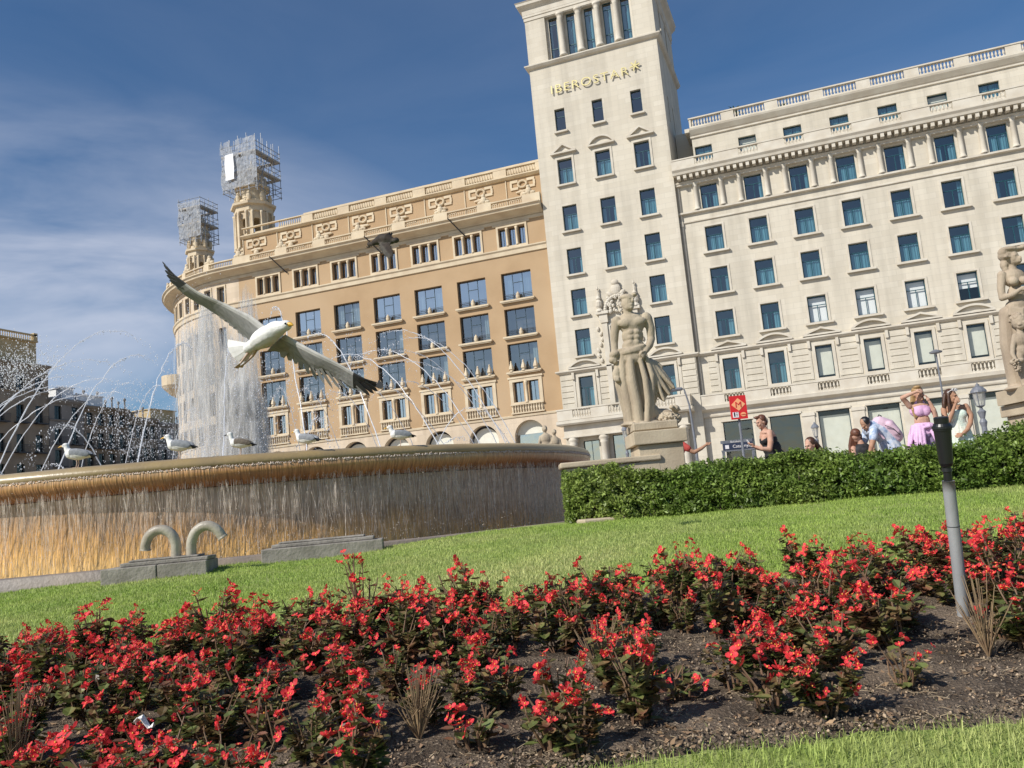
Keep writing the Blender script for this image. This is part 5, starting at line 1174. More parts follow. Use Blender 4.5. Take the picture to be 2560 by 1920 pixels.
def dry_plant(px, py, d, seed, label, H=.28):
    rr = random.Random(seed); p = at(px, py, d); l, w = to_lw(p); o = empty('dry_plant', lw(l, w, float(T(l, w))+.03), label=label, cat='dry plant'); m = M()
    for i in range(38):
        a = rr.random()*6.28; s = rr.random()*.13; h = H*(.5+.6*rr.random()); pts = [(0, 0, 0), (s*.4*math.cos(a), s*.4*math.sin(a), h*.4), (s*math.cos(a)+rr.gauss(0, .01), s*math.sin(a)+rr.gauss(0, .01), h)]; m.tube(pts, [.0035, .003, .0015], 4)
        if rr.random() < .5: q = np.array(pts[1]); m.tube([q, q+np.array([rr.gauss(0, .04), rr.gauss(0, .04), .07])], [.002, .001], 4)
    c = m.build('stems', K['dry'], o, world=False); 
dry_plant(2480, 1690, 3.8, 3, 'dry leafless brown plant standing on the soil right of the metal post', .34); dry_plant(40, 1800, 3.4, 4, 'dry brown stems at the left picture edge among the red flowers', .35)
dry_plant(1045, 1790, 3.35, 5, 'withered brown plant left of the bare soil in the middle of the bed', .26); dry_plant(1500, 1665, 4.0, 6, 'pale bare stems between the red flowers in the bed centre', .26)
# litter
def crumple(px, py, d, s, label, mt, name='paper_scrap', seed=2):
    rr = random.Random(seed); p = at(px, py, d); m = M(); n = 5; vs_ = [(s*(i/n-.5)*1.9, s*(j/n-.5), .03+.018*rr.random()+.02*math.sin(i*1.1)) for i in range(n+1) for j in range(n+1)]
    m.add(vs_, [[i*(n+1)+j, (i+1)*(n+1)+j, (i+1)*(n+1)+j+1, i*(n+1)+j+1] for i in range(n) for j in range(n)]); me = m.mesh(name, mt); o = link(name, me, loc=p, rz=.3); tag(o, label, 'litter'); so = o.modifiers.new('s', 'SOLIDIFY'); so.thickness = .002
K['paper'] = mat('white_paper', (.82, .80, .74), .6)
p = at(362, 1832, 3.15); crumple(362, 1832, 3.15, .034, 'scrap of white paper caught among the red flowers', K['paper'])
# metal post in the bed
b0 = at(2415, 1580, 4.5); l, w = to_lw(b0); zb = float(T(l, w)); post = empty('metal_post', lw(l, w, zb), label='grey metal post with black ribbed cap standing in the flower bed', cat='post')
tp = at(2352, 1042, 4.5); Hh = tp[2]-zb; tl = (tp-lw(l, w, zb))
def along(t): q = lw(l, w, zb)+tl*t; return q
m = M(); k = 12; m.tube([along(-.08)]+[along(.69*i/k) for i in range(1, k+1)], .031, 20); m.build('shaft', K['steel'], post, smooth=True)
m = M(); m.tube([along(.468), along(.471)], .0325, 20); m.build('seam', K['iron'], post)
z_ = lambda t: along(t)
m = M(); 
for t0, t1, r0, r1 in ((.685, .76, .021, .021), (.735, .752, .026, .024), (.76, .775, .028, .034), (.775, .935, .034, .043), (.935, .945, .047, .047), (.945, .955, .051, .050), (.955, .968, .047, .040), (.968, .972, .036, .036), (.972, .995, .036, .037), (.995, 1.0, .037, .03)):
    m.tube([z_(t0+.0004), z_(t1)], [r0, r1], 24)
m.build('cap', K['black_plastic'], post)
# trees far behind the rim
K['tleaf'] = mat('tree_leaf', (.06, .12, .022), .5, (.10, .17, .035), .6, 3, island=.5, trans=.35)
K['bark'] = mat('bark', (.12, .09, .06), .9, (.07, .05, .035), 8, bump=.5)
def tree(px, d, h, r, label, seed):
    rr = np.random.default_rng(seed); p = at(px, 1200, d); base = np.array([p[0], p[1], .98]); e = empty('tree', base, label=label, cat='tree', group='trees behind the fountain')
    m = M(); m.tube([(0, 0, -.1), (.1, .05, h*.3), (.05, .1, h*.6)], [.16, .12, .06], 8)
    for i in range(7):
        a = i*.9; m.tube([(.08, .05, h*(.3+.04*i)), (r*.6*math.cos(a), r*.6*math.sin(a), h*(.55+.04*i))], [.06, .02], 5)
    m.build('trunk', K['bark'], e, world=False)
    n = 5200; c = rr.normal(0, 1, (26, 3)); c /= np.linalg.norm(c, axis=1)[:, None]; c = c*np.array([r*.75, r*.75, h*.22])*rr.random((26, 1))**.4+np.array([0, 0, h*.66]); k = rr.integers(0, 26, n); P = c[k]+rr.normal(0, 1, (n, 3))*np.array([r*.22, r*.22, h*.075])
    V, F = leaves(P, np.tile([0, 0, .6], (n, 1)), .12+.14*rr.random(n), 1.0, .6); link('crown', raw_mesh('crown', V, F, K['tleaf']), e)
for i, (px, d, h, r) in enumerate([(150, 62, 4.6, 2.3), (215, 66, 4.2, 2.1), (290, 70, 3.9, 2.2), (350, 74, 4.2, 2.0), (410, 76, 4.2, 2.2), (470, 78, 4.3, 2.0)]):
    tree(px, d, h, r, ['light green tree behind the rim, next to the leftmost perched gull', 'low green tree just right of the leftmost perched gull', 'low dark green tree in front of the brown building', 'small tree in the spray behind the basin', 'small tree left of the white-headed perched gull', 'tree just behind the white-headed perched gull'][i], i)
# roof plants
def roof_palm(x, s, label, sd):
    rr = random.Random(sd); e = empty('roof_palm', (x, YA+1.6, az(29.0)), label=label, cat='palm', group='palms on the hotel roof'); m = M(); m.tube([(0, 0, 0), (0, 0, 1.1*s)], [.14, .1], 8); m.build('trunk', K['bark'], e, world=False); m = M()
    for i in range(26):
        a = rr.random()*6.28; el = rr.uniform(.1, 1.3); L_ = s*rr.uniform(.8, 1.2); pts = []
        for j in range(5):
            t = j/4; pts.append((L_*t*math.cos(el)*math.cos(a), L_*t*math.cos(el)*math.sin(a), 1.1*s+L_*t*math.sin(el)-.5*L_*t*t))
        for j in range(4):
            p, q = np.array(pts[j]), np.array(pts[j+1]); sd_ = np.array([-math.sin(a), math.cos(a), 0])*.07*s*(1.2-j/4); m.add([p-sd_, p+sd_, q+sd_*.7, q-sd_*.7], [[0, 1, 2, 3]])
    m.build('crown', K['tleaf'], e, world=False)
roof_palm(ax(-3.0), 1.2, 'largest palm rising over the hotel roof balustrade, centre of three', 1); roof_palm(ax(-5.6), .75, 'small palm on the hotel roof nearest the tower', 2); roof_palm(ax(.6), .8, 'small palm farthest from the tower on the hotel roof', 3)
# ------------------------------------------------------------------ statues
RZ = -YAW
def tilt_at(px, py, d):
    a = at(px, py, d); b = a+np.array([0, 0, .5])
    def pr(p): q = p-EYE; dd = q@Fv; return np.array([1280+FPX*(q@Rv)/dd, 960-FPX*(q@Uv)/dd])
    v = pr(b)-pr(a); return -v[0]/v[1]      # how far the upright leans in the photograph, per pixel of height
class Fig:      # turns sketch coordinates (zoomed crop) into the figure's own upright metres
    def __init__(s, ox, oy, zs, cx, cy, foot, d):
        s.ox, s.oy, s.zs, s.cx, s.cy, s.foot, s.d = ox, oy, zs, cx, cy, foot, d
        px, py = ox+cx/zs, oy+cy/zs; s.tl = tilt_at(px, (py+oy+foot/zs)/2, d); s.k = d/FPX/zs
        fx = cx+(foot-cy)*abs(s.tl); s.base = at(ox+fx/zs, oy+foot/zs, d)
    def __call__(s, zx, zy, y=0.): return np.array([(zx-s.cx-(zy-s.cy)*abs(s.tl))*s.k, y, (s.foot-zy)*s.k])
def chain(m, S, pts, rad, n=12): m.caps_chain([S(*p) for p in pts], rad, n)
K['statue2'] = mat('pinkish_statue_stone', (.46, .375, .275), .9, (.33, .26, .19), 3.0, 8, bump=.4, bscale=45, stretch=(1, 1, .55), col3=(.52, .43, .32))
S = Fig(1440, 660, 3.19, 415, 275, 1288, 14.5); g = S.k
man = empty('statue', S.base, RZ, label='stone statue of a bare-chested man in a cap with draped cloth and a sheep', cat='statue')
m = M()
m.ell(S(412, 285), (.115, .13, .155)); m.ell(S(416, 318, -.04), (.085, .09, .09)); m.ell(S(445, 276, -.115), (.02, .03, .035)); m.ell(S(432, 310, -.11), (.035, .03, .02)); m.ell(S(432, 335, -.10), (.045, .035, .03))
m.ell(S(420, 255, -.105), (.055, .03, .014)); m.ell(S(450, 258, -.095), (.03, .03, .014)); m.ell(S(362, 290, .0), (.015, .03, .04))
m.ell(S(408, 236), (.128, .135, .062), (.15, .12, 0)); m.ell(S(462, 226, -.06), (.05, .07, .03), (0, .3, 0)); m.ell(S(375, 232, .02), (.06, .09, .05))
chain(m, S, [(405, 330, .02), (425, 395, .02)], [.075, .09])
m.ell(S(445, 455, .02), (.235, .135, .20)); m.ell(S(388, 455, -.07), (.13, .055, .08), (0, .1, 0)); m.ell(S(490, 450, -.07), (.135, .055, .08), (0, -.1, 0))
m.ell(S(440, 395, .03), (.22, .09, .07)); m.ell(S(452, 560, .01), (.19, .12, .19)); m.ell(S(455, 640, .0), (.195, .125, .13))
for q in range(3):
    for s_ in (-1, 1): m.ell(S(455+s_*24, 535+q*42, -.095), (.055, .028, .045))
m.ell(S(562, 422, .02), (.098, .095, .11)); chain(m, S, [(570, 422, .02), (598, 510, .03), (604, 590, .04)], [.090, .078, .064]); chain(m, S, [(606, 590, .04), (585, 650, -.03), (545, 705, -.10)], [.068, .066, .048])
m.ell(S(525, 725, -.14), (.062, .05, .05), (0, .4, 0))
for q in range(4): chain(m, S, [(515+q*8, 708+q*9, -.15), (500+q*7, 728+q*8, -.19), (510+q*7, 740+q*7, -.17)], [.017, .016, .013], 8)
chain(m, S, [(535, 706, -.17), (512, 712, -.20)], [.018, .014], 8)
m.ell(S(320, 434, .02), (.095, .09, .11)); chain(m, S, [(317, 432, .02), (305, 520, .02), (303, 610, .02)], [.086, .076, .062]); chain(m, S, [(303, 610, .02), (305, 680, -.02), (305, 760, -.06)], [.066, .060, .045])
m.ell(S(303, 700, -.03), (.10, .10, .075), (0, -.3, 0)); m.ell(S(290, 745, -.03), (.075, .08, .06)); m.ell(S(318, 860, -.05), (.075, .06, .13), (0, .2, 0)); m.ell(S(325, 905, -.07), (.065, .05, .05))
for q in range(4): chain(m, S, [(300+q*10, 890, -.11), (302+q*10, 915, -.13), (310+q*10, 925, -.12)], [.016, .015, .013], 8)
# drapery: hip roll, long falling folds and the lifted corner
for q in range(12):
    t = q/11; chain(m, S, [(345+20*t, 668+4*math.sin(q), -.05+.02*(q % 3)), (420+40*t, 700-30*t, -.14), (520+20*t, 690-50*t, -.10)], [.03, .035, .028], 8) if q % 3 == 0 else None
m.ell(S(445, 690, -.03), (.235, .15, .09), (0, -.12, 0)); m.ell(S(455, 740, 0), (.24, .16, .14))
folds = [((365, 700), (372, 900), (415, 1100), (440, 1278), -.05, .075), ((425, 760), (440, 930), (480, 1120), (500, 1284), -.13, .08), 
         ((505, 770), (545, 930), (565, 1100), (560, 1282), -.15, .055), ((560, 760), (600, 900), (600, 1010), (590, 1270), -.09, .055), ((590, 770), (640, 890), (650, 1000), (590, 1200), .02, .05), ((400, 740), (450, 1000), (500, 1200), (500, 1280), .05, .13), ((480, 760), (520, 1000), (545, 1180), (545, 1280), .04, .13), ((540, 770), (570, 950), (570, 1100), (570, 1280), .06, .11)]
for a, b, c, d_, y, r in folds: chain(m, S, [(a[0], a[1], y*.8), (b[0], b[1], y), (c[0], c[1], y), (d_[0], d_[1], y*.9)], [r*.8, r, r*1.05, r], 10)
for a, b, c, y in (((600, 790), (690, 900), (785, 1010), .0), ((590, 800), (660, 930), (745, 1060), -.03), ((580, 820), (640, 950), (700, 1105), -.05), ((600, 780), (700, 880), (780, 985), .05), ((570, 830), (610, 960), (640, 1050), -.02), ((600, 780), (650, 800), (690, 830), .04)):
    chain(m, S, [(a[0], a[1], y), (b[0], b[1], y), (c[0], c[1], y)], [.06, .045, .028], 10)
m.add([S(560, 800, .02), S(780, 1010, .03), S(700, 1110, .0), S(600, 1020, -.02), S(560, 800, .08), S(780, 1010, .09), S(700, 1110, .07), S(600, 1020, .05)], [[0, 1, 2, 3], [7, 6, 5, 4], [0, 4, 5, 1], [1, 5, 6, 2], [2, 6, 7, 3], [3, 7, 4, 0]])
chain(m, S, [(325, 780, 0), (335, 950, .02), (360, 1060, .04), (390, 1120, .05)], [.06, .055, .04, .035], 8); chain(m, S, [(345, 930, 0), (355, 1040, .02), (395, 1180, .02), (405, 1260, .02)], [.05, .045, .05, .05], 8)
m.ell(S(440, 1275, -.14), (.05, .10, .035)); m.ell(S(525, 1280, -.17), (.06, .11, .035))
m.ell(S(590, 1200, .1), (.2, .2, .2)); m.ell(S(530, 1270, .05), (.38, .24, .06)); m.ell(S(690, 1230, .12), (.24, .2, .15))
o = link('figure', sculpt(m, .012, K['statue'], 5, name='figure'), man)
m = M(); ls_ = []
m.ell(S(735, 1255, -.02), (.20, .16, .115), (0, .1, 0)); m.ell(S(790, 1180, -.06), (.075, .085, .065), (0, .3, 0)); m.ell(S(755, 1170, -.13), (.045, .06, .04)); m.ell(S(818, 1185, -.02), (.045, .02, .02), (0, .5, 0)); m.ell(S(770, 1285, -.14), (.10, .04, .03))
rr = random.Random(5)
for i in range(170):
    a = rr.random()*6.28; t = rr.uniform(-1, .9); q = S(735, 1255, -.02)+np.array([.205*math.sqrt(1-t*t)*math.cos(a), .165*math.sqrt(1-t*t)*math.sin(a), .115*t]); m.ell(q, (.024, .024, .02), n=8)
link('sheep', sculpt(m, .009, K['statue'], 1, name='sheep'), man)
def plinth(parent, x0, x1, z0, zc, zt, y0, y1, capo=.07, mt='plinth'):
    m = M(); m.box(x0-capo, x1+capo, y0-capo, y1+capo, zc, zt); o = m.build('pedestal_cap', K[mt], parent, world=False); b = o.modifiers.new('b', 'BEVEL'); b.width = .015; b.segments = 2
    m = M(); m.box(x0, x1, y0, y1, z0, zc-.002); o = m.build('pedestal', K[mt], parent, world=False); b = o.modifiers.new('b', 'BEVEL'); b.width = .012
q1 = S(425, 1350); q2 = S(835, 1290); q3 = S(430, 1462)
m = M(); m.box(q1[0]+.02, q2[0]-.12, -.42, .5, S(425, 1345)[2], .02); o = m.build('base_block', K['statue'], man, world=False); b = o.modifiers.new('b', 'BEVEL'); b.width = .02
x0_ = S(425, 1400)[0]; x1_ = S(835, 1380)[0]; plinth(man, x0_+.07, x1_-.07, -2.0, S(430, 1455)[2], S(430, 1352)[2], -.5, .55)
w0_ = empty('stone_bench_wall', lw(1.05, 14.0, 1.0), RZ, label='low pale stone wall below the statue at the basin\'s right end', cat='wall')
a_ = at(1408, 1172, 14.0); b_ = at(1650, 1135, 14.0); la = to_lw(a_)[0]; lb = to_lw(b_)[0]
m = M(); m.box(la-1.05, lb-1.05, -.02, .6, -.4, a_[2]-1.0); o = m.build('wall', K['plinth'], w0_, world=False); bv = o.modifiers.new('b', 'BEVEL'); bv.width = .04; bv.segments = 3
m = M(); m.box(la-1.05-.05, lb-1.05, -.07, .65, a_[2]-1.0+.002, a_[2]-1.0+.09); o = m.build('coping', K['plinth'], w0_, world=False); bv = o.modifiers.new('b', 'BEVEL'); bv.width = .02; bv.segments = 2

# woman and child at the right edge
S = Fig(2400, 580, 3.319, 430, 150, 1280, 14.5)
wom = empty('statue', S.base, RZ, label='stone statue of a woman with a raised arm and a child holding grapes', cat='statue')
m = M()
m.ell(S(430, 180), (.10, .12, .15)); m.ell(S(455, 205, -.06), (.07, .07, .08)); m.ell(S(462, 195, -.125), (.018, .03, .035)); m.ell(S(462, 222, -.105), (.04, .03, .02)); m.ell(S(385, 150, .04), (.13, .13, .10)); m.ell(S(350, 120, .02), (.07, .1, .08)); m.ell(S(400, 105, 0), (.17, .13, .055), (0, .1, 0)); m.ell(S(480, 105, 0), (.13, .11, .045)); m.ell(S(375, 225, .06), (.06, .08, .10)); m.ell(S(385, 265, .05), (.05, .06, .06))
for i in range(26): m.ell(S(350+rr.random()*90, 100+rr.random()*100, rr.uniform(-.1, .1)), (.035, .035, .025), n=8)
chain(m, S, [(432, 240, .02), (440, 300, .02)], [.06, .075]); m.ell(S(450, 350, .02), (.20, .12, .17)); m.ell(S(415, 390, -.10), (.085, .07, .075)); m.ell(S(505, 390, -.10), (.085, .07, .075)); m.ell(S(470, 500, .02), (.15, .11, .19)); m.ell(S(475, 600, .02), (.20, .14, .15)); m.ell(S(480, 660, .02), (.24, .16, .16))
m.ell(S(345, 320, .02), (.075, .075, .09)); chain(m, S, [(345, 325, .02), (335, 430, 0), (340, 515, -.02)], [.072, .064, .055]); chain(m, S, [(340, 515, -.02), (400, 505, -.12), (450, 470, -.17)], [.056, .048, .036]); m.ell(S(470, 465, -.19), (.06, .03, .045))
for q in range(4): chain(m, S, [(470, 452+q*9, -.21), (495, 450+q*9, -.22), (512, 455+q*8, -.20)], [.014, .013, .011], 8)
m.ell(S(575, 320, .02), (.075, .075, .09)); chain(m, S, [(575, 320, .02), (640, 250, 0), (660, 170, -.02)], [.072, .06, .052]); chain(m, S, [(660, 170, -.02), (600, 110, -.02), (530, 90, -.03)], [.054, .045, .034]); m.ell(S(505, 90, -.05), (.06, .04, .03))
for a, b, c, y, r in (((400, 640), (420, 900), (500, 1270), .08, .13), ((470, 640), (500, 900), (560, 1270), .1, .16), ((560, 650), (590, 900), (620, 1270), .08, .13), ((440, 700), (470, 1000), (520, 1270), -.04, .05), ((520, 660), (550, 950), (580, 1275), -.10, .055), ((570, 660), (610, 950), (630, 1275), -.06, .055), ((600, 650), (650, 900), (660, 1275), .0, .06)): chain(m, S, [(*a, y), (*b, y), (*c, y)], [r*.9, r, r*1.1], 10)
for q in range(5): chain(m, S, [(390, 610+q*14, -.08), (470, 640+q*12, -.16), (570, 620+q*14, -.08)], [.03, .03, .03], 8)
m.ell(S(560, 1280, .04), (.36, .26, .06))
link('figure', sculpt(m, .012, K['statue2'], 3, name='figure'), wom)
m = M()
m.ell(S(425, 745, -.22), (.115, .125, .135)); m.ell(S(428, 790, -.28), (.07, .06, .05)); m.ell(S(432, 760, -.345), (.018, .025, .022)); m.ell(S(445, 775, -.32), (.045, .03, .025)); m.ell(S(405, 775, -.32), (.04, .03, .025))
for i in range(60): a = rr.random()*6.28; t = rr.uniform(.0, 1); m.ell(S(425, 735, -.21)+np.array([.118*math.cos(a)*math.sqrt(1-t*t*.9), .12*math.sin(a)*math.sqrt(1-t*t*.9)+.02, .13*t]), (.028, .028, .024), n=8)
chain(m, S, [(432, 815, -.22), (438, 850, -.22)], [.05, .06]); m.ell(S(440, 900, -.22), (.135, .10, .14)); m.ell(S(452, 985, -.22), (.125, .10, .12)); m.ell(S(395, 865, -.22), (.055, .055, .06))
chain(m, S, [(390, 870, -.22), (370, 950, -.24), (362, 1010, -.26)], [.048, .042, .038]); chain(m, S, [(362, 1010, -.26), (375, 1060, -.30)], [.038, .03]); m.ell(S(380, 1080, -.32), (.04, .04, .035))
chain(m, S, [(490, 865, -.22), (540, 900, -.22), (570, 870, -.2)], [.048, .04, .035]); chain(m, S, [(425, 1020, -.22), (440, 1130, -.23), (470, 1270, -.22)], [.08, .062, .042]); chain(m, S, [(480, 1020, -.2), (510, 1130, -.2), (540, 1270, -.18)], [.08, .062, .042]); m.ell(S(465, 1275, -.28), (.04, .08, .03)); m.ell(S(540, 1275, -.25), (.04, .08, .03))
link('child', sculpt(m, .010, K['statue2'], 2, name='child'), wom)
m = M()
for i in range(70):
    t = rr.random(); a = rr.random()*6.28; q = .085*(1-.6*t)*rr.random()**.5; m.ell(S(375, 1075, -.33)+np.array([q*math.cos(a), q*math.sin(a)*.8, -.20*t+.03]), (.021, .021, .021), n=8)
m.ell(S(350, 1080, -.32), (.06, .05, .05)); m.ell(S(415, 1070, -.32), (.06, .04, .04))
m.build('grapes', K['statue2'], wom, world=False, smooth=True)
x0_ = S(385, 1300)[0]+.12; z1__ = S(400, 1290)[2]; zc_ = S(380, 1500)[2]
m = M(); m.box(x0_, x0_+1.35, -.5, .55, S(380, 1400)[2], .0); m.build('base_block', K['plinth'], wom, world=False)
xc_ = S(375, 1450)[0]+.27; plinth(wom, xc_+.08, xc_+1.55, -2.2, zc_, S(370, 1402)[2], -.55, .6)

# pair of small figures on a pedestal behind the basin
b0 = at(1374, 1112, 30); pr = empty('statue', (b0[0], b0[1], b0[2]-.75), RZ, label='small weathered statue of two embracing children behind the basin rim', cat='statue')
m = M()
for x, h, s_ in ((-.12, 0, 1.0), (.20, -.14, .85)):
    m.ell((x, 0, 1.32+h), (.10*s_, .11, .13*s_)); m.ell((x+.03, -.11, 1.31+h), (.02, .03, .03)); chain_ = lambda p, r: m.caps_chain(p, r, 10); chain_([(x, 0, 1.18+h), (x, 0, 1.1+h)], [.05, .06]); m.ell((x, 0, .98+h), (.20*s_, .13, .20)); m.ell((x, 0, .7+h), (.19*s_, .14, .22))
    chain_([(x-.17*s_, 0, 1.04+h), (x-.24*s_, -.03, .8+h), (x-.10, -.14, .68+h)], [.06, .05, .04]); chain_([(x+.17*s_, 0, 1.04+h), (x+.22*s_, -.03, .8+h), (x+.08, -.14, .7+h)], [.06, .05, .04])
    chain_([(x-.08, 0, .6+h), (x-.08, 0, 0)], [.1, .06]); chain_([(x+.08, 0, .6+h), (x+.08, 0, 0)], [.1, .06])
m.ell((.03, 0, .02), (.4, .25, .08))
link('figure', sculpt(m, .02, K['statue'], 2, name='figure'), pr); m = M(); m.box(-.45, .45, -.35, .35, -2.4, -.0); m.build('pedestal', K['plinth'], pr, world=False)

# ------------------------------------------------------------------ gulls
K['gwhite'] = mat('white_feathers', (.80, .79, .77), .75, (.70, .69, .67), 30, bump=.15, bscale=120, coord='obj'); K['ggrey'] = mat('grey_feathers', (.27, .285, .31), .7, (.20, .21, .23), 30, bump=.3, bscale=90, coord='obj'); K['gblack'] = mat('black_feathers', (.02, .02, .024), .6)
K['gbrown'] = mat('mottled_brown_feathers', (.20, .16, .12), .75, (.09, .07, .055), 35, coord='obj'); K['beak'] = mat('yellow_beak', (.75, .42, .05), .4); K['gleg'] = mat('pale_leg', (.62, .45, .36), .6)
def perched_gull(px, py, d, rz, label, s=1.0, young=False, slim=False, group='gulls perched on the basin rim'):
    p = at(px, py, d); e = empty('gull', p, rz, label=label, cat='gull', group=group); e.scale = (s, s, s)
    m = M(); m.ell((0, 0, .20), (.165, .085, .085), (0, .18, 0)); m.ell((-.07, 0, .215), (.09, .08, .08)); m.ell((.12, 0, .185), (.11, .06, .05), (0, .2, 0))
    hz = .375 if slim else .345; m.caps_chain([(-.10, 0, .24), (-.135, 0, .29), (-.145, 0, hz-.01)], [.06, .043, .038], 12); m.ell((-.155, 0, hz), (.05, .04, .04)); m.ell((-.19, 0, hz-.006), (.025, .022, .02))
    for s_ in (-1, 1): m.ell((.06, s_*.068, .215), (.17, .028, .065), (0, .2, 0)); m.caps_chain([(.14, s_*.045, .195), (.29, s_*.015, .155)], [.03, .009], 8)
    m.caps_chain([(.15, 0, .17), (.25, 0, .145)], [.035, .012], 8)
    def mf(c, n):
        if c[0] > .215: return 2
        if c[0] > -.075 and c[2] > .19-.25*max(0, c[0]) and (abs(c[1]) > .045 or c[2] > .24): return 1
        return 0
    me = sculpt(m, .006, [K['gbrown'] if young else K['gwhite'], K['gbrown'] if young else K['ggrey'], K['gblack']], 3, mf, 'body')
    if young:
        me.materials[0] = K['gwhite']
    link('body', me, e)
    m = M(); m.caps_chain([(-.205, 0, hz-.004), (-.235, 0, hz-.01), (-.262, 0, hz-.02)], [.013, .010, .005], 8); link('beak', m.mesh('beak', K['gblack'] if young else K['beak'], smooth=True), e)
    m = M(); 
    for s_ in (-1, 1): m.ell((-.175, s_*.036, hz+.008), (.006, .004, .006), n=8)
    link('eyes', m.mesh('eyes', K['gblack']), e)
    for s_ in (-1, 1):
        m = M(); m.tube([(.01, s_*.03, .14), (.02, s_*.03, .07), (.005, s_*.03, .008)], [.009, .006, .006], 6)
        for a in (-.5, 0, .5): m.tube([(.005, s_*.03, .006), (-.05*math.cos(a), s_*.03+.05*math.sin(a), .004)], [.005, .003], 5)
        link('leg', m.mesh('leg', K['gleg']), e)
def rim_at(px, rr_=7.85, z=2.6):      # nearest point of the rim circle along the ray of that column
    for t in np.linspace(11, 30, 2000):
        q = at(px, 1180, t); 
        if math.hypot(q[0]-FC[0], q[1]-FC[1]) < rr_: return q, t
    return q, t
def on_rim(px, rz, label, **kw):
    q, t = rim_at(px); 
    # base point sits on the rim top
    e_ = np.array([q[0], q[1], 2.598]); v = e_-EYE; dd = float(v@Fv); x = 1280+FPX*float(v@Rv)/dd; y = 960-FPX*float(v@Uv)/dd
    perched_gull(x, y, dd, rz, label, **kw)
on_rim(192, RZ+.05, 'leftmost perched gull, hunched low on the rim with its head drawn in', s=.98)
on_rim(448, RZ-.05, 'white-headed gull standing upright on the rim left of the central plume', s=1.0)
on_rim(602, RZ+.05, 'slim gull with brown wings and a dark bill, right of the white-headed one', s=.86, young=True, slim=True)
on_rim(768, RZ-.3, 'perched gull tucked head-down on the rim below the long wing', s=.92)
on_rim(1005, RZ+.1, 'rightmost perched gull, standing in front of the arched windows', s=.92)

# the big gull in flight
zq = lambda a, b: (400+a/3.317, 640+b/3.317)
def G(a, b, dd=0.): return at(*zq(a, b), 4.7+dd)
gb = G(900, 650); fg = empty('gull', gb, label='large white gull in full flight with both long wings spread', cat='gull')
m = M()
def el2(c, r, ax_dir, n=14):   # ellipsoid with its long axis along a direction
    d_ = np.array(ax_dir)/np.linalg.norm(ax_dir); mtx = Vector(d_).to_track_quat('X', 'Z').to_euler(); m.ell(c-gb, r, (mtx.x, mtx.y, mtx.z), n)
bd = G(1010, 590, -.10)-G(740, 760, .12)
el2(G(875, 670, 0), (.145, .060, .056), bd); el2(G(945, 622, -.04), (.09, .052, .05), bd); el2(G(790, 733, .07), (.12, .042, .038), bd)
hc = G(1035, 580, -.10); el2(hc, (.044, .032, .031), G(1095, 563, -.12)-hc); m.caps_chain([G(950, 615, -.05)-gb, G(1010, 590, -.09)-gb], [.048, .035], 12); m.caps_chain([hc-gb, G(1072, 569, -.12)-gb], [.024, .012], 10)
def wing(lead, trail, nd, thick=.022):
    """lofted wing between a leading and a trailing edge; nd is the distance along it"""
    k = 22; A = smooth_path([G(*p) for p in lead], 8); B = smooth_path([G(*p) for p in trail], 8)
    def res(P, n):
        P = np.array(P); L_ = np.r_[0, np.cumsum(np.linalg.norm(np.diff(P, axis=0), axis=1))]; t = np.linspace(0, L_[-1], n); return np.stack([np.interp(t, L_, P[:, i]) for i in range(3)], 1)
    A = res(A, k); B = res(B, k); V = []; prof = [(0, 0), (.06, .55), (.18, 1), (.35, .75), (.6, .32), (1, .04), (.6, -.22), (.35, -.35), (.15, -.45), (.05, -.35)]
    for i in range(k):
        t = i/(k-1); ch = B[i]-A[i]; c_ = np.linalg.norm(ch)+1e-6; sp = (A[min(i+1, k-1)]-A[max(i-1, 0)]); nrm = np.cross(ch, sp); nrm /= np.linalg.norm(nrm)+1e-9
        if nrm[2] < 0: nrm = -nrm
        th = min(thick, c_*.25)*(1-.7*t); camb = -.10*c_*(1-.5*t)
        for u, v in prof: V.append(A[i]+ch*u+nrm*(v*th+camb*4*u*(u-1)*-1*.35)-gb)
    n = len(prof); F = [[i*n+j, i*n+(j+1) % n, (i+1)*n+(j+1) % n, (i+1)*n+j] for i in range(k-1) for j in range(n)]; F += [list(range(n)), [(k-1)*n+j for j in range(n)][::-1]]
    return V, F, A, B
LW = ([(880, 590, .0), (760, 500, .08), (640, 440, .18), (520, 385, .26), (400, 335, .30), (300, 285, .34), (200, 215, .36), (120, 155, .37), (50, 75, .38)], [(765, 720, .34), (640, 615, .42), (500, 510, .48), (370, 425, .52), (250, 355, .52), (175, 300, .47), (130, 245, .44), (90, 165, .42), (52, 80, .385)])
RW = ([(1040, 650, -.02), (1130, 705, -.08), (1260, 775, -.18), (1390, 842, -.27), (1500, 900, -.32), (1600, 960, -.36), (1700, 1015, -.38), (1800, 1045, -.40)], [(890, 785, .30), (1040, 808, .22), (1150, 872, .12), (1280, 948, .02), (1400, 990, -.07), (1510, 1035, -.20), (1600, 1095, -.26), (1690, 1085, -.32), (1800, 1050, -.40)])
wm = M()
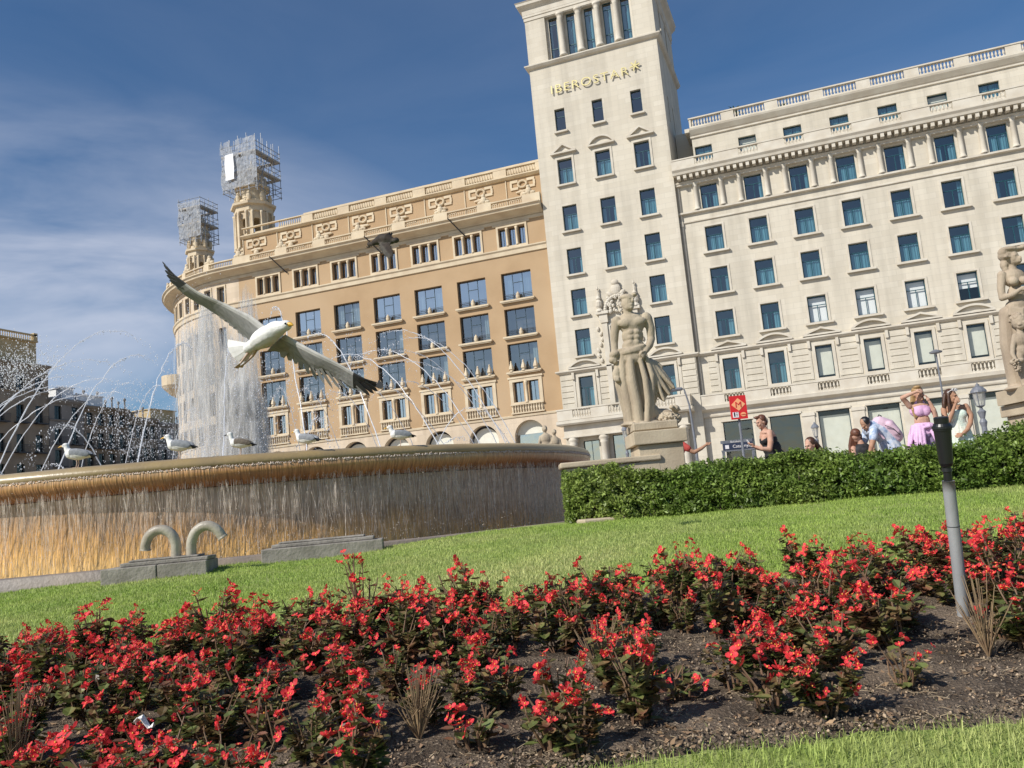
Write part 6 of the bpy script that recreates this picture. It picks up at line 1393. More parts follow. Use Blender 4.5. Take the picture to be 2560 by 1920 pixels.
for (ld, tr_) in (LW, RW):
    V, F, A, B = wing(ld, tr_, 0); wm.mi = 0; base_i = len(wm.f); wm.add(V, F)
    n = 10
    for fi, f in enumerate(F):       # dark primaries towards the tip
        if fi >= 17*n and fi < 21*n: wm.m[base_i+fi] = 2
        elif fi < 21*n: wm.m[base_i+fi] = 0 if (fi % n) in (0, 8, 9) else 1
    for i in range(2, 22):           # separate flight feathers fringing the trailing edge
        t = i/21; ch = B[i]-A[i]; sp = A[min(i+1, 21)]-A[i-1]; ln_ = .58*np.linalg.norm(ch)+.012+.02*t; dirn = ch/np.linalg.norm(ch)*(1-t*.75)+sp/np.linalg.norm(sp)*(t*1.2)
        dirn /= np.linalg.norm(dirn); sd_ = np.cross(dirn, np.cross(ch, sp)); sd_ /= np.linalg.norm(sd_); e0 = B[i]-ch*.58-np.array([0, 0, .004+.003*(i % 2)]); w_ = .030-.012*t
        P_ = [e0-sd_*w_, e0+sd_*w_, e0+dirn*ln_*.9+sd_*w_*.8, e0+dirn*ln_*1.12, e0+dirn*ln_*.9-sd_*w_*.8]; P_ = [p-gb for p in P_]; nr = np.array([0, 0, .0022]); wm.mi = 2 if i > 16 else (1 if i % 2 else 3)
        wm.add(P_+[p+nr for p in P_], [[0, 1, 2, 3, 4], [9, 8, 7, 6, 5], [0, 5, 6, 1], [1, 6, 7, 2], [2, 7, 8, 3], [3, 8, 9, 4], [4, 9, 5, 0]])
K['gunder'] = mat('shade_dulled_underwing', (.48, .47, .45), .8, (.38, .37, .36), 22, coord='obj', trans=.0)  # off-white underwing darkened, its shade put into the feather colour
sb = sculpt(m, .0055, [K['gwhite']], 4, None, 'body'); bm = bmesh.new(); bm.from_mesh(sb); nb = len(sb.polygons)
K['gwing'] = mat('shade_grey_underwing', (.30, .295, .29), .8, (.22, .215, .21), 26, coord='obj'); K['gwing2'] = mat('shade_grey_feather_pale', (.35, .345, .34), .8, (.25, .245, .24), 26, coord='obj'); wme = wm.mesh('w', [K['gunder'], K['ggrey'], K['gblack'], K['gwing2']]); recalc(wme); bm2 = bmesh.new(); bm2.from_mesh(wme)  # underwing greys carry painted shade; the paler one sets feathers apart
for f in bm2.faces: f.material_index += 1
tmp = bpy.data.meshes.new('tmp'); bm2.to_mesh(tmp); bm.from_mesh(tmp); bm.to_mesh(sb)
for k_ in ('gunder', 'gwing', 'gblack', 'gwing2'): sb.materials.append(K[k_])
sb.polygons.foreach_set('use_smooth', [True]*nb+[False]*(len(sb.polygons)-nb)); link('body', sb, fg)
m = M(); root = G(790, 735, .08)      # fanned tail
tips = [G(*q) for q in ((565, 695, .30), (563, 760, .30), (585, 810, .30), (615, 850, .29), (655, 882, .28), (700, 885, .27), (745, 865, .25), (785, 835, .22))]
for i in range(len(tips)-1):
    a, b = tips[i], tips[i+1]; mid = (a+b)/2+(a-root)*.02; P_ = [root-(root-a)*.05, a, mid, b, root-(root-b)*.05]; P_ = [p-gb+np.array([0, 0, .0015*i]) for p in P_]; nr = np.array([0, 0, .002]); m.add(P_+[p+nr for p in P_], [[0, 1, 2, 3, 4], [9, 8, 7, 6, 5], [1, 6, 7, 2], [2, 7, 8, 3]])
link('tail', m.mesh('tail', K['gwhite']), fg)
for a, b, c in (((745, 745, .06), (735, 800, .10), (668, 888, .16)), ((800, 770, .06), (770, 825, .10), (700, 893, .17))):
    m = M(); m.tube([G(*a)-gb, G(*b)-gb, G(*c)-gb], [.012, .008, .006], 8); tipc = G(*c)-gb; dv = (G(*c)-G(*b)); dv /= np.linalg.norm(dv); sdv = np.cross(dv, [0, 0, 1]); m.add([tipc-sdv*.004, tipc+dv*.05-sdv*.02, tipc+dv*.055+sdv*.015, tipc+sdv*.004], [[0, 1, 2, 3]]); link('leg', m.mesh('leg', K['gleg'], smooth=True), fg)
m = M(); m.caps_chain([G(1066, 568, -.118)-gb, G(1085, 566, -.13)-gb, G(1100, 572, -.135)-gb], [.014, .011, .005], 10); link('beak', m.mesh('beak', K['beak'], smooth=True), fg)
m = M(); m.ell(G(1040, 560, -.137)-gb, (.006, .006, .006), n=8); link('eyes', m.mesh('eyes', K['gblack']), fg)

# brown pigeon in flight
zp = lambda a, b: (700+a/3.16, 380+b/3.16)
def Gp(a, b, dd=0.): return at(*zp(a, b), 8.4+dd)
gp_ = Gp(830, 700); pg = empty('pigeon', gp_, label='dark brown pigeon flying in front of the ochre building', cat='pigeon'); m = M()
K['pbrown'] = mat('brown_wing_feathers', (.040, .027, .017), .8, (.02, .014, .01), 30, coord='obj'); K['pgrey'] = mat('grey_brown_feathers', (.07, .06, .045), .8, (.035, .03, .024), 30, coord='obj')
m.caps_chain([Gp(745, 715, .05)-gp_, Gp(800, 690, .02)-gp_, Gp(850, 690, -.03)-gp_, Gp(885, 700, -.05)-gp_], [.03, .055, .058, .035], 12); m.ell(Gp(915, 697, -.08)-gp_, (.035, .03, .028)); m.caps_chain([Gp(925, 697, -.08)-gp_, Gp(946, 703, -.09)-gp_], [.012, .004], 6)
for V_, mi_ in (([(770, 665, .03), (850, 655, -.02), (880, 610, .06), (935, 590, .12), (932, 610, .12), (900, 640, .08), (875, 690, -.02), (800, 700, .04)], 0), ([(765, 690, .0), (868, 690, -.05), (905, 780, -.14), (895, 840, -.2), (868, 856, -.2), (835, 835, -.17), (800, 800, -.1), (775, 750, -.04)], 0)):
    P_ = [Gp(*p)-gp_ for p in V_]; n = len(P_); c_ = sum(P_)/n; nr = np.array([.0, -.012, .012]); m.add([c_-nr]+P_+[c_+nr], [[0, i+1, (i+1) % n+1] for i in range(n)]+[[n+1, (i+1) % n+1, i+1] for i in range(n)])
P_ = [Gp(*p)-gp_ for p in ((760, 700, .05), (690, 705, .12), (672, 735, .13), (680, 768, .13), (705, 765, .12), (765, 735, .05))]; n = 6; c_ = sum(P_)/n; nr = np.array([.0, -.01, .01]); m.add([c_-nr]+P_+[c_+nr], [[0, i+1, (i+1) % n+1] for i in range(n)]+[[n+1, (i+1) % n+1, i+1] for i in range(n)])
link('body', sculpt(m, .0085, [K['pbrown'], K['pgrey']], 1, lambda c, n: 1 if c[2] < -.02 and n[2] < .4 else 0, 'body'), pg)

# ------------------------------------------------------------------ people
K['skin'] = mat('skin', (.56, .34, .25), .75, (.50, .28, .19), 12, coord='obj', sss=.05); K['skin_tan'] = mat('tanned_skin', (.42, .24, .155), .75, (.38, .20, .12), 12, coord='obj', sss=.05)
K['blond'] = mat('blond_hair', (.42, .27, .12), .5, (.28, .17, .07), 40, coord='obj'); K['dbrown'] = mat('dark_brown_hair', (.045, .022, .014), .4, (.09, .04, .02), 40, coord='obj'); K['rbrown'] = mat('reddish_hair', (.16, .06, .03), .5, (.09, .035, .02), 40, coord='obj'); K['black_hair'] = mat('black_hair', (.012, .011, .012), .4)
K['pinktop'] = mat('pink_cloth', (.72, .45, .66), .85, (.62, .36, .57), 9, coord='obj', bump=.3, bscale=30); K['pinkshirt'] = mat('lilac_pink_cloth', (.76, .50, .70), .85, (.64, .40, .62), 9, coord='obj', bump=.4, bscale=24); K['shorts'] = mat('dark_lilac_cloth', (.23, .18, .30), .85); K['black_cloth'] = mat('black_cloth', (.014, .014, .017), .8, (.03, .03, .034), 14, coord='obj')
K['mint'] = mat('mint_white_lace', (.66, .76, .66), .85, (.55, .68, .58), 22, coord='obj', bump=.5, bscale=60, col3=(.74, .76, .64)); K['red_cloth'] = mat('coral_red_cloth', (.62, .10, .08), .85, (.5, .07, .06), 9, coord='obj'); K['bluewhite'] = mat('blue_white_print', (.66, .70, .78), .85, (.25, .36, .55), 16, coord='obj'); K['pinkbag'] = mat('pale_pink_bag', (.72, .52, .62), .75, (.64, .44, .54), 6, coord='obj', bump=.2); K['yellow_cloth'] = mat('pale_yellow_cloth', (.70, .66, .38), .85); K['white_plastic'] = mat('white_plastic', (.8, .8, .8), .3)
def fingers(m, c, dirn, palm, sp=.017, curl=.5, s=1.0):
    d_ = np.array(dirn)/np.linalg.norm(dirn); p_ = np.array(palm)/np.linalg.norm(palm); sd_ = np.cross(d_, p_); c = np.array(c)
    m.ell(c, (.030*s, .030*s, .034*s))
    for i, ln in enumerate((.062, .072, .068, .052)):
        o_ = sd_*(i-1.5)*sp*s; a = c+o_+d_*.025*s; m.caps_chain([a, a+d_*ln*.5*s+p_*curl*.012, a+d_*ln*.85*s+p_*curl*.045*s], [.0085*s, .008*s, .007*s], 6)
    a = c-sd_*.03*s; m.caps_chain([a, a-sd_*.018*s+d_*.022*s+p_*.01, a-sd_*.016*s+d_*.046*s+p_*.018], [.011*s, .0095*s, .008*s], 6)
def head(m, c, yaw=0., pitch=0., s=1.0):
    c = np.array(c); Rm = np.array(Matrix.Rotation(yaw, 3, 'Z') @ Matrix.Rotation(pitch, 3, 'X'))
    f = lambda x, y, z: c+Rm @ (np.array([x, y, z])*s)
    rt_ = (pitch, 0, yaw)
    m.ell(f(0, .012, .015), (.073*s, .092*s, .100*s), rt_, 16); m.ell(f(0, -.022, -.055), (.055*s, .062*s, .058*s), rt_, 14); m.ell(f(0, -.072, -.098), (.022*s, .018*s, .016*s), rt_, 8)
    m.ell(f(0, -.096, -.022), (.012*s, .018*s, .024*s), rt_, 8); m.ell(f(0, -.085, .018), (.045*s, .012*s, .01*s), rt_, 8); m.ell(f(0, -.083, -.062), (.026*s, .01*s, .009*s), rt_, 8)
    for q in (-1, 1): m.ell(f(q*.073, .01, -.015), (.010*s, .018*s, .028*s), rt_, 8); m.ell(f(q*.034, -.070, -.032), (.022*s, .02*s, .02*s), rt_, 8)
    return f
def face_bits(e, f, s=1.0, lips=True):
    m = M()
    for q in (-1, 1): m.ell(f(q*.030, -.084, .000), (.012*s, .006*s, .006*s), n=8)
    link('eyes', m.mesh('eyes', K['black_hair']), e)
    m = M(); m.ell(f(0, -.093, -.062), (.022*s, .006*s, .006*s), n=8); link('lips', m.mesh('lips', K['rbrown']), e)
def bodymesh(e, m, mt, voxel=.0075): link('body', sculpt(m, voxel, mt, 3, name='body'), e)
def garment(e, name, m, mt, voxel=.010, sm=3): link(name, sculpt(m, voxel, mt, sm, name=name), e)

# woman in pink
zw = lambda a, b: (2100+a/5.925, 940+b/5.925)
def person_root(px, py_head, d, H, zoff=0.): 
    p = at(px, py_head, d); return np.array([p[0], p[1], p[2]-H])
H = 1.68; r0 = person_root(*zw(1140, 150), 13.8, H); pk = empty('person', r0, RZ, label='woman in pink crop top and lilac shirt tied at the waist, shading her eyes', cat='person')
m = M(); hc = (.0, -.01, 1.555); f = head(m, hc, .12, .0)
c = lambda P, R: m.caps_chain(P, R, 12)
c([(0, .01, 1.47), (0, .015, 1.40)], [.050, .056]); m.ell((0, .02, 1.29), (.165, .095, .13)); m.ell((0, .01, 1.36), (.16, .07, .05)); m.ell((-.065, -.045, 1.26), (.056, .045, .055)); m.ell((.065, -.045, 1.26), (.056, .045, .055)); m.ell((0, .01, 1.12), (.125, .085, .13)); m.ell((0, .015, .98), (.155, .105, .12)); m.ell((.0, .03, .90), (.165, .115, .10))
c([(-.165, .01, 1.37), (-.235, -.02, 1.46), (-.285, -.05, 1.51)], [.046, .042, .036]); c([(-.285, -.05, 1.51), (-.20, -.10, 1.545), (-.10, -.145, 1.575)], [.036, .032, .023]); fingers(m, (-.07, -.15, 1.585), (1, -.05, .08), (0, .6, -1), curl=.4)
c([(.165, .01, 1.37), (.195, -.04, 1.22), (.175, -.10, 1.12)], [.045, .041, .036]); c([(.175, -.10, 1.12), (.14, -.15, 1.27), (.085, -.155, 1.40)], [.036, .032, .022]); fingers(m, (.07, -.15, 1.44), (-.25, .1, 1), (-.6, .6, 0), curl=.5)
for s_ in (-1, 1): c([(s_*.085, .03, .86), (s_*.09, .01, .50), (s_*.095, .03, .30), (s_*.09, .04, .09)], [.088, .058, .054, .036]); m.ell((s_*.095, -.02, .035), (.042, .115, .035))
bodymesh(pk, m, K['skin']); face_bits(pk, f)
m = M(); m.ell(f(0, .03, .045), (.088, .098, .088)); m.ell(f(-.02, -.02, .105), (.06, .06, .03)); 
for q in range(9): a = 2.1+q*.25; x = -.085*math.cos(q*.4)-.02; m.caps_chain([f(-.07+.01*q*.3, .05, .02), (-.10+.012*q, .05, 1.42), (-.135+.022*q, -.03+.01*q, 1.30), (-.13+.02*q, -.045, 1.17+.01*q)], [.03, .03, .026, .012], 8)
m.caps_chain([f(.07, .05, .0), (.10, .06, 1.42), (.11, .07, 1.30)], [.028, .025, .015], 8); garment(pk, 'hair', m, K['blond'], .008, 2)
m = M(); m.ell((0, .018, 1.285), (.176, .106, .118)); m.ell((-.05, -.05, 1.262), (.085, .052, .075)); m.ell((.05, -.05, 1.262), (.085, .052, .075)); m.caps_chain([(-.09, .01, 1.32), (-.05, -.0, 1.43)], [.05, .02], 8); m.caps_chain([(.09, .01, 1.32), (.05, -.0, 1.43)], [.05, .02], 8); garment(pk, 'crop_top', m, K['pinktop'])
m = M(); m.ell((0, .015, 1.02), (.168, .118, .10)); m.ell((0, .03, .93), (.185, .132, .09))
for q in range(26):
    a = 2*math.pi*q/26
    if 4.35 < a < 5.05: continue
    fl_ = 1.0+.35*max(0, math.cos(a-.1))+.12*math.sin(q*2.4); m.caps_chain([(.155*math.cos(a), .02+.11*math.sin(a), 1.04), (.20*math.cos(a)*fl_, .02+.15*math.sin(a)*fl_, .88), (.235*math.cos(a)*fl_, .02+.18*math.sin(a)*fl_, .745+.03*math.sin(q))], [.03, .03, .022], 8)
m.caps_chain([(-.03, -.13, 1.01), (.03, -.14, 1.02), (.07, -.13, 1.0)], [.025, .03, .02], 8); garment(pk, 'tied_shirt', m, K['pinkshirt'], .009, 2)
m = M(); m.ell((0, .03, .90), (.172, .122, .11))
for s_ in (-1, 1): m.caps_chain([(s_*.085, .03, .85), (s_*.09, .02, .72)], [.098, .092], 12)
garment(pk, 'shorts', m, K['shorts'])

# woman in a mint dress
H = 1.64; r0 = person_root(*zw(1632, 195), 13.9, H); wd_ = empty('person', r0, RZ-.25, label='woman with long dark hair and white sunglasses on her head, in a mint dress', cat='person')
m = M(); hc = (.0, -.01, 1.52); f = head(m, hc, .75, .1); c = lambda P, R: m.caps_chain(P, R, 12)
c([(0, .015, 1.44), (0.01, .02, 1.37)], [.050, .056]); m.ell((0.02, .02, 1.26), (.17, .10, .13)); m.ell((.02, .02, 1.34), (.165, .075, .05)); m.ell((-.03, -.07, 1.23), (.065, .055, .06)); m.ell((.10, -.05, 1.23), (.065, .055, .06)); m.ell((.02, .02, 1.08), (.13, .09, .13)); m.ell((.02, .03, .93), (.16, .115, .13))
c([(.19, .02, 1.34), (.235, .0, 1.19), (.20, -.06, 1.06)], [.05, .045, .038]); c([(.20, -.06, 1.06), (.12, -.15, .96), (.03, -.20, .90)], [.038, .033, .024]); fingers(m, (.0, -.215, .885), (-1, -.2, -.2), (0, 1, -.4))
c([(-.14, .01, 1.33), (-.17, -.09, 1.2), (-.13, -.16, 1.12)], [.046, .041, .036]); c([(-.13, -.16, 1.12), (-.07, -.18, 1.24), (-.0, -.155, 1.37)], [.036, .032, .022]); fingers(m, (.02, -.15, 1.41), (.45, .1, 1), (.3, .8, 0), curl=.9)
for s_ in (-1, 1): c([(s_*.085+.02, .03, .86), (s_*.09+.02, .01, .50), (s_*.095+.02, .03, .30), (s_*.09+.02, .04, .09)], [.088, .058, .054, .036]); m.ell((s_*.095+.02, -.02, .035), (.042, .115, .035))
bodymesh(wd_, m, K['skin_tan']); face_bits(wd_, f)
m = M(); m.ell(f(0, .035, .045), (.087, .096, .087))
for q in range(9): m.caps_chain([f(-.06+.015*q, .075, .03), f(-.09+.022*q, .08, -.12), f(-.10+.025*q, .07, -.26), f(-.09+.022*q, .05, -.36)], [.034, .036, .032, .014], 8)
m.caps_chain([f(-.078, .0, .03), f(-.092, -.01, -.10), f(-.10, -.02, -.28), f(-.10, -.03, -.36)], [.022, .026, .026, .012], 8); m.caps_chain([f(.078, .01, .03), f(.088, .02, -.10), f(.09, .03, -.24)], [.02, .024, .016], 8); garment(wd_, 'hair', m, K['dbrown'], .008, 2)
m = M()
for q in (-1, 1):
    for j in range(12):
        a0, a1 = 2*math.pi*j/12, 2*math.pi*(j+1)/12; m.tube([f(q*.036+.027*math.cos(a0), -.062-.0, .105+.02*math.sin(a0)), f(q*.036+.027*math.cos(a1), -.062, .105+.02*math.sin(a1))], .006, 6)
m.tube([f(-.065, -.055, .105), f(-.082, .02, .06)], .005, 6); m.tube([f(.065, -.055, .105), f(.082, .02, .06)], .005, 6); link('sunglasses', m.mesh('sunglasses', K['white_plastic']), wd_)
m = M(); m.ell((0.02, .02, 1.22), (.182, .112, .115)); m.ell((-.03, -.075, 1.22), (.075, .065, .075)); m.ell((.10, -.055, 1.22), (.075, .065, .075)); m.caps_chain([(.02, .02, 1.2), (.02, .025, 1.0)], [.14, .145], 14)
for q in range(18): a = 2*math.pi*q/18; m.caps_chain([(.02+.12*math.cos(a), .02+.09*math.sin(a), 1.05), (.02+.19*math.cos(a), .03+.15*math.sin(a), .80), (.02+.235*math.cos(a), .03+.2*math.sin(a), .56)], [.05, .04, .03], 8)
m.caps_chain([(-.07, .0, 1.28), (-.06, .0, 1.38)], [.03, .015], 8); m.caps_chain([(.12, .0, 1.28), (.10, .0, 1.38)], [.03, .015], 8); garment(wd_, 'dress', m, K['mint'])

# man bending forward with a pale pink backpack
zb_ = at(*zw(350, 680), 15.0); r0 = np.array([zb_[0], zb_[1], zb_[2]-1.40]); bn = empty('person', r0, RZ, label='man bending forward in a blue and white printed shirt', cat='person')
m = M(); f = head(m, (0, -.06, 1.36), -1.1, .75); c = lambda P, R: m.caps_chain(P, R, 12)
c([(.04, .0, 1.32), (.10, .02, 1.28)], [.055, .06]); c([(.13, .03, 1.27), (.28, .05, 1.2), (.42, .06, 1.05)], [.13, .14, .13]); m.ell((.45, .06, .93), (.16, .15, .13))
c([(.10, -.14, 1.24), (.03, -.20, 1.05), (-.02, -.22, .95)], [.055, .05, .042]); c([(-.02, -.22, .95), (-.08, -.2, .80)], [.04, .026]); fingers(m, (-.09, -.2, .76), (-.1, 0, -1), (-1, 0, 0)); c([(.10, .19, 1.22), (.02, .2, 1.0), (-.05, .15, .85)], [.05, .045, .03])
for s_ in (-1, 1): c([(.45, .06+s_*.09, .86), (.40, .06+s_*.1, .48), (.44, .06+s_*.1, .08)], [.095, .065, .04]); m.ell((.39, .06+s_*.1, .035), (.125, .045, .035))
bodymesh(bn, m, K['skin_tan']); m = M(); m.ell(f(0, .03, .03), (.085, .095, .092)); garment(bn, 'hair', m, K['black_hair'], .009, 2)
m = M(); c = lambda P, R: m.caps_chain(P, R, 14); c([(.12, .03, 1.27), (.28, .05, 1.21), (.43, .06, 1.03)], [.15, .165, .155]); c([(.10, -.14, 1.24), (.045, -.19, 1.10)], [.078, .07]); c([(.10, .19, 1.22), (.04, .20, 1.08)], [.075, .068]); c([(.40, .06, 1.0), (.45, .06, .88)], [.17, .175]); garment(bn, 'shirt', m, K['bluewhite'])
m = M(); c([(.45, .06, .88), (.45, .06, .82)], [.16, .16]); 
for s_ in (-1, 1): c([(.45, .06+s_*.09, .84), (.41, .06+s_*.1, .50)], [.11, .085])
garment(bn, 'shorts', m, K['shorts'])
bg = r0+RT*.30+FW*.05; bp_ = empty('backpack', (bg[0], bg[1], bg[2]+1.33), RZ, label='pale pink backpack on the back of the bending man', cat='backpack')
m = M(); m.caps_chain([(-.02, -.02, .02), (.10, -.02, -.05), (.22, -.02, -.22)], [.13, .15, .135], 14); m.caps_chain([(.10, -.14, -.02), (.20, -.14, -.16)], [.07, .07], 10); link('bag', sculpt(m, .010, K['pinkbag'], 4, name='bag'), bp_)
m = M(); m.tube([(.0, -.19, -.03), (.12, -.225, -.10), (.24, -.19, -.22)], .006, 6); m.tube([(-.05, -.05, .12), (-.02, -.05, .17), (.03, -.04, .14)], .009, 6); link('zip', m.mesh('zip', K['black_cloth']), bp_)
m = M(); m.tube([(-.16, -.12, -.02), (-.15, -.2, -.14), (-.05, -.2, -.26)], .016, 8); link('strap', m.mesh('strap', K['pinkbag']), bp_)

# woman beside him with brown hair, seen from behind
zb_ = at(*zw(265, 765), 15.0); r0 = np.array([zb_[0], zb_[1], zb_[2]-1.30]); nb_ = empty('person', r0, RZ, label='brown-haired person in a black top crouched left of the bending man', cat='person')
m = M(); f = head(m, (-.05, 0, 1.16), 2.4, .2); c = lambda P, R: m.caps_chain(P, R, 12); c([(0, .0, 1.06), (.02, .0, 1.0)], [.05, .056]); m.ell((.03, 0, .87), (.17, .1, .16)); m.ell((.04, 0, .65), (.16, .12, .16)); c([(-.13, 0, .95), (-.16, -.05, .75), (-.1, -.14, .66)], [.045, .04, .03]); c([(.19, 0, .95), (.22, -.05, .75), (.12, -.16, .66)], [.045, .04, .03])
for s_ in (-1, 1): c([(.04+s_*.09, 0, .55), (.04+s_*.1, -.25, .45), (.04+s_*.1, -.1, .06)], [.09, .065, .04]); m.ell((.04+s_*.1, -.16, .03), (.04, .11, .03))
bodymesh(nb_, m, K['skin'], .009); m = M(); m.ell(f(0, .03, .04), (.088, .098, .09)); 
for q in range(7): m.caps_chain([(-.12+.025*q, .03, 1.16), (-.16+.03*q, .05, 1.0), (-.19+.03*q, .04, .84)], [.035, .035, .018], 8)
garment(nb_, 'hair', m, K['rbrown'], .009, 2); m = M(); m.ell((.03, 0, .87), (.18, .112, .165)); m.ell((.04, 0, .68), (.165, .13, .16)); garment(nb_, 'top', m, K['black_cloth'])

# woman in a black tank top holding a phone
zm = lambda a, b: (1800+a/7.373, 970+b/7.373)
H = 1.68; r0 = person_root(*zm(730, 505), 15.5, H); tk = empty('person', r0, RZ, label='short-haired person in a black tank top looking down at a phone', cat='person')
m = M(); f = head(m, (0, -.02, 1.56), -1.15, .25); c = lambda P, R: m.caps_chain(P, R, 12)
c([(.03, .01, 1.48), (.06, .015, 1.41)], [.055, .062]); m.ell((.10, .02, 1.27), (.15, .15, .16)); m.ell((.08, .02, 1.36), (.11, .17, .06)); m.ell((.02, -.06, 1.24), (.07, .07, .07)); m.ell((.15, .02, 1.08), (.15, .15, .16)); m.ell((.19, .03, .92), (.17, .17, .13))
c([(.09, -.17, 1.35), (.07, -.22, 1.18), (.03, -.24, 1.05)], [.058, .052, .044]); c([(.03, -.24, 1.05), (-.10, -.24, 1.07), (-.20, -.2, 1.12)], [.044, .036, .026]); fingers(m, (-.235, -.19, 1.14), (-1, 0, .4), (.2, .3, 1), curl=.7)
c([(.10, .2, 1.35), (.05, .2, 1.17), (0, .12, 1.08)], [.056, .05, .04]); c([(0, .12, 1.08), (-.12, -.0, 1.10), (-.2, -.08, 1.14)], [.04, .034, .025]); fingers(m, (-.235, -.1, 1.15), (-1, -.2, .3), (.2, -.3, 1), curl=.7)
for s_ in (-1, 1): c([(.18, .03+s_*.09, .86), (.15, .03+s_*.1, .48), (.18, .03+s_*.1, .08)], [.10, .07, .045]); m.ell((.12, .03+s_*.1, .035), (.12, .045, .035))
bodymesh(tk, m, K['skin']); face_bits(tk, f); m = M(); m.ell(f(0, .035, .045), (.086, .094, .086)); m.ell(f(0, .07, -.03), (.065, .05, .07)); m.ell(f(0, -.05, .095), (.06, .04, .03)); garment(tk, 'hair', m, K['rbrown'], .008, 2)
m = M(); m.ell((.105, .02, 1.22), (.163, .163, .13)); m.ell((.03, -.06, 1.22), (.078, .078, .078)); m.ell((.15, .02, 1.07), (.168, .165, .17)); m.ell((.19, .03, .93), (.19, .185, .14))
for s_ in (-1, 1): m.caps_chain([(.09, s_*.11+.02, 1.28), (.09, s_*.10+.02, 1.40), (.14, s_*.1+.02, 1.34)], [.03, .018, .02], 8)
garment(tk, 'tank_top', m, K['black_cloth']); m = M()
for s_ in (-1, 1): m.caps_chain([(.19, .03+s_*.09, .88), (.16, .03+s_*.1, .55), (.19, .03+s_*.1, .12)], [.125, .09, .065], 10)
garment(tk, 'trousers', m, K['black_cloth'])
ph = r0+RT*(-.29)+FW*(-.14)+np.array([0, 0, 1.19]); m = M(); m.box(-.006, .006, -.037, .037, -.075, .075); o = m.build('phone', K['white_plastic'], None); o.location = ph; o.rotation_euler = (0, -.5, RZ); tag(o, 'white phone held in both hands of the person in the black tank top', 'phone')

# seated woman with long dark hair
zb_ = at(*zm(1630, 905), 14.0); r0 = np.array([zb_[0], zb_[1], 1.0]); hh = zb_[2]-1.0; st_ = empty('person', r0, RZ, label='seated woman with long dark hair just above the hedge, in front of a lantern', cat='person')
m = M(); f = head(m, (0, -.02, hh-.13), -.95, .25); c = lambda P, R: m.caps_chain(P, R, 12); c([(.02, .01, hh-.22), (.05, .015, hh-.30)], [.05, .056]); m.ell((.07, .02, hh-.42), (.16, .12, .15)); m.ell((.07, .02, hh-.34), (.14, .13, .05)); m.ell((.08, .02, hh-.62), (.15, .13, .17))
for s_ in (-1, 1): c([(.07+s_*.13, -.02, hh-.35), (.05+s_*.16, -.06, hh-.55), (-.02+s_*.08, -.18, hh-.62)], [.045, .04, .028]); c([(.07+s_*.08, 0, hh-.72), (.03+s_*.09, -.4, hh-.70), (.02+s_*.09, -.42, .08)], [.09, .065, .045]); m.ell((.02+s_*.09, -.47, .04), (.04, .11, .035))
bodymesh(st_, m, K['skin'], .009); face_bits(st_, f); m = M(); m.ell(f(0, .035, .04), (.088, .098, .09))
for q in range(8): m.caps_chain([f(-.05+.014*q, .07, .04), f(-.05+.016*q, .13, -.08), (.10+.02*q, .03-.012*q, hh-.36), (.15+.014*q, .04-.01*q, hh-.52)], [.036, .036, .034, .014], 8)
garment(st_, 'hair', m, K['dbrown'], .009, 2); m = M(); m.ell((.07, .02, hh-.47), (.172, .135, .13)); m.ell((.08, .02, hh-.62), (.17, .145, .16)); garment(st_, 'top', m, K['yellow_cloth'])
m = M(); m.box(-.25, .3, -.25, .25, 0, hh-.80); m.box(-.3, .35, -.3, .3, hh-.798, hh-.74); o = m.build('stone_seat', K['plinth'], None); o.location = r0; o.rotation_euler = (0, 0, RZ); tag(o, 'stone seat under the long-haired seated woman, behind the hedge', 'seat')

# person in a red top reaching out behind the pedestal
zs_ = at(1706, 1112, 16.2); r0 = np.array([zs_[0], zs_[1], zs_[2]-1.36])-RT*.10; rd = empty('person', r0, RZ, label='person in a coral red top stretching an arm out from behind the pedestal', cat='person')
m = M(); f = head(m, (-.06, -.02, 1.56), .9, .0); c = lambda P, R: m.caps_chain(P, R, 12); c([(-.05, .01, 1.48), (-.05, .015, 1.41)], [.055, .06]); m.ell((-.05, .02, 1.27), (.18, .11, .15)); m.ell((-.05, .02, 1.06), (.155, .11, .16)); m.ell((-.05, .03, .92), (.16, .12, .12))
c([(.11, .0, 1.35), (.26, -.03, 1.22), (.30, -.04, 1.2)], [.05, .044, .04]); c([(.30, -.04, 1.2), (.44, -.06, 1.26), (.52, -.07, 1.31)], [.04, .034, .025]); fingers(m, (.55, -.075, 1.33), (1, 0, .4), (0, .5, -1), curl=.3); c([(-.21, 0, 1.35), (-.25, -.02, 1.12), (-.22, -.1, .9)], [.048, .042, .028])
for s_ in (-1, 1): c([(-.05+s_*.09, .03, .86), (-.05+s_*.1, .01, .48), (-.05+s_*.1, .04, .08)], [.09, .062, .04]); m.ell((-.05+s_*.1, -.03, .035), (.045, .12, .035))
bodymesh(rd, m, K['skin_tan'], .009); m = M(); m.ell(f(0, .03, .04), (.086, .095, .088)); garment(rd, 'hair', m, K['dbrown'], .01, 2)
m = M(); m.ell((-.05, .02, 1.26), (.192, .125, .16)); m.ell((-.05, .02, 1.05), (.17, .125, .17)); m.ell((-.05, .03, .93), (.175, .135, .1)); m.caps_chain([(.11, .0, 1.35), (.19, -.02, 1.28)], [.072, .066], 10); m.caps_chain([(-.21, 0, 1.35), (-.24, -.02, 1.2)], [.07, .064], 10); garment(rd, 'shirt', m, K['red_cloth']); 
m = M()
for s_ in (-1, 1): m.caps_chain([(-.05+s_*.09, .03, .88), (-.05+s_*.1, .01, .52)], [.11, .085], 10)
garment(rd, 'shorts', m, K['shorts'])

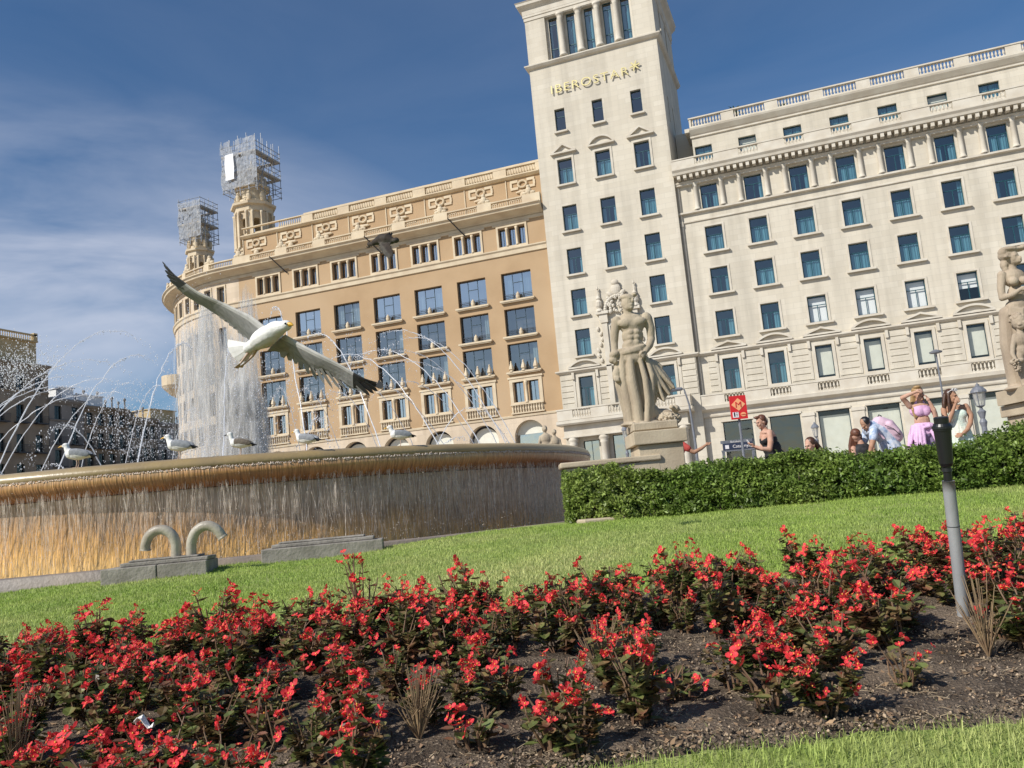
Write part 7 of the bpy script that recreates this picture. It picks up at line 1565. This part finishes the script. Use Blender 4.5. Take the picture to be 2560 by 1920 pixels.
# ------------------------------------------------------------------ signs and lamps
K['msign'] = mat('red_sign', (.62, .022, .025), .4); K['mdia'] = mat('pale_orange_sign', (.90, .42, .20), .4); K['mwhite'] = mat('white_sign', (.85, .82, .82), .4); K['navy'] = mat('navy_panel', (.035, .045, .085), .4); K['lampgrey'] = mat('grey_lamp_metal', (.20, .21, .24), .5, (.14, .15, .17), 10); K['lampglass'] = veil('frosted_glass', (.75, .74, .68), .6, .2, (3, 3, 3))
tl_ = at(1850, 1053, 25); bt = at(1869, 1125, 25); px_w = 25/FPX; e = empty('metro_sign', (bt[0], bt[1], 1.0), RZ, label='red metro sign with an orange diamond on a grey pole', cat='sign')
zt_ = at(1842, 988, 25)[2]-1.0; zb2 = at(1852, 1047, 25)[2]-1.0; w2 = 41*px_w/2; cx = (to_lw(at(1848, 1018, 25))[0]-to_lw(np.array([bt[0], bt[1], 0]))[0])+.0
m = M(); m.tube([(cx, 0, -.02), (cx, 0, zt_-.02)], .038, 10); m.build('pole', K['lampgrey'], e, world=False)
m = M(); m.box(cx-w2, cx+w2, -.10, -.04, zb2, zt_); m.build('panel', K['msign'], e, world=False)
zc = zb2+(zt_-zb2)*.62; hd = (zt_-zb2)*.27; m = M(); m.poly([(cx-w2*.86, zc), (cx, zc-hd), (cx+w2*.86, zc), (cx, zc+hd)], -.108, -.101); m.build('diamond', K['mdia'], e, world=False)
me = text_mesh('M', .24, K['msign'], .004); xs_ = [v.co.x for v in me.vertices]; me.transform(Matrix.Diagonal((1.1, 1, 1, 1))); link('letter', me, e, loc=(cx, -.114, zc-.085))
m = M(); m.box(cx-w2*.82, cx-w2*.10, -.108, -.101, zb2+.05, zb2+.05+w2*.66); m.build('symbol_plate', K['mwhite'], e, world=False); m = M(); m.ell((cx-w2*.60, -.111, zb2+.13+w2*.2), (.022, .004, .03), n=8); m.box(cx-w2*.68, cx-w2*.52, -.113, -.109, zb2+.08, zb2+.16); 
for q in range(3): m.box(cx-w2*.42, cx-w2*.2, -.113, -.109, zb2+.09+q*.045, zb2+.105+q*.045)
m.build('symbol', K['black_plastic'], e, world=False)
m = M(); n = 20; m.poly([(cx+w2*.48+w2*.34*math.cos(2*math.pi*q/n), zb2+.05+w2*.33+w2*.26*math.sin(2*math.pi*q/n)) for q in range(n)], -.108, -.101); m.build('oval', K['mdia'], e, world=False); me = text_mesh('rodalies', .045, K['msign'], .003); link('letter', me, e, loc=(cx+w2*.48, -.114, zb2+.035+w2*.33))
# station name panel
a_ = at(1806, 1112, 25.5); b_ = at(1880, 1106, 25.5); c_ = at(1806, 1128, 25.5); la, lb_ = to_lw(a_)[0], to_lw(b_)[0]; wv = to_lw(a_)[1]
e = empty('station_name_sign', lw((la+lb_)/2, wv, 1.0), RZ, label='dark blue station name panel at the underground entrance behind the hedge', cat='sign'); hw2 = (lb_-la)/2; zt2 = a_[2]-1.0+.02; zb3 = c_[2]-1.0+.02
m = M(); m.box(-hw2, hw2, -.06, 0, zb3, zt2); m.build('panel', K['navy'], e, world=False); m = M(); m.box(-hw2-.05, hw2+.05, -.05, .01, zt2+.002, zt2+.09); m.box(-hw2-.05, hw2+.05, -.05, .01, zb3-.05, zb3-.002); m.build('frame', K['lampgrey'], e, world=False)
me = text_mesh('Catalunya', .13, K['mwhite'], .004); link('lettering', me, e, loc=(.10, -.066, zb3+.045))
me = text_mesh('Barcelona', .08, K['mwhite'], .003); link('lettering', me, e, loc=(-.05, -.056, zt2+.012))
for x in (-hw2, hw2): m = M(); m.box(x-.04, x+.04, -.04, .0, -.02, zb3-.053); m.build('post', K['lampgrey'], e, world=False)
m = M(); m.box(-hw2+.06, -hw2+.17, -.068, -.061, zb3+.03, zb3+.14); m.build('symbol_plate', K['mwhite'], e, world=False)
def lantern(px, py_top, py_bot, d, wpx, label):
    p = at(px, py_top, d); q = at(px, py_bot, d); b = (p[0], p[1], 1.0); e = empty('street_lantern', b, RZ, label=label, cat='street lamp', group='old-fashioned lanterns'); ht = p[2]-1.0; s = wpx*d/FPX/2; L_ = (ht-(q[2]-1.0))
    m = M(); m.lathe([(.14, 0), (.14, .3), (.09, .4), (.075, .8), (.06, ht-L_*1.9), (.09, ht-L_*1.7), (.05, ht-L_*1.55), (.10, ht-L_*1.25), (.04, ht-L_*1.15), (.03, ht-L_)], (0, 0, 0), 12); m.build('post', K['lampgrey'], e, world=False)
    m = M(); m.lathe([(s*.5, ht-L_), (s*.82, ht-L_*.42)], (0, 0, 0), 8, cap=False); m.build('glass', K['lampglass'], e, world=False)
    m = M(); m.lathe([(s*1.0, ht-L_*.42), (s*.95, ht-L_*.34), (s*.6, ht-L_*.2), (s*.25, ht-L_*.14), (s*.22, ht-L_*.07), (s*.1, ht-L_*.05), (.01, ht)], (0, 0, 0), 12); m.lathe([(s*.3, ht-L_*1.06), (s*.55, ht-L_*1.0), (s*.5, ht-L_*.98)], (0, 0, 0), 8)
    for k in range(4): a = k*math.pi/2+.78; m.tube([(s*.5*math.cos(a), s*.5*math.sin(a), ht-L_), (s*.82*math.cos(a), s*.82*math.sin(a), ht-L_*.42)], .012, 5)
    m.build('lantern_frame', K['lampgrey'], e, world=False)
lantern(2035, 1054, 1092, 40, 20, 'lantern behind the hedge, above the seated long-haired woman'); lantern(2442, 957, 1016, 21, 38, 'largest lantern, between the woman in mint and the right-hand statue'); lantern(1560, 1058, 1103, 42, 17, 'small lantern half hidden left of the man statue\'s pedestal')
def street_light(px, py, d, label, arm):
    p = at(px, py, d); e = empty('street_light', (p[0], p[1], .98), RZ, label=label, cat='street lamp'); ht = p[2]-.98
    m = M(); m.tube([(0, 0, 0), (0, 0, ht*.5), (-arm*.15, 0, ht*.85), (-arm*.5, 0, ht), (-arm, 0, ht+.05)] if arm else [(0, 0, 0), (0, 0, ht)], [.09, .07, .05, .04, .04] if arm else [.06, .04], 8); m.build('pole', K['lampgrey'], e, world=False)
    m = M()
    if arm: m.caps_chain([(-arm+.1, 0, ht+.03), (-arm-.5, 0, ht+.02)], [.09, .12], 8)
    else: m.lathe([(.03, 0), (.28, .05), (.3, .12), (.05, .22)], (0, 0, ht), 12)
    m.build('lamp_head', K['lampgrey'], e, world=False)
street_light(1722, 972, 45, 'tall slender street light with a bent arm, between the statue and the hotel', .5)
street_light(2340, 885, 42, 'thin pole with a flat round lamp head behind the woman in mint', 0)
